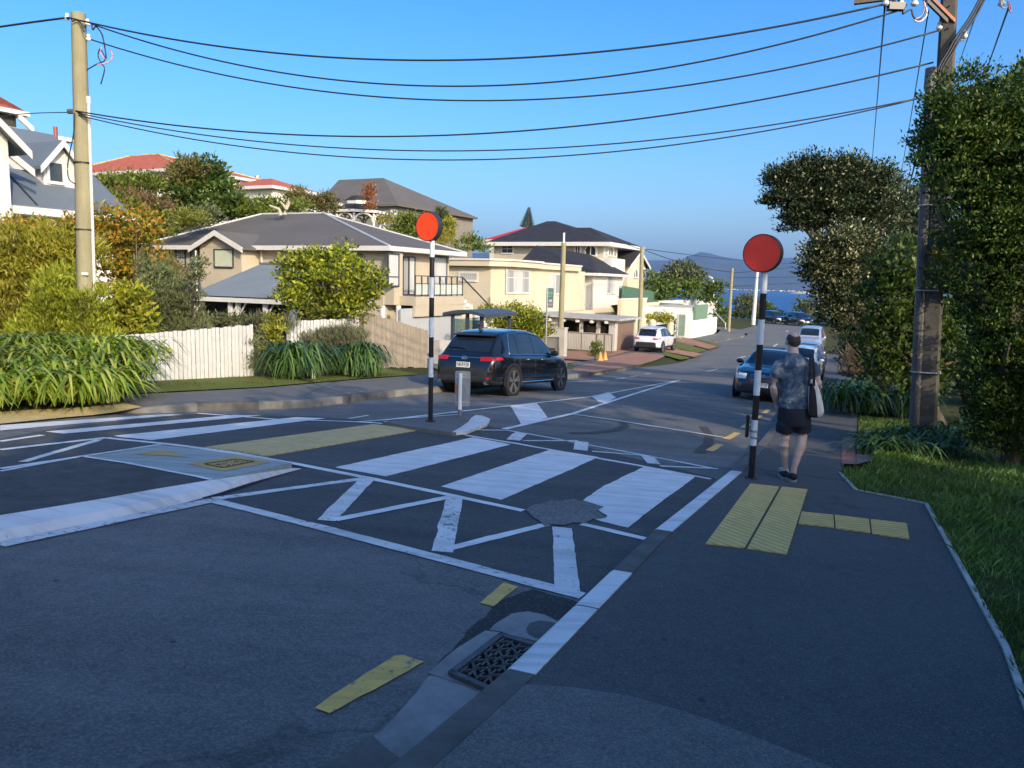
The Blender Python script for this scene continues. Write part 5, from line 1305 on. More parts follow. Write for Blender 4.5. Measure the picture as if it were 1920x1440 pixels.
# ================================================================ VEGETATION
def quads_mesh(name, V, mat, nper=4):
    """V: (n, nper, 3) array of polygons"""
    me = bpy.data.meshes.new(name); n = V.shape[0]
    me.vertices.add(n*nper); me.vertices.foreach_set('co', V.reshape(-1).astype(np.float32))
    me.loops.add(n*nper); me.loops.foreach_set('vertex_index', np.arange(n*nper, dtype=np.int32))
    me.polygons.add(n); me.polygons.foreach_set('loop_start', np.arange(0, n*nper, nper, dtype=np.int32))
    me.polygons.foreach_set('loop_total', np.full(n, nper, dtype=np.int32))
    me.update(calc_edges=True); me.materials.append(mat); return me
def nrmz(a): return a/np.maximum(np.linalg.norm(a, axis=-1, keepdims=True), 1e-9)
def leaves(bl, ln, wd, cover, clump, seed, up=.35, jit=.5, fill=.25, nmax=60000, rough=.16, flat=0):
    """leaf quads in clumps over a set of ellipsoids (cx,cy,cz,rx,ry,rz)"""
    r = np.random.default_rng(seed); B = np.array(bl, float)
    p = 1.6; a, b, c = B[:,3], B[:,4], B[:,5]
    area = 4*np.pi*(((a*b)**p+(a*c)**p+(b*c)**p)/3)**(1/p)
    nc = np.maximum(5, area/(clump**2*1.1)).astype(int)
    C = []
    for i in range(len(B)):
        d = nrmz(r.normal(size=(nc[i], 3))); f = r.uniform(.72, 1.0, (nc[i], 1))+r.normal(size=(nc[i],1))*rough*.5
        C.append(B[i,:3]+d*f*B[i,3:6])
        k = int(nc[i]*fill); d = nrmz(r.normal(size=(k, 3))); C.append(B[i,:3]+d*r.uniform(.1,.7,(k,1))*B[i,3:6])
    C = np.concatenate(C); cr = clump*r.uniform(.55, 1.25, len(C))
    n = min(nmax, int(cover*area.sum()*(1+fill*.6)/(ln*wd*.55)))
    w = cr**2; idx = r.choice(len(C), n, p=w/w.sum())
    d = nrmz(r.normal(size=(n, 3))); d[:,2] = np.abs(d[:,2])*.6+d[:,2]*.4
    pos = C[idx]+d*(cr[idx][:,None]*r.uniform(.35, 1, (n,1)))
    ax = nrmz(d*.8+r.normal(size=(n,3))*jit+np.array([0,0,up]))
    if flat: ax[:,2] *= 1-flat; ax = nrmz(ax)
    sd = nrmz(np.cross(ax, r.normal(size=(n,3))+np.array([0,0,.4]))); nn = np.cross(ax, sd)
    L = ln*r.uniform(.6, 1.3, (n,1)); W = wd*r.uniform(.7, 1.2, (n,1))
    q = np.stack([pos, pos+ax*L*.5+sd*W*.5+nn*W*.15, pos+ax*L, pos+ax*L*.5-sd*W*.5+nn*W*.15], 1)
    return q, C
def pb(Y, lst):
    out = []
    for t in lst:
        px, py, rx, ry = t[:4]; dy = t[4] if len(t) > 4 else 0
        c = at(px, py, Y+dy); k = (Y+dy)/F
        out.append((c.x, c.y, c.z, rx*k, (t[5] if len(t) > 5 else max(rx, ry)*.75)*k, ry*k))
    return out
barkm = M('rough bark', (.13,.10,.075), .95, .3, 6, .6, 30)
barkd = M('dark bark', (.05,.04,.032), .95, .3, 6, .6, 30)
barkg = M('grey bark', (.22,.19,.15), .95, .3, 6, .6, 30)
SEED = [11]
def plant(name, label, cat, bl, mat, ln, wd, cover=1.2, clump=.35, base=None, trunk=.0, limbs=0, group=None, bark=None, nmax=60000, **kw):
    SEED[0] += 1
    B = np.array(bl)
    if base is None:
        i = B[:,2].argmin(); x, y = B[:,0].mean(), B[:,1].mean(); a, l = AL(x, y); base = Vector((x, y, max(-60, min(terrain(a, l), (B[:,2]-B[:,5]).min()))))
    o = thing(name, label, cat, base, group)
    q, C = leaves(bl, ln, wd, cover, clump, SEED[0], nmax=nmax, **kw)
    me = quads_mesh('crown' if trunk else 'foliage', q-np.array(base), mat)
    c = bpy.data.objects.new('crown' if trunk else 'foliage', me); COL.objects.link(c); c.parent = o
    if trunk:
        r = random.Random(SEED[0]); m = MB(); ctr = Vector(B[:,:3].mean(0)); top = Vector((ctr.x*.6+base.x*.4, ctr.y*.6+base.y*.4, (ctr.z+base.z)/2))
        m.tube([base-Vector((0,0,.2)), base.lerp(top,.5)+Vector((r.uniform(-.1,.1),0,0)), top], [trunk*1.15, trunk*.9, trunk*.7], 8)
        idx = list(range(len(C))); r.shuffle(idx)
        for k in range(limbs):
            e = Vector(C[idx[k % len(idx)]]); s_ = base.lerp(top, r.uniform(.6, 1)); mid = s_.lerp(e, .5)+Vector((r.uniform(-.2,.2), r.uniform(-.2,.2), r.uniform(-.1,.3)))
            m.tube([s_, mid, e], [trunk*.55, trunk*.35, trunk*.1], 6)
        t = m.build('trunk', bark or barkm, o, smooth=True)
    return o
gold = leafmat('golden conifer sprays', (.20,.21,.02), (.32,.30,.03), (.44,.37,.05))
lime = leafmat('lime conifer sprays', (.22,.27,.02), (.33,.37,.03), (.44,.44,.05))
phot = leafmat('bronze and green glossy leaves', (.12,.17,.02), (.32,.28,.03), (.58,.25,.04))
ygr = leafmat('yellow green broad leaves', (.20,.25,.02), (.36,.37,.03), (.50,.44,.06))
dkgr = leafmat('dark green leaves', (.03,.065,.012), (.07,.125,.02), (.14,.19,.035))
mdgr = leafmat('mid green hillside leaves', (.075,.12,.02), (.15,.20,.03), (.24,.27,.05))
brgr = leafmat('brown green dry foliage', (.11,.11,.03), (.19,.165,.05), (.25,.2,.07))
dry = leafmat('dry russet scrub', (.15,.085,.035), (.20,.12,.05), (.26,.19,.10))
olive = leafmat('grey green narrow leaves', (.11,.14,.05), (.18,.21,.085), (.28,.29,.14))
citr = leafmat('glossy citrus leaves', (.08,.13,.012), (.25,.30,.02), (.50,.48,.05))
pohu = leafmat('leathery leaves with pale buds', (.014,.032,.010), (.035,.06,.020), (.50,.46,.28), mid=.80)
pohu_lit = leafmat('budded leathery leaves painted sunlit', (.02,.04,.012), (.06,.085,.028), (.60,.55,.32), mid=.6)  # pale buds, plus the sunlit look of the second crown put into the colour
pohg = leafmat('grey green leathery leaves', (.045,.075,.04), (.09,.13,.075), (.22,.26,.16))
hedg = leafmat('dense hedge leaves', (.014,.042,.007), (.045,.10,.014), (.17,.21,.035))
hedg_lit = leafmat('hedge leaves painted sunlit gold', (.06,.11,.015), (.16,.19,.025), (.45,.40,.08))  # golden copy of the hedge leaves, sunlight put into their colour
far1 = leafmat('far tree leaves', (.07,.09,.03), (.125,.15,.055), (.2,.21,.1))
far2 = leafmat('far clipped hedge leaves', (.05,.10,.02), (.11,.17,.03), (.2,.25,.05))
lav = leafmat('lavender stalks', (.13,.16,.06), (.21,.22,.11), (.29,.26,.19))
aga = leafmat('strap leaves', (.13,.22,.015), (.25,.35,.03), (.46,.48,.10), .25, .35, .5)
agad = leafmat('dark strap leaves', (.035,.085,.018), (.075,.145,.03), (.15,.23,.06), .3, .2, .5)
fern_ = leafmat('lime tree fronds', (.14,.18,.02), (.2,.22,.03), (.26,.26,.05))
# --- strap leaved clumps
def straps(bases, n, Lr, hr, wd, seed, lean=0):
    r = np.random.default_rng(seed); Bs = np.array(bases, float)
    i = r.integers(0, len(Bs), n); p0 = Bs[i]+r.normal(size=(n,3))*np.array([.16,.16,0])
    th = r.uniform(0, 2*np.pi, n); out = np.stack([np.cos(th), np.sin(th), np.zeros(n)], 1)
    L = r.uniform(*Lr, n)[:,None]; h = r.uniform(*hr, n)[:,None]; K_ = 7
    side = np.stack([-np.sin(th), np.cos(th), np.zeros(n)], 1); P = []
    for k in range(K_):
        s = k/(K_-1)
        c = p0+out*L*(.12*s+.88*s**1.5)+np.array([0,0,1])*h*(2.9*s-2.3*s*s-.45*s**4)
        w = wd*(.55+.9*s-1.35*s**3) if s < 1 else .004
        P.append((c-side*w*.5, c+side*w*.5))
    P = np.array(P); V = np.stack([P[:-1,0], P[:-1,1], P[1:,1], P[1:,0]], 2)  # K-1, n, 4, 3
    return V.transpose(1,0,2,3).reshape(-1, 4, 3)
def weld(me, d=.0004):
    bm = bmesh.new(); bm.from_mesh(me); bmesh.ops.remove_doubles(bm, verts=bm.verts[:], dist=d); bm.to_mesh(me); bm.free()
    me.polygons.foreach_set('use_smooth', [True]*len(me.polygons)); me.update()
def strapclump(label, bases, n, Lr, hr, wd, mat, seed, cat='plant', group=None):
    Bs = np.array([tuple(b) for b in bases]); c = Vector(Bs.mean(0)); o = thing('strap_leaf_plant', label, cat, c, group)
    V = straps(Bs, n, Lr, hr, wd, seed)-np.array(c); me = quads_mesh('foliage', V, mat); weld(me)
    f = bpy.data.objects.new('foliage', me); COL.objects.link(f); f.parent = o
    return o
rb = random.Random(4)
def basesAL(A0, A1, L0, L1, n, h=.1, dz=0): 
    return [K(a, l, HAL(a, l)+h+dz*(l-L0)/(L1-L0)) for a, l in ((rb.uniform(A0,A1), rb.uniform(L0,L1)) for _ in range(n))]
def basespx(pts, off=.1, dz=0): return [G(x, y, off)+Vector((0,0,dz)) for x, y in pts]
b_ = []
for i in range(95):
    px = rb.uniform(-120, 196); y0 = 762-.02*px; t = rb.random()
    g = G(px+10, y0-4, .12); g2 = Vector((g.x-.35*t*1.9, g.y+t*2.3, g.z+t*.42)); b_.append(g2)
strapclump('big bright green strap leaf mass spilling over the path on the left', b_, 3600, (.5,1.0), (.3,.62), .055, aga, 3)
b_ = [G(rb.uniform(535,572), rb.uniform(706,716), .12)+Vector((-.1,rb.uniform(0,.9),rb.uniform(0,.12))) for _ in range(22)]
strapclump('dark strap leaf clump in front of the gap in the white fence', b_, 900, (.5,1.0), (.5,.95), .062, agad, 5)
b_ = [G(rb.uniform(652,676), rb.uniform(705,711), .12)+Vector((0,rb.uniform(0,.8),rb.uniform(0,.12))) for _ in range(18)]
strapclump('dark strap leaf clump nearer the timber fence', b_, 750, (.45,.9), (.5,.95), .062, agad, 6)
b_ = [G(rb.uniform(1600,1690), rb.uniform(768,785), .1)+Vector((rb.uniform(0,.5),rb.uniform(0,1.2),0)) for _ in range(24)]
strapclump('dark strap leaf clump hanging over the right footpath beyond the man', b_, 900, (.6,1.1), (.45,.85), .055, agad, 7)
b_ = [G(rb.uniform(1655,1745), rb.uniform(838,862), .1)+Vector((0,rb.uniform(0,.35),0)) for _ in range(14)]
strapclump('strap leaf clump at the foot of the concrete pole', b_, 260, (.4,.7), (.18,.38), .05, agad, 8)
b_ = [G(rb.uniform(1765,1850), rb.uniform(835,858), .1)+Vector((0,rb.uniform(0,.5),0)) for _ in range(12)]
strapclump('strap leaf clump under the hedge right of the concrete pole', b_, 200, (.4,.75), (.25,.5), .045, agad, 9)
b_ = [G(x, 636, .1) for x in (512,518)]
# --- left garden
Y = 18.5
plant('golden_conifer', 'broad golden conifer at the left edge behind the strap leaves', 'shrub', pb(Y, [(20,488,90,58),(95,472,70,42),(40,540,80,60),(110,520,60,60),(0,610,70,60),(70,600,70,50),(140,482,50,36)]), gold, .17, .035, 1.5, .26, up=.7)
plant('lime_conifer', 'lime green upright conifer left of the tall wooden pole', 'shrub', pb(16.9, [(120,570,46,75),(105,620,55,60),(75,640,60,50),(140,625,40,50)]), lime, .14, .03, 1.6, .2, up=1.1)
plant('lime_conifer', 'smaller lime green conifer at the base of the tall wooden pole', 'shrub', pb(16.2, [(172,590,28,55),(180,630,36,50),(160,640,40,40)]), lime, .13, .03, 1.6, .18, up=1.1)
plant('photinia', 'bronze leaved shrub behind the pole, below the white weatherboard house', 'shrub', pb(20, [(250,430,50,40),(220,470,50,50),(276,492,42,30),(200,420,40,30),(245,520,50,35),(306,506,22,18)]), phot, .13, .075, 1.1, .28, base=G(240,700,.1) if False else None, trunk=.07, limbs=14)
plant('photinia', 'bronze leaved shrub left of the pole with a dark gap', 'shrub', pb(20.5, [(20,437,50,26),(90,444,60,26),(140,438,40,24),(150,470,40,40),(60,450,60,30)]), phot, .13, .075, 1.0, .28, trunk=.07, limbs=8)
plant('broadleaf_shrub', 'yellow green broad leaved shrub behind the left end of the picket fence', 'shrub', pb(17.2, [(235,585,48,40),(215,620,40,30),(262,610,35,35),(240,560,40,20)]), ygr, .15, .075, 1.2, .22, trunk=.04, limbs=6)
plant('feathery_shrub', 'grey green feathery shrub over the middle of the picket fence', 'shrub', pb(18.5, [(310,560,40,60),(330,600,50,40),(290,520,30,40),(345,575,35,40),(372,605,22,22)]), olive, .12, .025, 1.1, .2, up=.9, trunk=.03, limbs=6)
plant('bronze_grass_shrub', 'brownish feathery shrub beside the bronze shrub', 'shrub', pb(19.5, [(315,520,30,25),(335,530,26,30)]), brgr, .14, .02, .9, .2, up=.6)
plant('young_tree', 'thin young tree in front of the carport roof', 'tree', pb(18, [(372,505,14,20),(385,492,10,10),(362,530,10,14),(378,520,9,9)]), olive, .08, .04, .9, .14, base=at(355,600,18), trunk=.015, limbs=6)
plant('vine', 'yellow green vine leaves hanging over the picket fence', 'vine', pb(16.3, [(272,645,13,16),(296,668,12,14),(310,662,8,8)]), ygr, .10, .07, .8, .12)
plant('rosemary', 'straggly grey shrub leaning on the right end of the picket fence', 'shrub', pb(18.6, [(462,655,20,26),(470,680,16,20),(450,665,10,10)]), olive, .09, .018, .8, .16, up=.8, trunk=.01, limbs=5)
plant('garden_shrub', 'bright green shrub in the gap of the white fence', 'shrub', pb(21, [(514,612,20,24),(512,645,16,22),(505,625,12,12)]), ygr, .12, .05, 1.1, .16)
plant('garden_shrub', 'low dry green shrub behind the picket fence below the carport', 'shrub', pb(21, [(440,602,28,14),(410,605,22,14),(486,640,16,24)]), olive, .10, .03, 1.0, .16)
plant('lavender', 'lavender shrub in front of the white fence', 'shrub', pb(21.4, [(600,640,36,16),(640,636,40,18),(675,640,20,24),(625,655,56,18)]), lav, .18, .016, 1.3, .18, up=1.6)
plant('lavender', 'purple tipped lavender behind the gap in the white fence', 'shrub', pb(22.5, [(488,606,20,16),(540,610,18,12)]), lav, .2, .016, .9, .18, up=1.8)
plant('citrus_tree', 'rounded yellow green citrus tree in front of the beige house', 'tree', pb(24.5, [(620,520,62,48),(570,525,48,50),(670,530,48,45),(610,570,75,34),(540,515,22,30),(640,485,30,24),(695,545,26,34),(585,485,28,20),(660,575,40,25),(545,560,26,28)]), citr, .16, .085, 1.0, .3, base=at(622,640,24.5), trunk=.08, limbs=22)
# --- hillside
for i, (lab, Y, bl, mt, ln, wd, cl) in enumerate((
 ('large dark green bushy tree on the bank left of the chimney', 52, [(375,330,45,32),(410,330,16,28),(350,355,50,36),(395,370,52,34),(430,385,36,26),(330,385,34,26),(370,400,60,22)], dkgr, .34, .18, .75),
 ('brown green upright shrub beside the red tiled roof', 51, [(345,318,16,22),(360,322,18,20),(330,335,20,22)], brgr, .34, .10, .6),
 ('green bank shrub under the red tiled house', 50, [(245,348,50,14),(215,365,40,18),(275,368,34,22),(195,355,22,20),(285,345,25,12)], mdgr, .3, .14, .7),
 ('russet scrub patch on the bank', 48, [(250,385,46,18),(225,375,34,14),(295,400,26,20),(305,425,14,18)], dry, .3, .07, .7),
 ('light green bank shrub above the beige roof', 47, [(260,412,46,22),(230,400,40,22),(290,430,30,18),(195,385,30,28)], mdgr, .28, .13, .7),
 ('lime green fern clump behind the satellite dish', 44, [(345,415,22,14),(330,425,16,10),(365,412,14,10)], fern_, .34, .05, .5),
 ('grey green shrub behind the satellite dish', 46, [(390,405,22,18),(380,418,20,12)], olive, .26, .10, .5),
 ('long green hedge below the low grey roofed house', 53, [(470,390,40,16),(515,392,34,14),(550,392,30,14),(445,400,26,16),(480,402,60,10)], mdgr, .28, .13, .6),
 ('olive coloured loose tree beside the dark hilltop house', 58, [(575,380,38,18),(605,385,26,20),(555,372,20,12),(620,378,14,12)], brgr, .3, .09, .6),
 ('slim copper coloured conifer in front of the hilltop house', 58, [(692,372,7,20),(694,355,5,8),(690,388,8,8)], leafmat('copper foliage', (.25,.09,.03),(.33,.12,.04),(.4,.17,.06)), .3, .10, .4),
 ('round golden shrub right of the gazebo', 50, [(720,415,11,13)], gold, .2, .08, .4),
 ('bright green hillside shrub left of the far orange disc', 54, [(762,420,26,20),(780,425,26,18),(748,430,18,14),(770,440,36,12)], mdgr, .28, .13, .6),
 ('golden column conifer near the cabbage tree', 60, [(841,438,8,24),(841,420,5,10)], gold, .26, .08, .4),
 ('smaller golden column conifer near the cabbage tree', 59, [(824,445,8,18)], gold, .26, .08, .4),
 ('dark scrub between the beige roof and the black roofs', 66, [(888,460,18,16),(870,462,16,10),(905,470,14,8)], mdgr, .3, .13, .7))):
    plant('hillside_shrub' if 'tree' not in lab and 'conifer' not in lab else 'conifer' if 'conifer' in lab else 'bank_tree', lab, 'tree' if 'tree' in lab or 'conifer' in lab else 'shrub', pb(Y, bl), mt, ln, wd, 1.2, cl, group='plants on the hillside', trunk=.12 if 'tree' in lab else 0, limbs=6 if 'tree' in lab else 0)
# bare branches
bt = thing('dead_tree', 'pale bare forked branches above the beige roof', 'tree', at(530,402,48)); m = MB()
for p in ([(527,404),(523,392),(505,385)],[(534,402),(536,390),(526,378)],[(536,392),(542,380),(541,372)]): m.tube([at(x,y,48) for x,y in p], [.13,.1,.05], 6)
m.build('branches', M('bleached wood', (.42,.36,.28), .9, .2), bt)
# cabbage tree
ct = thing('cabbage_tree', 'cabbage tree with shaggy spiky heads behind the far orange disc', 'tree', at(828,460,62))
MB().tube([at(828,460,62), at(826,425,62)], [.25,.18], 8).build('trunk', barkm, ct)
r = np.random.default_rng(3); hd = [np.array(at(x,y,62)) for x,y in ((826,398),(835,408),(818,410),(836,425),(826,430),(842,418))]
n = 900; c = np.array(hd)[r.integers(0,len(hd),n)]; d = nrmz(r.normal(size=(n,3))+np.array([0,0,.1])); sd = nrmz(np.cross(d, r.normal(size=(n,3)))); L = r.uniform(.5,1.0,(n,1))
V = np.stack([c-sd*.03, c+d*L*.6+sd*.035, c+d*L-np.array([0,0,.15]), c+d*L*.6-sd*.035], 1)
f = bpy.data.objects.new('crown', quads_mesh('crown', V-np.array(LOC[ct.name]), leafmat('spiky green blades', (.05,.08,.02),(.09,.12,.03),(.14,.15,.05)))); COL.objects.link(f); f.parent = ct
# Norfolk pine
npn = thing('norfolk_pine', 'tiered star shaped pine standing behind the bright red roof', 'tree', at(988,428,150))
m = MB(); t0, t1 = at(988,430,150), at(992,388,150); m.tube([t0, t1], [.3,.05], 6); m.build('trunk', barkm, npn)
m = MB(); rr2 = random.Random(9)
for k in range(11):
    f = k/10; c = t1.lerp(t0, .06+f*.86); R_ = .35+f*1.35
    for j in range(9):
        a = 2*math.pi*j/9+k; e = c+Vector((R_*math.cos(a), R_*math.sin(a), .28*R_)); s_ = Vector((-math.sin(a), math.cos(a), 0))*.16
        mid = c.lerp(e, .55)-Vector((0,0,.05)); m.poly([c, mid+s_, e, mid-s_]); u = Vector((0,0,.16)); m.poly([c, mid+u, e, mid-u])
m.build('crown', leafmat('pine needles', (.03,.055,.03),(.04,.07,.04),(.06,.09,.05)), npn)
# --- street side, middle distance
plant('camellia_bush', 'rounded yellow green bush behind the bus shelter', 'bush', pb(38, [(975,598,46,24),(1005,610,26,24),(940,598,30,20),(918,585,16,12),(985,625,40,20),(1020,622,14,16),(950,618,30,16)]), citr, .16, .08, 1.1, .32, trunk=.06, limbs=12)
plant('small_shrub', 'small spindly shrub beside the two yellow cones', 'shrub', pb(40, [(1117,653,10,12),(1112,663,8,8),(1122,660,7,7)]), mdgr, .14, .08, 1.0, .2, base=G(1116,676,.14), trunk=.03, limbs=4)
plant('clipped_hedge', 'clipped golden hedge behind the cream planter wall', 'hedge', pb(65, [(1232,597,20,9),(1248,600,14,9),(1215,602,12,8)]), ygr, .2, .11, 1.2, .3)
plant('small_shrub', 'dark shrub by the gap beside the round topped pillars', 'shrub', pb(68, [(1259,618,5,16),(1260,605,4,8)]), dkgr, .2, .1, 1.0, .3)
for lab, Y, bl, mt in (
 ('tall grey green spreading tree above the white terrace wall', 92, [(1280,510,28,16),(1300,520,20,20),(1255,522,20,16),(1278,530,34,14),(1312,525,8,10),(1245,535,12,14)], far1),
 ('dense green tree left of the terrace behind the slim pole', 84, [(1222,535,16,20),(1240,545,18,16),(1215,550,12,22),(1250,550,14,14)], far2),
 ('flat topped clipped green tree on the terrace', 88, [(1270,540,24,10),(1290,545,18,14),(1300,538,10,10),(1262,552,16,10),(1288,556,14,8)], far2),
 ('dark cypress shaped tree with layered branches on the terrace', 90, [(1330,540,20,10),(1345,536,14,6),(1322,555,14,18),(1335,560,16,12),(1340,548,16,7)], far2),
 ('green shrubs at the far end of the white wall', 92, [(1352,578,10,16),(1358,595,9,14),(1345,590,8,8)], far2),
 ('grey green bush by the sea left of the near beacon', 118, [(1392,570,18,16),(1405,562,14,10),(1385,585,12,10),(1410,580,12,12)], far1),
 ('green bush by the sea right of the near beacon', 120, [(1432,578,16,10),(1448,588,14,8),(1462,590,8,6),(1420,590,14,8)], far2),
 ('round grey green bush behind the far parked cars', 116, [(1508,572,16,10),(1522,580,16,12),(1500,585,12,10),(1530,590,9,10)], far1),
 ('low dark hedge along the far side of the bend', 119, [(1390,594,20,7),(1430,596,22,6),(1470,598,16,5),(1535,603,9,8)], dkgr)):
    plant('far_tree' if 'tree' in lab else 'far_bush', lab, 'tree' if 'tree' in lab else 'bush', pb(Y, bl), mt, .42, .24, 1.2, .7, group='trees at the far bend')
# --- right side
plant('flowering_tree', 'large dark leathery tree with pale buds leaning over the parked cars', 'tree',
  pb(22, [(1500,385,50,55),(1555,350,60,42),(1610,345,44,38),(1480,340,28,34),(1560,395,66,42),(1650,345,26,26),(1458,372,24,20),(1505,410,34,26),(1625,400,60,46),(1455,340,16,16),(1590,318,34,20),(1520,320,30,20)]), pohu, .095, .048, 2.6, .38, base=Vector((11.0,21.8,-1.5)), trunk=.2, limbs=12, fill=.9, bark=barkd)
plant('flowering_tree', 'budded branch mass, coloured as sunlit, of a second tree below the dark crown', 'tree',
  pb(19.5, [(1590,462,54,34),(1545,490,38,34),(1525,515,20,20),(1610,480,44,44),(1570,530,46,40),(1620,540,55,50),(1560,575,36,36),(1600,600,44,44)]), pohu_lit, .09, .046, 2.5, .34, base=Vector((9.8,19,-1.3)), trunk=.18, limbs=10, fill=.9, bark=barkd)
plant('flowering_tree', 'grey green tree behind the concrete pole, paler than its neighbours', 'tree',
  pb(25, [(1680,385,50,40),(1720,400,40,50),(1650,430,60,40),(1700,450,60,50),(1665,345,26,24),(1740,450,50,80)]), pohg, .18, .09, 1.05, .36, base=Vector((15,25,-1.6)), trunk=.2, limbs=16, fill=.5)
plant('shade_tree', 'dark tangled shrub tree behind the foot of the concrete pole', 'tree',
  pb(16.5, [(1660,560,60,60),(1720,560,70,70),(1690,640,70,60),(1640,640,40,50),(1760,640,60,80),(1690,500,60,50),(1720,720,60,40),(1660,700,36,40)]), dkgr, .14, .07, .9, .3, base=Vector((9.4,16.5,-1.1)), trunk=.13, limbs=26, fill=.5)
plant('verge_shrub', 'dark shrub overhanging the far right footpath', 'shrub', pb(34, [(1600,630,30,30),(1620,660,36,34),(1585,660,16,20),(1640,640,40,50),(1600,690,20,20),(1625,700,30,24)]), pohg, .2, .1, 1.0, .4, trunk=.08, limbs=8)
plant('dry_hedge', 'pale twiggy dry hedge bottom beside the right footpath', 'hedge', pb(26, [(1620,672,30,20),(1650,680,30,20),(1600,690,16,16)]), leafmat('dry twigs', (.20,.14,.08),(.28,.2,.12),(.34,.26,.16)), .22, .02, 1.2, .3, up=.9)
plant('hedge', 'tall dense hedge at the right edge that swallows the concrete pole', 'hedge',
  pb(11.2, [(1800,230,70,90),(1870,260,90,120),(1960,260,110,140),(1840,380,85,110),(1930,420,120,150),(1850,520,80,90),(1940,580,120,140),(1880,690,85,100),(1960,760,120,120),(1860,790,60,50),(1770,270,42,90),(1900,330,90,90)]), hedg, .062, .032, 1.35, .2, base=Vector((7.4,11.2,-.8)), trunk=.12, limbs=30, nmax=200000, fill=.5)
plant('hedge', 'patch of hedge with sunlight painted into gold leaves, behind the tall dense hedge', 'hedge', pb(13.2, [(1870,330,80,120),(1940,300,100,160),(1820,500,60,80),(1900,520,90,100),(1780,500,26,60)]), hedg_lit, .085, .042, 1.0, .22, base=Vector((8.8,13.2,-.9)), trunk=.1, limbs=12, nmax=50000)
# trees further down the right side and behind the viewer: they throw the shade on the road
def al_blobs(A, L, r, h, zb=None):
    z0 = terrain(A, L) if zb is None else zb; c = K(A, L, z0); rg = random.Random(int(A*10+L)); out = []
    for k in range(7):
        t = k/6; a = rg.uniform(0, 6.28); q = r*.45*rg.random()
        out.append((c.x+q*math.cos(a), c.y+q*math.sin(a), z0+h*(.2+.62*t), r*(.75-.25*t), r*(.75-.25*t), h*.22))
    return out
proto = plant('roadside_tree', 'leafy roadside tree on the right verge behind the parked row', 'tree', al_blobs(34, -4.2, 2.6, 5.8), pohu, .26, .13, 1.25, .5, base=K(34,-4.2,terrain(34,-4.2)), trunk=.2, limbs=14, fill=.6, group='trees along the right verge')
P0 = K(34,-4.2,terrain(34,-4.2))
for i, (A, L, s, lab) in enumerate(((40.5,-3.8,.78,'second leafy roadside tree down the right verge'),(50,-3.6,.8,'third leafy roadside tree down the right verge'),(58,-3.0,.8,'last leafy roadside tree before the red brown roof'),(28,-4.6,1.05,'leafy roadside tree nearest the dry twiggy hedge'))):
    c = copy_tree(proto); c.location = K(A, L, terrain(A, L)); c.scale = (s,s,s); c.rotation_euler = (0,0,i*1.3+.5); c['label'] = lab
big = plant('garden_tree', 'tall dense garden tree behind the viewer', 'tree', [(b[0],b[1],b[2],b[3],b[4],b[5]) for b in al_blobs(-6.5,-4.0,3.1,7.6)], hedg, .34, .2, .85, .8, base=K(-6.5,-4.0,terrain(-6.5,-4.0)), trunk=.25, limbs=10, fill=.6, group='trees behind the viewer')
for i, (X, Yv, s, lab) in enumerate(((8.0,-4.2,1.15,'second tall garden tree behind the viewer'),(9.2,-1.3,1.0,'third tall garden tree behind the viewer'),(12.0,3.2,.68,'lower garden tree right of the viewer'),(6.3,-9.6,1.2,'rear garden tree behind the viewer'),(13,-5,1.3,'rear right garden tree behind the viewer'),(15.5,9,.8,'garden tree behind the hedge'),(4.6,-5.6,.95,'tall garden tree just behind the viewer'))):
    a, l = AL(X, Yv); c = copy_tree(big); c.location = (X, Yv, terrain(a, l)); c.scale = (s,)*3; c.rotation_euler = (0,0,i*1.7); c['label'] = lab
# --- grass blades
def grass(name, label, region, n, h, w, mat, seed, off=.1):
    r = np.random.default_rng(seed); pts = []
    xs = np.array([p[0] for p in region]); ys = np.array([p[1] for p in region])
    while len(pts) < n:
        a = r.uniform(xs.min(), xs.max()); l = r.uniform(ys.min(), ys.max()); ins = False; j = len(region)-1
        for i in range(len(region)):
            if (ys[i] > l) != (ys[j] > l) and a < (xs[j]-xs[i])*(l-ys[i])/(ys[j]-ys[i])+xs[i]: ins = not ins
            j = i
        if ins: pts.append((*XY(a, l), HAL(a, l)+off-.01))
    p = np.array(pts); th = r.uniform(0, 6.283, n); s_ = np.stack([np.cos(th), np.sin(th), 0*th], 1)
    d = r.normal(size=(n,3))*.35; d[:,2] = 1; d = nrmz(d); hh = h*r.uniform(.4,1.3,(n,1))*(1+.5*np.sin(p[:,:1]*3.1)*np.sin(p[:,1:2]*2.7)); ww = w*r.uniform(.7,1.2,(n,1))
    bend = s_[:,[1,0,2]]*np.array([1,-1,0])*hh*r.uniform(0,.7,(n,1))
    V = np.stack([p-s_*ww, p+s_*ww, p+d*hh*.6+s_*ww*.6+bend*.3, p+d*hh+bend], 1)
    o0 = p.mean(0); o = bpy.data.objects.new(name, quads_mesh(name, V-o0, mat)); COL.objects.link(o); o.location = o0
    return tag(o, label, 'grass', kind='stuff')
gm1 = leafmat('lush green grass', (.075,.15,.02), (.13,.23,.035), (.28,.34,.09), .5, .25)  # bright green blade colours for the right verge
gm2 = leafmat('mown verge grass', (.07,.09,.02), (.11,.125,.03), (.17,.17,.06), .6, .2)
grass('grass', 'lush long grass beside the near footpath', [(-.6,-.74),(3.9,-.70),(5,-.70),(9.28,-.44),(9.53,.27),(10.7,.5),(10.8,.2),(13.2,.15),(13.2,-3.2),(-.6,-3.2)], 60000, .10, .0042, gm1, 1)
grass('grass', 'grass patch beside the brick edging on the right', [(13.2,.5),(16,.52),(20,.66),(20,-1.6),(13.2,-1.6)], 9000, .08, .006, gm1, 2)
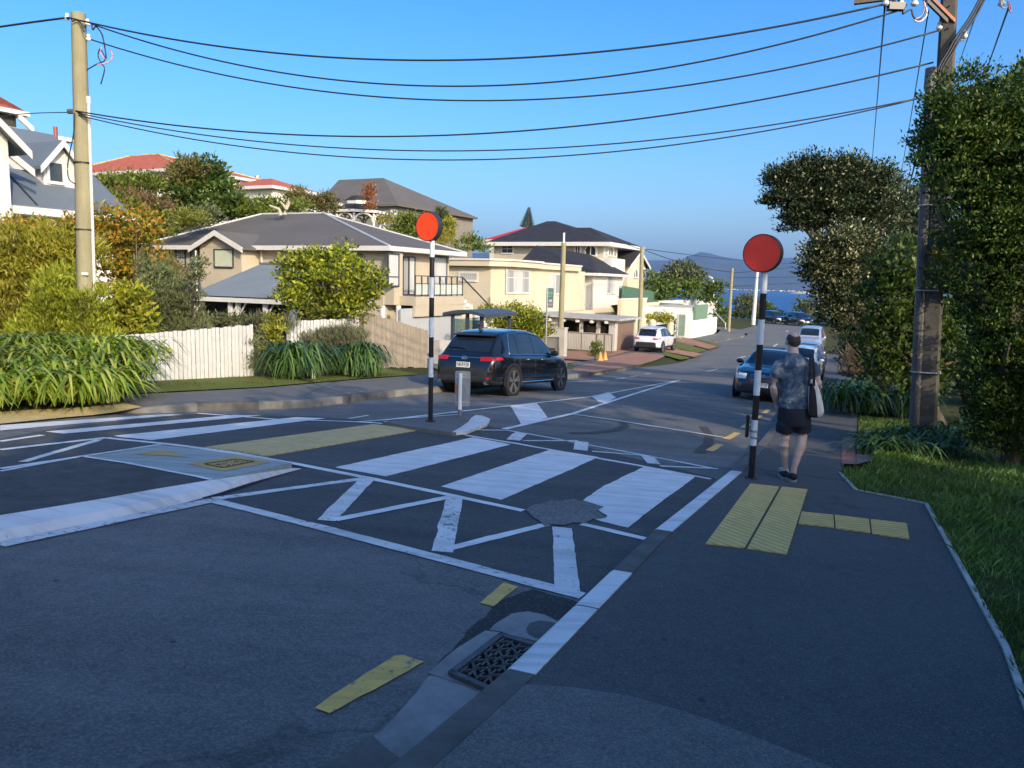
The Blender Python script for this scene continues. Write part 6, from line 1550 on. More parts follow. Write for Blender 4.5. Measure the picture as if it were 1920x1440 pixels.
grass('grass', 'mown grass verge in front of the picket fence', [(8.4,12.75),(9.2,12.0),(12,11.8),(16,12.3),(19,12.45),(20.3,15.4),(15.4,15.4),(11.3,15.6),(8.2,15.2)], 22000, .045, .008, gm2, 3, .14)
# ================================================================ CARS
def carpaint(name, col, metal=.0, rough=.22):
    m, n, b = nt(name); b.inputs['Base Color'].default_value = (*col, 1)
    f = noise(n, 2.5, 4); n.links.new(ramp(n, f, (.3, sc(col, .9)), (.7, sc(col, 1.1))), b.inputs['Base Color'])
    b.inputs['Roughness'].default_value = rough; b.inputs['Metallic'].default_value = metal
    b.inputs['Coat Weight'].default_value = 1; b.inputs['Coat Roughness'].default_value = .02
    MATS[name] = m; return m
tyre_m = M('tyre rubber', (.018,.018,.018), .8, .15)
alloy = M('silver alloy', (.5,.5,.51), .3, .08, metal=.8)
alloy_d = M('dark alloy', (.30,.30,.31), .3, .1, metal=.7)
plastic = M('black plastic trim', (.022,.023,.025), .55, .1)
chrome = M('bright chrome', (.72,.73,.74), .12, .03, metal=1)
tint = glass_dark('tinted car glass', (.012,.018,.028), .02)
redl = M('red lamp lens', (.42,.012,.012), .15, .1, coat=.6)
clearl = M('clear lamp lens', (.62,.65,.68), .08, .15, 12, coat=1)
plate_m = M('white plate', (.72,.72,.70), .4, .03)
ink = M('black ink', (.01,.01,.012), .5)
def table(tab, L): return np.array([t[0] for t in tab])*L, np.array([t[1] for t in tab])
PROF = {
 'suv': dict(zt=[(0,.42),(.006,.52),(.02,.585),(.045,.65),(.08,.77),(.11,.87),(.135,.93),(.19,.968),(.32,1.0),(.46,.998),(.57,.955),(.64,.875),(.70,.76),(.75,.645),(.77,.625),(.85,.60),(.92,.55),(.965,.48),(.99,.40),(1,.30)],
   zs=[(0,.40),(.01,.50),(.03,.565),(.1,.60),(.3,.59),(.7,.575),(.8,.555),(.9,.51),(.965,.44),(1,.28)],
   ws=[(0,.74),(.008,.83),(.03,.91),(.08,.975),(.2,1),(.74,1),(.86,.965),(.94,.88),(.98,.74),(1,.58)],
   wt=[(0,.60),(.02,.74),(.06,.745),(.13,.72),(.32,.72),(.57,.72),(.70,.77),(.77,.80),(.88,.74),(.97,.58),(1,.45)],
   zb=[(0,.22),(.04,.17),(.5,.16),(.95,.15),(1,.17)], rw=(.042,.105), ws_=(.60,.735), side=((.165,.20),(.735,.59)), pill=(.265,.455)),
 'sedan': dict(zt=[(0,.45),(.008,.58),(.02,.66),(.07,.70),(.17,.715),(.23,.76),(.32,.90),(.39,.975),(.50,1.0),(.58,.985),(.64,.92),(.70,.81),(.755,.70),(.78,.672),(.88,.62),(.95,.55),(.985,.46),(1,.33)],
   zs=[(0,.43),(.01,.55),(.03,.62),(.1,.66),(.3,.665),(.7,.645),(.8,.62),(.9,.565),(.96,.49),(1,.31)],
   ws=[(0,.74),(.01,.84),(.04,.92),(.1,.98),(.2,1),(.74,1),(.86,.96),(.94,.87),(.98,.75),(1,.6)],
   wt=[(0,.62),(.02,.76),(.1,.80),(.2,.76),(.32,.70),(.58,.69),(.70,.75),(.78,.80),(.9,.74),(.97,.6),(1,.48)],
   zb=[(0,.2),(.04,.14),(.5,.13),(.95,.12),(1,.14)], rw=(.20,.36), ws_=(.60,.765), side=((.24,.33),(.75,.60)), pill=(.30,.475))}
class Body:
    def __init__(s, kind, L, W, Hh):
        P = PROF[kind]; s.P = P; s.L, s.W, s.H = L, W/2, Hh
        for k in ('zt','zs','ws','wt','zb'):
            x, v = table(P[k], L); setattr(s, k+'_', (x, v*(Hh if k[0] == 'z' else W/2)))
    def f(s, k, x): return float(np.interp(x, *getattr(s, k+'_')))
    def sec(s, x):
        zb, zs, zt, ws, wt = (s.f(k, x) for k in ('zb','zs','zt','ws','wt')); h = max(zt-zs, .012); d = zs-zb
        wt = min(wt, ws*.93)
        pts = [(0,zb),(ws*.80,zb),(ws*.95,zb+.04*d),(ws*.985,zb+.2*d),(ws*1.0,zb+.5*d),(ws*.995,zb+.78*d),(ws*.965,zs),(ws*.93,zs+.06*h),(ws*.93*.55+wt*.45,zs+.45*h),(wt*1.0,zs+.80*h),(wt*.93,zs+.91*h),(wt*.78,zs+.965*h),(wt*.4,zs+.995*h),(0,zs+h)]
        out = []
        for i in range(len(pts)-1):
            a = pts[max(0,i-1)]; b = pts[i]; c = pts[i+1]; e = pts[min(len(pts)-1,i+2)]
            for t in (0,.34,.67):
                q = [.5*((2*b[k])+(c[k]-a[k])*t+(2*a[k]-5*b[k]+4*c[k]-e[k])*t*t+(3*b[k]-a[k]-3*c[k]+e[k])*t**3) for k in (0,1)]
                out.append(q)
        out.append(list(pts[-1])); a = np.array(out); a[:,0] = np.maximum(a[:,0], 0); a[:,1] = np.maximum.accumulate(a[:,1]); return a
    def w(s, x, z):
        a = s.sec(x); return float(np.interp(z, a[3:,1], a[3:,0])) if a[0,1] <= z <= a[-1,1] else -1
    def ztop(s, x, y):
        a = s.sec(x)[18:]; return float(np.interp(abs(y), a[::-1,0], a[::-1,1]))
    def xend(s, y, z, rear=True):
        xs = np.linspace(0, s.L*.3, 40) if rear else s.L-np.linspace(0, s.L*.3, 40)
        for x in xs:
            if s.w(x, z) >= abs(y):
                lo_, hi_ = (max(0, x-.012*s.L), x) if rear else (x, min(s.L, x+.012*s.L))
                for _ in range(14):
                    md = (lo_+hi_)/2; ok = s.w(md, z) >= abs(y)
                    if rear: lo_, hi_ = (lo_, md) if ok else (md, hi_)
                    else: lo_, hi_ = (md, hi_) if ok else (lo_, md)
                return float((lo_+hi_)/2)
        return float(xs[-1])
    def mesh(s, split):
        xs = np.concatenate([np.linspace(0,.06,9)[:-1], np.linspace(.06,.94,58)[:-1], np.linspace(.94,1,14)])*s.L
        m = MB(); n = None
        for x in xs:
            a = s.sec(x); ring = [(x-s.L/2, y, z) for y, z in a]+[(x-s.L/2, -y, z) for y, z in a[-2:0:-1]]; n = len(ring); m.v += ring
        for i in range(len(xs)-1):
            for j in range(n):
                q = (i*n+j, i*n+(j+1)%n, (i+1)*n+(j+1)%n, (i+1)*n+j); m.f.append(q); z = sum(m.v[k][2] for k in q)/4; m.m.append(1 if z < split else 0)
        m.f.append(tuple(range(n))[::-1]); m.m.append(1); m.f.append(tuple((len(xs)-1)*n+k for k in range(n))); m.m.append(1)
        return m
def grid(m, fn, us, vs, mi=0):
    i0 = len(m.v); nu, nv = len(us), len(vs)
    for u in us:
        for v in vs: m.v.append(tuple(fn(u, v)))
    for i in range(nu-1):
        for j in range(nv-1): m.f.append((i0+i*nv+j, i0+(i+1)*nv+j, i0+(i+1)*nv+j+1, i0+i*nv+j+1)); m.m.append(mi)
lin = np.linspace
def text_mesh(txt, size, name, mat, parent, mw, extr=.002):
    cu = bpy.data.curves.new(name, 'FONT'); cu.body = txt; cu.size = size; cu.align_x = 'CENTER'; cu.align_y = 'CENTER'; cu.extrude = extr
    to = bpy.data.objects.new(name, cu); COL.objects.link(to)
    dg = bpy.context.evaluated_depsgraph_get(); me = bpy.data.meshes.new_from_object(to.evaluated_get(dg)); bpy.data.objects.remove(to); bpy.data.curves.remove(cu)
    me.transform(mw); me.materials.clear(); me.materials.append(mat)
    o = bpy.data.objects.new(name, me); COL.objects.link(o); o.parent = parent; return o
def car(name, label, kind, dims, A, L, head, paint_m, rim=alloy, clad=False, chrome_trim=False, plate_r=None, plate_f=None, roofrails=False, emblem=None, group=None, wr=.35, detail=True, zoff=0):
    Ln, W, Hh = dims; B = Body(kind, Ln, W, Hh); h2 = Ln/2
    th = RZ+head; d = Vector((math.cos(th), math.sin(th)))
    c = K(A, L, 0); f = c+Vector((d.x,d.y,0))*1.4; r = c-Vector((d.x,d.y,0))*1.4; n = Vector((-d.y,d.x,0)); lft = c+n*.8; rgt = c-n*.8
    zf, zr, zl, zg = H(f.x,f.y), H(r.x,r.y), H(lft.x,lft.y), H(rgt.x,rgt.y)
    X = Vector((d.x*2.8, d.y*2.8, zf-zr)).normalized(); Yv = Vector((n.x*1.6, n.y*1.6, zl-zg)); Yv = (Yv-X*Yv.dot(X)).normalized(); Z = X.cross(Yv)
    o = thing(name, label, 'car', (c.x, c.y, (zf+zr)/2+zoff+.006), group)
    o.rotation_euler = Matrix((X, Yv, Z)).transposed().to_euler()
    kw = dict(parent=o, local=True)
    b = B.mesh(Hh*.235 if clad else Hh*.17).build('body', [paint_m, plastic], smooth=True, **kw)
    P = B.P
    # side glass
    (xa, xb), (xc, xd) = P['side']; xa, xb, xc, xd = (v*Ln for v in (xa, xb, xc, xd)); pl = [v*Ln for v in P['pill']]
    lo = lambda x: B.f('zs', x)+.055*Hh*.6
    def hi(x):
        z = B.f('zs', x)+.83*(B.f('zt', x)-B.f('zs', x))
        if x < xb: z = min(z, lo(x)+(x-xa)/(xb-xa)*(B.f('zs', xb)+.83*(B.f('zt', xb)-B.f('zs', xb))-lo(xb)))
        if x > xd: z = min(z, lo(x)+(xc-x)/(xc-xd)*(B.f('zs', xd)+.83*(B.f('zt', xd)-B.f('zs', xd))-lo(xd)))
        return max(z, lo(x)+.004)
    for sgn in (1, -1):
        for x0, x1 in ((xa+.02, pl[0]-.02), (pl[0]+.02, pl[1]-.03), (pl[1]+.03, xc-.03)):
            m = MB(); grid(m, lambda x, t: (x-h2, sgn*(B.w(x, lo(x)+(hi(x)-lo(x))*t)+.006), lo(x)+(hi(x)-lo(x))*t), lin(x0, x1, 14), lin(0, 1, 7)); m.build('side_window', tint, smooth=True, **kw)
        if chrome_trim:
            xs = list(lin(xa+.01, xc-.02, 30)); pts = [(x-h2, sgn*(B.w(x, lo(x)-.012)+.006), lo(x)-.012) for x in xs]+[(x-h2, sgn*(B.w(x, hi(x)+.008)+.006), hi(x)+.008) for x in xs[::-1]]
            MB().tube(pts+pts[:1], .011, 5).build('window_trim', chrome, **kw)
            MB().tube([(x-h2, sgn*(B.w(x, .215*Hh)+.004), .20*Hh) for x in lin(.29*Ln, .70*Ln, 10)], .016, 5).build('sill_trim', chrome, **kw)
    # windscreen and back glass
    for nm, (x0, x1) in (('rear_window', P['rw']), ('windscreen', P['ws_'])):
        x0 *= Ln; x1 *= Ln
        def yw(x): return B.f('wt', x)*.86
        m = MB(); grid(m, lambda x, t: (x-h2, t*yw(x), B.ztop(x, t*yw(x))+.010), lin(x0, x1, 12), lin(-1, 1, 13)); m.build(nm, tint, smooth=True, **kw)
    # wheels
    xr, xf = .195*Ln, .805*Ln
    for x in (xr, xf):
        for sgn in (1, -1):
            y0 = sgn*(B.f('ws', x)*1.0+.004); m = MB()
            T = lambda v, x=x, y0=y0, sgn=sgn: Vector((x-h2+v.x, y0+sgn*v.z, wr+v.y))
            MB().lathe([(0,.002),(wr+.05,.002),(wr+.05,-.05)], T, 28).build('wheel_arch_shade', ink, **kw)  # black disc on the body side paints the shade inside the arch
            if clad: MB().lathe([(wr+.045,.0),(wr+.05,.010),(wr+.085,.010),(wr+.09,-.02)], lambda v, T=T: (lambda q: Vector((q.x, q.y, max(q.z, .24))))(T(v)), 28).build('arch_trim', plastic, **kw)
            wh = MB().lathe([(wr*.70,-.16),(wr*.94,-.16),(wr,-.12),(wr,-.01),(wr*.95,.018),(wr*.80,.022),(wr*.78,.0)], T, 28).build('tyre', tyre_m, smooth=True, **kw)
            rm = MB().lathe([(wr*.79,.016),(wr*.74,.016),(wr*.72,-.05),(0,-.06)], T, 24, [0,1,1])
            ns = 5 if detail else 5
            for k in range(ns):
                for da in (-.16, .16):
                    t = 2*math.pi*k/ns+.3; t2 = t+da
                    a0 = Vector((math.cos(t), math.sin(t), 0))*.03; a1 = Vector((math.cos(t2), math.sin(t2), 0))*wr*.75; s_ = Vector((-math.sin(t2), math.cos(t2), 0))*.022
                    rm.hexa([T(q) for q in (a0-s_+Vector((0,0,-.03)), a1-s_+Vector((0,0,-.03)), a1+s_+Vector((0,0,-.03)), a0+s_+Vector((0,0,-.03)), a0-s_+Vector((0,0,.004)), a1-s_+Vector((0,0,.012)), a1+s_+Vector((0,0,.012)), a0+s_+Vector((0,0,.004)))])
            q = rm.build('rim', [rim, plastic], parent=wh, local=True)
    # lamps
    zl0 = B.f('zs', .06*Ln)
    def rear(y, z): return (B.xend(y, z)-h2-.012, y, z)
    def front(y, z): return (B.xend(y, z, False)-h2+.006, y, z)
    for sgn in (1, -1):
        m = MB(); zz = zl0-.01
        grid(m, lambda y, z: rear(sgn*y, z), lin(B.W*.50, B.W*.90, 9), lin(zz-.055*Hh, zz+.01, 4))
        grid(m, lambda x, z: (x-h2, sgn*(B.w(x, z)+.006), z), lin(.03*Ln, .085*Ln, 6), lin(zz-.035*Hh, zz+.012, 4)); m.build('tail_light', redl, smooth=True, **kw)
        m = MB(); zf_ = B.f('zt', .955*Ln)-.035*Hh
        grid(m, lambda y, z: front(sgn*y, z), lin(B.W*.50, B.W*.86, 9), lin(zf_-.10*Hh, zf_+.004*Hh, 6))
        grid(m, lambda x, z: (x-h2, sgn*(B.w(x, z)+.006), z), lin(.90*Ln, .955*Ln, 6), lin(zf_-.07*Hh, zf_+.02*Hh, 5)); m.build('headlight', clearl, smooth=True, **kw)
        # mirrors, handles
        xm = .685*Ln; zm = B.f('zs', xm)+.07; ym = B.w(xm, zm)
        m = MB(); m.lathe([(0,-.06),(.06,-.05),(.085,0),(.09,.05),(.075,.07),(0,.07)], lambda v: Vector((xm-h2-v.z*.9, sgn*(ym+.13+v.x*1.25), zm+.02+v.y*.85)), 12); m.tube([(xm-h2, sgn*(ym-.02), zm-.02), (xm-h2, sgn*(ym+.1), zm)], .022, 6); m.build('wing_mirror', paint_m if not clad else plastic, smooth=True, **kw)
        for xh in (.37, .545):
            x = xh*Ln; z = B.f('zs', x)-.075; y = B.w(x, z)
            m = MB(); m.tube([(x-h2-.09, sgn*(y+.012), z), (x-h2, sgn*(y+.03), z+.004), (x-h2+.09, sgn*(y+.012), z)], .014, 6); m.build('door_handle', chrome if chrome_trim else paint_m, smooth=True, **kw)
        # panel gaps
        for xg in (pl[0]+.0, pl[1], .735*Ln):
            m = MB(); m.tube([(xg-h2, sgn*(B.w(xg, z)+.001), z) for z in lin(.24*Hh, B.f('zs', xg)+.02, 8)], .004, 4); m.build('door_seam', ink, **kw)
    # grille
    m = MB(); zg_ = B.f('zt', .975*Ln); grid(m, front, lin(-B.W*.42, B.W*.42, 11), lin(zg_-.19*Hh, zg_-.06*Hh, 5)); m.build('grille', plastic, smooth=True, **kw)
    m = MB(); grid(m, front, lin(-B.W*.62, B.W*.62, 11), lin(.19*Hh, .25*Hh, 3)); m.build('lower_grille', ink, smooth=True, **kw)
    if clad: m = MB(); grid(m, rear, lin(-B.W*.84, B.W*.84, 15), lin(.215*Hh, .30*Hh, 4)); m.build('rear_bumper', plastic, smooth=True, **kw)
    # plates
    if plate_r is not None:
        z = .455*Hh if kind == 'suv' else .5*Hh; x = B.xend(.1, z)-h2
        m = MB(); m.box(x-.022, x-.006, -.18, .18, z-.0625, z+.0625); p = m.build('number_plate', plate_m, **kw)
        if plate_r:
            mw = Matrix.Translation((x-.024, 0, z)) @ Matrix(((0,0,-1,0),(-1,0,0,0),(0,1,0,0),(0,0,0,1))) @ Matrix.Diagonal((.82,1.15,1,1))
            text_mesh(plate_r, .115, 'plate_text', ink, p, mw)
    if plate_f is not None:
        z = .315*Hh; x = B.xend(.1, z, False)-h2
        m = MB(); m.box(x+.006, x+.022, -.18, .18, z-.0625, z+.0625); p = m.build('number_plate', plate_m, **kw)
        if plate_f:
            mw = Matrix.Translation((x+.024, 0, z)) @ Matrix(((0,0,1,0),(1,0,0,0),(0,1,0,0),(0,0,0,1))) @ Matrix.Diagonal((.82,1.15,1,1))
            text_mesh(plate_f, .115, 'plate_text', ink, p, mw)
    if roofrails:
        for sgn in (1,-1):
            MB().tube([(x-h2, sgn*B.f('wt', x)*.86, B.ztop(x, B.f('wt', x)*.86)+(.05 if .24*Ln < x < .54*Ln else 0)) for x in lin(.2*Ln, .58*Ln, 8)], .018, 6).build('roof_rail', alloy, **kw)
    if kind == 'suv': # roof spoiler, wiper, aerial fin
        x0 = .085*Ln; m = MB(); yy = B.f('wt', .12*Ln)*.9; zt = B.ztop(.125*Ln, 0)
        m.hexa([(x0-h2,-yy*.95,zt-.045),(.14*Ln-h2,-yy,zt-.02),(.14*Ln-h2,yy,zt-.02),(x0-h2,yy*.95,zt-.045),(x0-h2,-yy*.93,zt-.02),(.14*Ln-h2,-yy*.9,zt+.025),(.14*Ln-h2,yy*.9,zt+.025),(x0-h2,yy*.93,zt-.02)]); m.build('spoiler', paint_m if not clad else ink, **kw)
    return o, B, kw
navy = carpaint('black blue car paint', (.006,.007,.010), .1, .2)
mz, B, kw = car('parked_car', 'black family wagon seen from behind, waiting just past the striped island beacon', 'suv', (4.62,1.76,1.62), 17.9, 9.0, -.02, navy, alloy_d, True, True, 'NKR928', None, wr=.355)
# rear details of the black wagon
Ln, h2 = 4.62, 2.31
m = MB(); grid(m, lambda y, z: (B.xend(y, z)-h2-.009, y, z), lin(-B.W*.52, B.W*.52, 15), lin(B.f('zs',.06*Ln)-.035, B.f('zs',.06*Ln)-.018, 2)); m.build('chrome_bar', chrome, **kw)
zc = .605*1.62-.088; xc = B.xend(.05, zc)-h2-.012
el = [(xc, .068*math.cos(t), zc+.05*math.sin(t)) for t in lin(0, 2*math.pi, 25)]
bd_ = MB().tube(el, .008, 6); bd_.tube([(xc, .07, zc+.02), (xc, .035, zc+.012), (xc, 0, zc-.028), (xc, -.035, zc+.012), (xc, -.07, zc+.02)], .009, 6); bd_.build('badge', chrome, **kw)
for s_ in (1,-1):
    y = s_*.62; z = .205*1.62; MB().tube([(B.xend(y, .25*1.62)-h2-.03, y, z), (B.xend(y, .25*1.62)-h2+.2, y, z)], .042, 10).build('exhaust', chrome, **kw)
    m = MB(); grid(m, lambda yy, zz: (B.xend(yy, zz)-h2-.011, yy, zz), lin(s_*B.W*.70, s_*B.W*.80, 4), lin(.26*1.62, .285*1.62, 2)); m.build('reflector', redl, **kw)
    m = MB(); grid(m, lambda yy, zz: (B.xend(yy, zz)-h2-.009, yy, zz), lin(s_*B.W*.56, s_*B.W*.72, 5), lin(B.f('zs',.06*Ln)-.06, B.f('zs',.06*Ln)-.04, 2)); m.build('reversing_lamp', clearl, **kw)
fx = .17*Ln-h2; zt = B.ztop(.17*Ln, 0); m = MB(); m.hexa([(fx-.1,-.025,zt),(fx+.12,-.02,zt),(fx+.12,.02,zt),(fx-.1,.025,zt),(fx-.09,-.006,zt+.085),(fx-.05,-.006,zt+.085),(fx-.05,.006,zt+.085),(fx-.09,.006,zt+.085)]); m.build('aerial_fin', navy, **kw)
xw = .05*Ln; m = MB(); m.tube([(B.L*0+xw-h2-.02, .05, B.ztop(xw, .05)+.015), (xw-h2+.01, .28, B.ztop(xw+.03,.28)+.02), (xw-h2+.015, .55, B.ztop(xw+.035,.5)+.02)], .014, 6); m.build('wiper', ink, **kw)
# others
G_ = 'cars parked along the right kerb'
whitec = carpaint('white car paint', (.66,.66,.65)); silver = carpaint('silver car paint', (.42,.43,.45), .6); silver2 = carpaint('pale silver car paint', (.52,.53,.55), .5)
greenc = carpaint('dark green car paint', (.02,.035,.035), .3); navy2 = carpaint('navy car paint', (.008,.012,.035), .3); greyc = carpaint('graphite car paint', (.03,.033,.038), .4)
car('parked_car', 'white family wagon parked on the brick drive by the brown garage door', 'suv', (4.8,1.9,1.74), 53.2, 15.2, 0.0, whitec, alloy, True, False, '', roofrails=True, wr=.37, zoff=.14)
hd, B, kw = car('parked_car', 'dark navy sedan facing the viewer behind the near striped beacon', 'sedan', (4.7,1.76,1.45), 24.4, 3.28, math.pi, navy2, alloy, False, False, None, 'BSD710', group=G_, wr=.32)
h2 = 2.35; zc = .475*1.45; xc = B.xend(.03, zc, False)-h2+.016
m = MB(); m.tube([(xc,-.05,zc+.045),(xc,.05,zc+.045),(xc,.06,zc),(xc,.045,zc-.045),(xc,-.045,zc-.045),(xc,-.06,zc),(xc,-.05,zc+.045)], .007, 5).tube([(xc,-.035,zc+.04),(xc,-.024,zc),(xc,-.032,zc-.04)], .009, 5).tube([(xc,.035,zc+.04),(xc,.024,zc),(xc,.032,zc-.04)], .009, 5).tube([(xc,-.024,zc),(xc,.024,zc)], .009, 5); m.build('badge', chrome, **kw)
for dz in (-.02,.02): MB().tube([(B.xend(y, zc+dz, False)-h2+.012, y, zc+dz) for y in lin(-.33,.33,9)], .008, 5).build('grille_bar', chrome, **kw)
car('parked_car', 'white station wagon facing the viewer, half hidden by the man', 'suv', (4.5,1.75,1.56), 36.0, 3.75, math.pi, whitec, alloy, False, False, None, '', group=G_, roofrails=True, wr=.33)
car('parked_car', 'dark green wagon in the row behind the white station wagon', 'suv', (4.6,1.76,1.52), 42.6, 4.25, math.pi, greenc, alloy, False, False, None, '', group=G_, roofrails=True, wr=.33)
car('parked_car', 'silver hatchback in the row behind the dark green wagon', 'suv', (4.2,1.72,1.5), 49.0, 4.7, math.pi, silver, alloy, False, False, None, '', group=G_, wr=.32)
car('parked_car', 'tall pale silver van at the far end of the parked row', 'suv', (5.0,1.9,1.95), 61.0, 5.75, math.pi, silver2, alloy, False, False, None, '', group=G_, wr=.37)
car('parked_car', 'black upright wagon parked on the far side of the bend, nearer the sea bush', 'suv', (4.6,1.85,1.72), 108.5, 15.0, math.pi+.75, greyc, alloy, True, False, None, '', group='cars parked on the far bend', wr=.36)
car('parked_car', 'dark blue wagon with bright headlights parked on the far bend below the brown roof', 'suv', (4.7,1.88,1.74), 106.0, 11.6, math.pi+.62, navy, alloy, True, False, None, '', group='cars parked on the far bend', wr=.37)
# ================================================================ PERSON
YM = 9.25
def mp(px, py, dy=0): return at(px, py, YM+dy)
def loft(m, rings, n=16):
    """rings: (px, py, dy, rx, ry) ellipses in horizontal planes"""
    i0 = len(m.v)
    for px, py, dy, rx, ry in rings:
        c = mp(px, py, dy)
        for j in range(n):
            t = 2*math.pi*j/n; m.v.append((c.x+rx*math.cos(t), c.y+ry*math.sin(t), c.z))
    for k in range(len(rings)-1):
        for j in range(n): m.f.append((i0+k*n+j, i0+k*n+(j+1)%n, i0+(k+1)*n+(j+1)%n, i0+(k+1)*n+j)); m.m.append(0)
    m.f.append(tuple(i0+j for j in range(n))[::-1]); m.f.append(tuple(i0+(len(rings)-1)*n+j for j in range(n))); m.m += [0,0]
def limb(m, pts, n=12): m.tube([mp(*p[:3]) for p in pts], [p[3] for p in pts], n)
def ball(m, c, r, n=14):
    m.lathe([(.001,-1)]+[(math.cos(a), math.sin(a)) for a in lin(-1.4, 1.4, 9)]+[(.001,1)], lambda v: Vector((c.x+v.x*r[0], c.y+v.y*r[1], c.z+v.z*r[2])), n)
def fuse(mb, name, mat, parent, vox, sm=4):
    o = mb.build(name, mat, parent)
    bm = bmesh.new(); bm.from_mesh(o.data); bmesh.ops.recalc_face_normals(bm, faces=bm.faces[:]); bm.to_mesh(o.data); bm.free()
    md = o.modifiers.new('r', 'REMESH'); md.mode = 'VOXEL'; md.voxel_size = vox; md.use_smooth_shade = True
    s_ = o.modifiers.new('s', 'SMOOTH'); s_.factor = .5; s_.iterations = sm
    dg = bpy.context.evaluated_depsgraph_get(); me = bpy.data.meshes.new_from_object(o.evaluated_get(dg)); o.modifiers.clear(); old = o.data; o.data = me; bpy.data.meshes.remove(old)
    if not me.materials: me.materials.append(mat)
    me.polygons.foreach_set('use_smooth', [True]*len(me.polygons)); return o
skin_m = M('fair skin', (.64,.42,.32), .55, .12, 12, .1, 80)
m_, n, b = nt('dark floral shirt cloth')
f1 = noise(n, 9, 6, .7, dist=1.2); f2 = noise(n, 3.2, 4, .6, dist=.8)
a_ = n.nodes.new('ShaderNodeMath'); a_.operation = 'MULTIPLY'; n.links.new(f1, a_.inputs[0]); n.links.new(f2, a_.inputs[1])
n.links.new(ramp(n, a_.outputs[0], (.18,(.026,.045,.08)), (.25,(.07,.11,.16)), (.30,(.16,.20,.23)), (.38,(.45,.43,.34))), b.inputs['Base Color']); b.inputs['Roughness'].default_value = .85
bumpn(n, b, noise(n, 5, 5, .6, dist=1), .7, .03); shirt_m = m_
shorts_m = M('black shorts cloth', (.014,.017,.028), .85, .25, 6, .4, 12)
hair_m = M('short greying brown hair', (.075,.05,.038), .8, .45, 45, .6, 160)
shoe_m = M('dark navy canvas', (.015,.018,.028), .8, .2); sole_m = M('pale shoe sole', (.30,.30,.29), .8)
feet = mp(1485, 905, -.05); gz_ = HAL(*AL(feet.x, feet.y))+.1
man = thing('person', 'man walking away down the right footpath in patterned shirt and black shorts, bag on shoulder', 'person', Vector((feet.x, feet.y+.1, gz_)))
m = MB()
# head, neck
hc = mp(1487.5, 639, .03); ball(m, hc, (.078,.098,.104)); ball(m, hc+Vector((0,.03,-.075)), (.055,.065,.05))
ball(m, hc+Vector((0,.105,-.03)), (.016,.02,.028), 8)      # nose
ball(m, hc+Vector((-.086,-.005,-.02)), (.014,.022,.034), 10); ball(m, hc+Vector((.086,-.005,-.02)), (.014,.022,.034), 10)
ball(m, hc+Vector((0,.085,-.07)), (.026,.012,.010), 8)
for s_ in (-1,1): ball(m, hc+Vector((s_*.03,.088,.005)), (.014,.01,.009), 8)
loft(m, [(1487,668,.0,.085,.07),(1487,660,.0,.066,.064),(1487,652,.01,.058,.06),(1487,646,.02,.055,.062)])
# torso under the clothes
loft(m, [(1489,795,.0,.13,.10),(1488,775,.0,.155,.11),(1488,755,.0,.15,.105),(1488,735,.0,.148,.10),(1489,710,.0,.16,.11),(1490,690,.0,.175,.11),(1490,676,.0,.17,.095),(1488,668,.0,.10,.075)])
# arms
limb(m, [(1462,680,0,.060),(1457,694,-.01,.056),(1453,710,-.02,.049),(1450,726,-.03,.042),(1451,734,-.01,.043),(1453,746,.06,.036),(1457,757,.12,.028)])
limb(m, [(1519,680,0,.060),(1526,694,-.01,.056),(1531,708,-.03,.048),(1535,720,-.05,.042),(1535,725,-.02,.042),(1533,727,.06,.037),(1530,727,.15,.028)])
def hand(m, c, d, side, palm):
    d = d.normalized(); side = side.normalized(); palm = palm.normalized()
    for k, (off, ln_) in enumerate(((-.030,.066),(-.010,.078),(.010,.074),(.029,.060))):
        a = c+d*.075+side*off; b_ = a+d*ln_*.45+palm*.008; e = b_+d*ln_*.3+palm*.03; m.tube([c+d*.03+side*off*.8, a, b_, e, e+palm*.02-d*.004], [.012,.0105,.0098,.009,.007], 8)
    m.tube([c+side*-.022+d*.005, c+side*-.048+d*.035+palm*.01, c+side*-.05+d*.062+palm*.025, c+side*-.042+d*.082+palm*.032], [.014,.0125,.011,.008], 8)
    m.tube([c-d*.01, c+d*.03, c+d*.08], [.028,.036,.034], 10, fl=.55)
hand(m, mp(1530,727,.155), Vector((-.25,.9,.15)), Vector((-.3,-.1,1)), Vector((-1,-.2,0)))
hand(m, mp(1458,759,.13), Vector((.25,.5,-.85)), Vector((-.2,.9,.4)), Vector((1,.0,.1)))
# legs: left stance leg, right leg trailing
limb(m, [(1474,782,0,.088),(1472,800,.01,.082),(1471,815,.02,.066),(1471,824,.0,.060),(1470,836,-.02,.062),(1471,850,-.01,.050),(1472,866,.0,.036),(1472,876,.02,.036)])
limb(m, [(1502,782,0,.088),(1504,800,.0,.082),(1504,815,.0,.066),(1503,824,-.03,.060),(1501,838,-.07,.062),(1495,856,-.10,.048),(1489,876,-.12,.036),(1487,889,-.12,.038)])
for (px, py, dy) in ((1472,879,.03),(1486,894,-.13)):
    c = mp(px, py, dy); m.tube([c+Vector((0,-.05,-.02)), c+Vector((0,.06,-.03)), c+Vector((0,.16,-.05))], [.038,.042,.03], 10)
fuse(m, 'body', skin_m, man, .0085, 3)
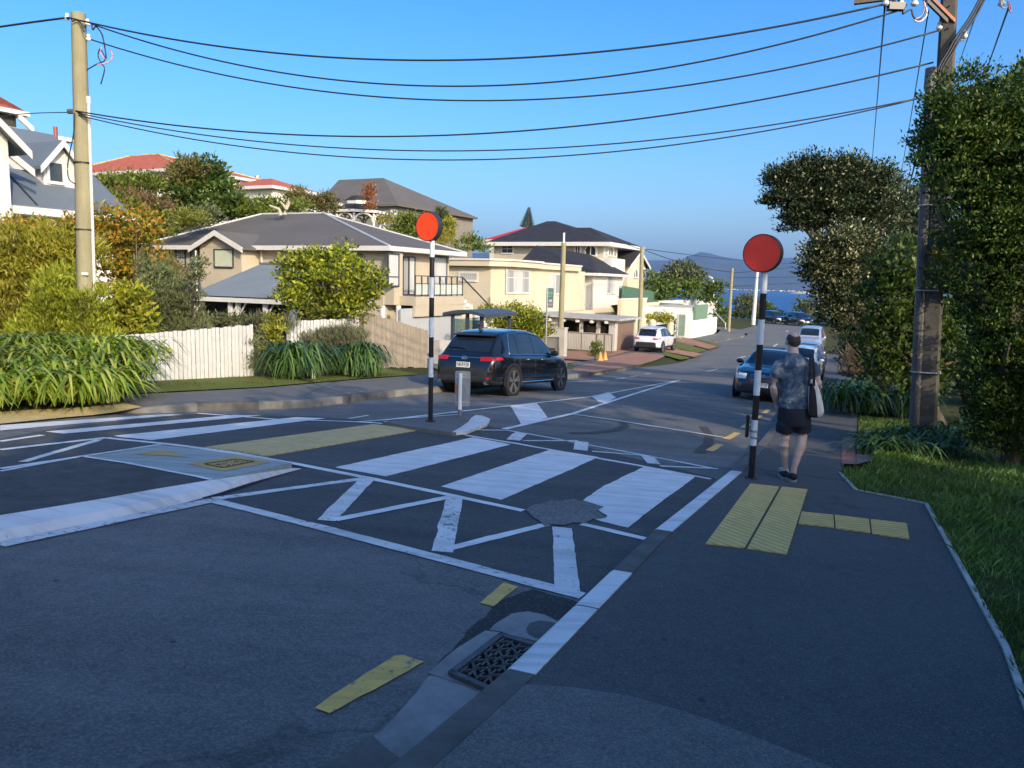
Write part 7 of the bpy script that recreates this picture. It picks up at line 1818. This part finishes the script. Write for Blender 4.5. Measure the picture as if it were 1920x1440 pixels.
# hair: a horseshoe that leaves the crown bare
m = MB()
nt_, np_ = 40, 14
for i in range(nt_):
    for j in range(np_):
        az = math.radians(-215+250*i/(nt_-1)); top_ = .84-.30*max(0, math.cos(az+math.pi/2))**2
        bot_ = -.35-.42*max(0, math.cos(az+math.pi/2))**2; el_ = bot_+(top_-bot_)*j/(np_-1); k = 1.018+.02*math.sin(math.pi*j/(np_-1))
        m.v.append((hc.x+.078*k*math.cos(el_)*math.cos(az), hc.y+.098*k*math.cos(el_)*math.sin(az), hc.z+.104*k*math.sin(el_)+.0))
for i in range(nt_-1):
    for j in range(np_-1): m.f.append((i*np_+j, (i+1)*np_+j, (i+1)*np_+j+1, i*np_+j+1)); m.m.append(0)
o = m.build('hair', hair_m, man, smooth=True); sd_ = o.modifiers.new('t', 'SOLIDIFY'); sd_.thickness = .004; sd_.offset = -1
# shirt
m = MB()
loft(m, [(1488,765,.0,.188,.135),(1488,750,.0,.180,.13),(1488,730,.0,.178,.128),(1489,712,.0,.186,.135),(1490,694,.0,.200,.135),(1490,682,.0,.198,.125),(1489.5,674,.0,.175,.105),(1488,667,.0,.115,.085),(1487,661,.0,.075,.074)], 24)
limb(m, [(1466,681,0,.072),(1460,688,-.005,.076),(1455,699,-.015,.072),(1453,709,-.02,.068)], 14); limb(m, [(1514,681,0,.072),(1522,688,-.005,.076),(1528,698,-.02,.072),(1531,706,-.03,.068)], 14)
fuse(m, 'shirt', shirt_m, man, .010, 4)
m = MB()
loft(m, [(1488,760,.0,.176,.125),(1488,770,.0,.186,.135),(1488,782,.0,.190,.14),(1488,792,.0,.188,.138),(1488,799,.0,.175,.125)], 24)
limb(m, [(1473,780,0,.105),(1472,795,.0,.108),(1471,809,.02,.104)], 16); limb(m, [(1503,780,0,.105),(1504,795,.0,.108),(1504,811,.0,.104)], 16)
fuse(m, 'shorts', shorts_m, man, .010, 3)
for (px, py, dy, yaw) in ((1471.5,883,.0,-.12),(1485.5,899,-.16,.05)):
    c = mp(px, py, dy); zg = HAL(*AL(c.x, c.y))+.1; cs, sn = math.cos(yaw), math.sin(yaw)
    R_ = lambda x, y, z: Vector((c.x+x*cs-y*sn, c.y+x*sn+y*cs, zg+z))
    m = MB(); rings = [(-.06,.030,.08,.02),(-.045,.040,.085,.02),(.0,.043,.085,.02),(.06,.048,.065,.02),(.13,.046,.045,.02),(.18,.03,.03,.018)]
    for yy, w, hh, z0 in rings:
        for j in range(14):
            t = 2*math.pi*j/14; z = z0+hh*.5+hh*.5*math.sin(t); m.v.append(tuple(R_(w*math.cos(t), yy, z)))
    for k in range(len(rings)-1):
        for j in range(14): m.f.append((k*14+j, k*14+(j+1)%14, (k+1)*14+(j+1)%14, (k+1)*14+j)); m.m.append(0)
    m.f.append(tuple(range(14))[::-1]); m.f.append(tuple(70+j for j in range(14))); m.m += [0,0]
    so_ = m.build('shoe', shoe_m, man, smooth=True)
    m = MB(); out = [(-.066,.0),(-.055,.034),(.0,.044),(.07,.052),(.14,.048),(.19,.02),(.19,-.02),(.14,-.048),(.07,-.052),(.0,-.044),(-.055,-.034)]
    m.prism([R_(x, y, .002) for y, x in out], (0,0,.024)); q = m.build('sole', sole_m, so_); LOC[q.name] = LOC[man.name]
# tote bag
bagp = mp(1527, 748, -.06)
bag = thing('tote_bag', 'cream and black tote bag hanging from the walking man\'s right shoulder', 'bag', bagp)
cream_c = M('cream canvas', (.74,.71,.64), .85, .15, 8, .4, 20); blk_c = M('black canvas', (.012,.012,.014), .85, .2, 8, .3, 20)
def sheet(name, fn, mat, th=.006):
    m = MB(); grid(m, fn, lin(0,1,9), lin(0,1,15)); o = m.build(name, mat, bag, smooth=True); s_ = o.modifiers.new('t', 'SOLIDIFY'); s_.thickness = th; return o
def bside(px0, px1, dy0, dy1, bulge):
    def fn(u, v):
        x = px0+(px1-px0)*u; y = 716+64*v; w_ = .35+.65*math.sin(min(1,v*1.25)*math.pi/2)
        cx = (px0+px1)/2; p = mp(cx+(x-cx)*w_, y-4*math.sin(u*math.pi)*(1-v), dy0+(dy1-dy0)*u); 
        return p+Vector((0,-1,0))*bulge*math.sin(u*math.pi)*math.sin(v*math.pi)
    return fn
m = MB(); loft(m, [(1523,712,-.08,.040,.026),(1524,722,-.075,.058,.040),(1526,738,-.065,.078,.056),(1528,756,-.06,.094,.066),(1529,770,-.06,.100,.068),(1529,778,-.06,.088,.058),(1528,783,-.06,.05,.035)], 20)
o = m.build('bag_body', cream_c, bag, smooth=True)
def fpan(u, v):
    y = 716+66*v; wv = 3.5+4.5*math.sin(min(1, v*1.15)*math.pi/2); p = mp(1522.5+2.0*v+(u-.5)*2*wv, y, -.10-.055*math.sin(min(1,v*1.05)*math.pi*.62)+.012*(2*u-1)**2); return p
sheet('front_panel', fpan, blk_c, .004)
for (a0, a1) in (((1517,669,-.10),(1516,724,-.15)), ((1522,669,-.10),(1526,724,-.13))):
    m = MB(); A_ = mp(*a0); B_ = mp(*a1); P_ = [mp(a0[0]+1,666,.02), mp(a0[0]+.5,665,-.06), A_+Vector((0,-.03,-.01)), A_.lerp(B_,.5)+Vector((0,-.035,0)), B_]
    i0 = 0
    for k, p in enumerate(P_): m.v += [tuple(p+Vector((-.014,0,0))), tuple(p+Vector((.014,0,0)))]
    for k in range(len(P_)-1): m.f.append((2*k,2*k+1,2*k+3,2*k+2)); m.m.append(0)
    o = m.build('strap', blk_c, bag); s_ = o.modifiers.new('t', 'SOLIDIFY'); s_.thickness = .004
# ---- near tactile paving
for px in ([(1323,1021),(1396,1029),(1461,914),(1407,908)], [(1401,1030),(1475,1041),(1514,919),(1466,914)]):
    struct(drape('tactile_paving', [gAL(*p,.1) for p in px], .112, tac, skirt=.01))
for px in ([(1503,961),(1562,967),(1564,991),(1497,983)], [(1565,967),(1629,975),(1632,1001),(1567,992)], [(1632,975),(1700,983),(1705,1013),(1635,1002)]):
    struct(drape('tactile_paving', [gAL(*p,.1) for p in px], .112, tac2, skirt=.01))
struct(drape('tactile_paving', [gAL(*p,.02) for p in ((-60,800),(0,796),(130,783),(268,772),(235,766),(100,768),(-60,772))], lambda a,l: hl(a)+.016, tac3, org=(0,0,0), extraA=(7.4,7.8,8.2)))
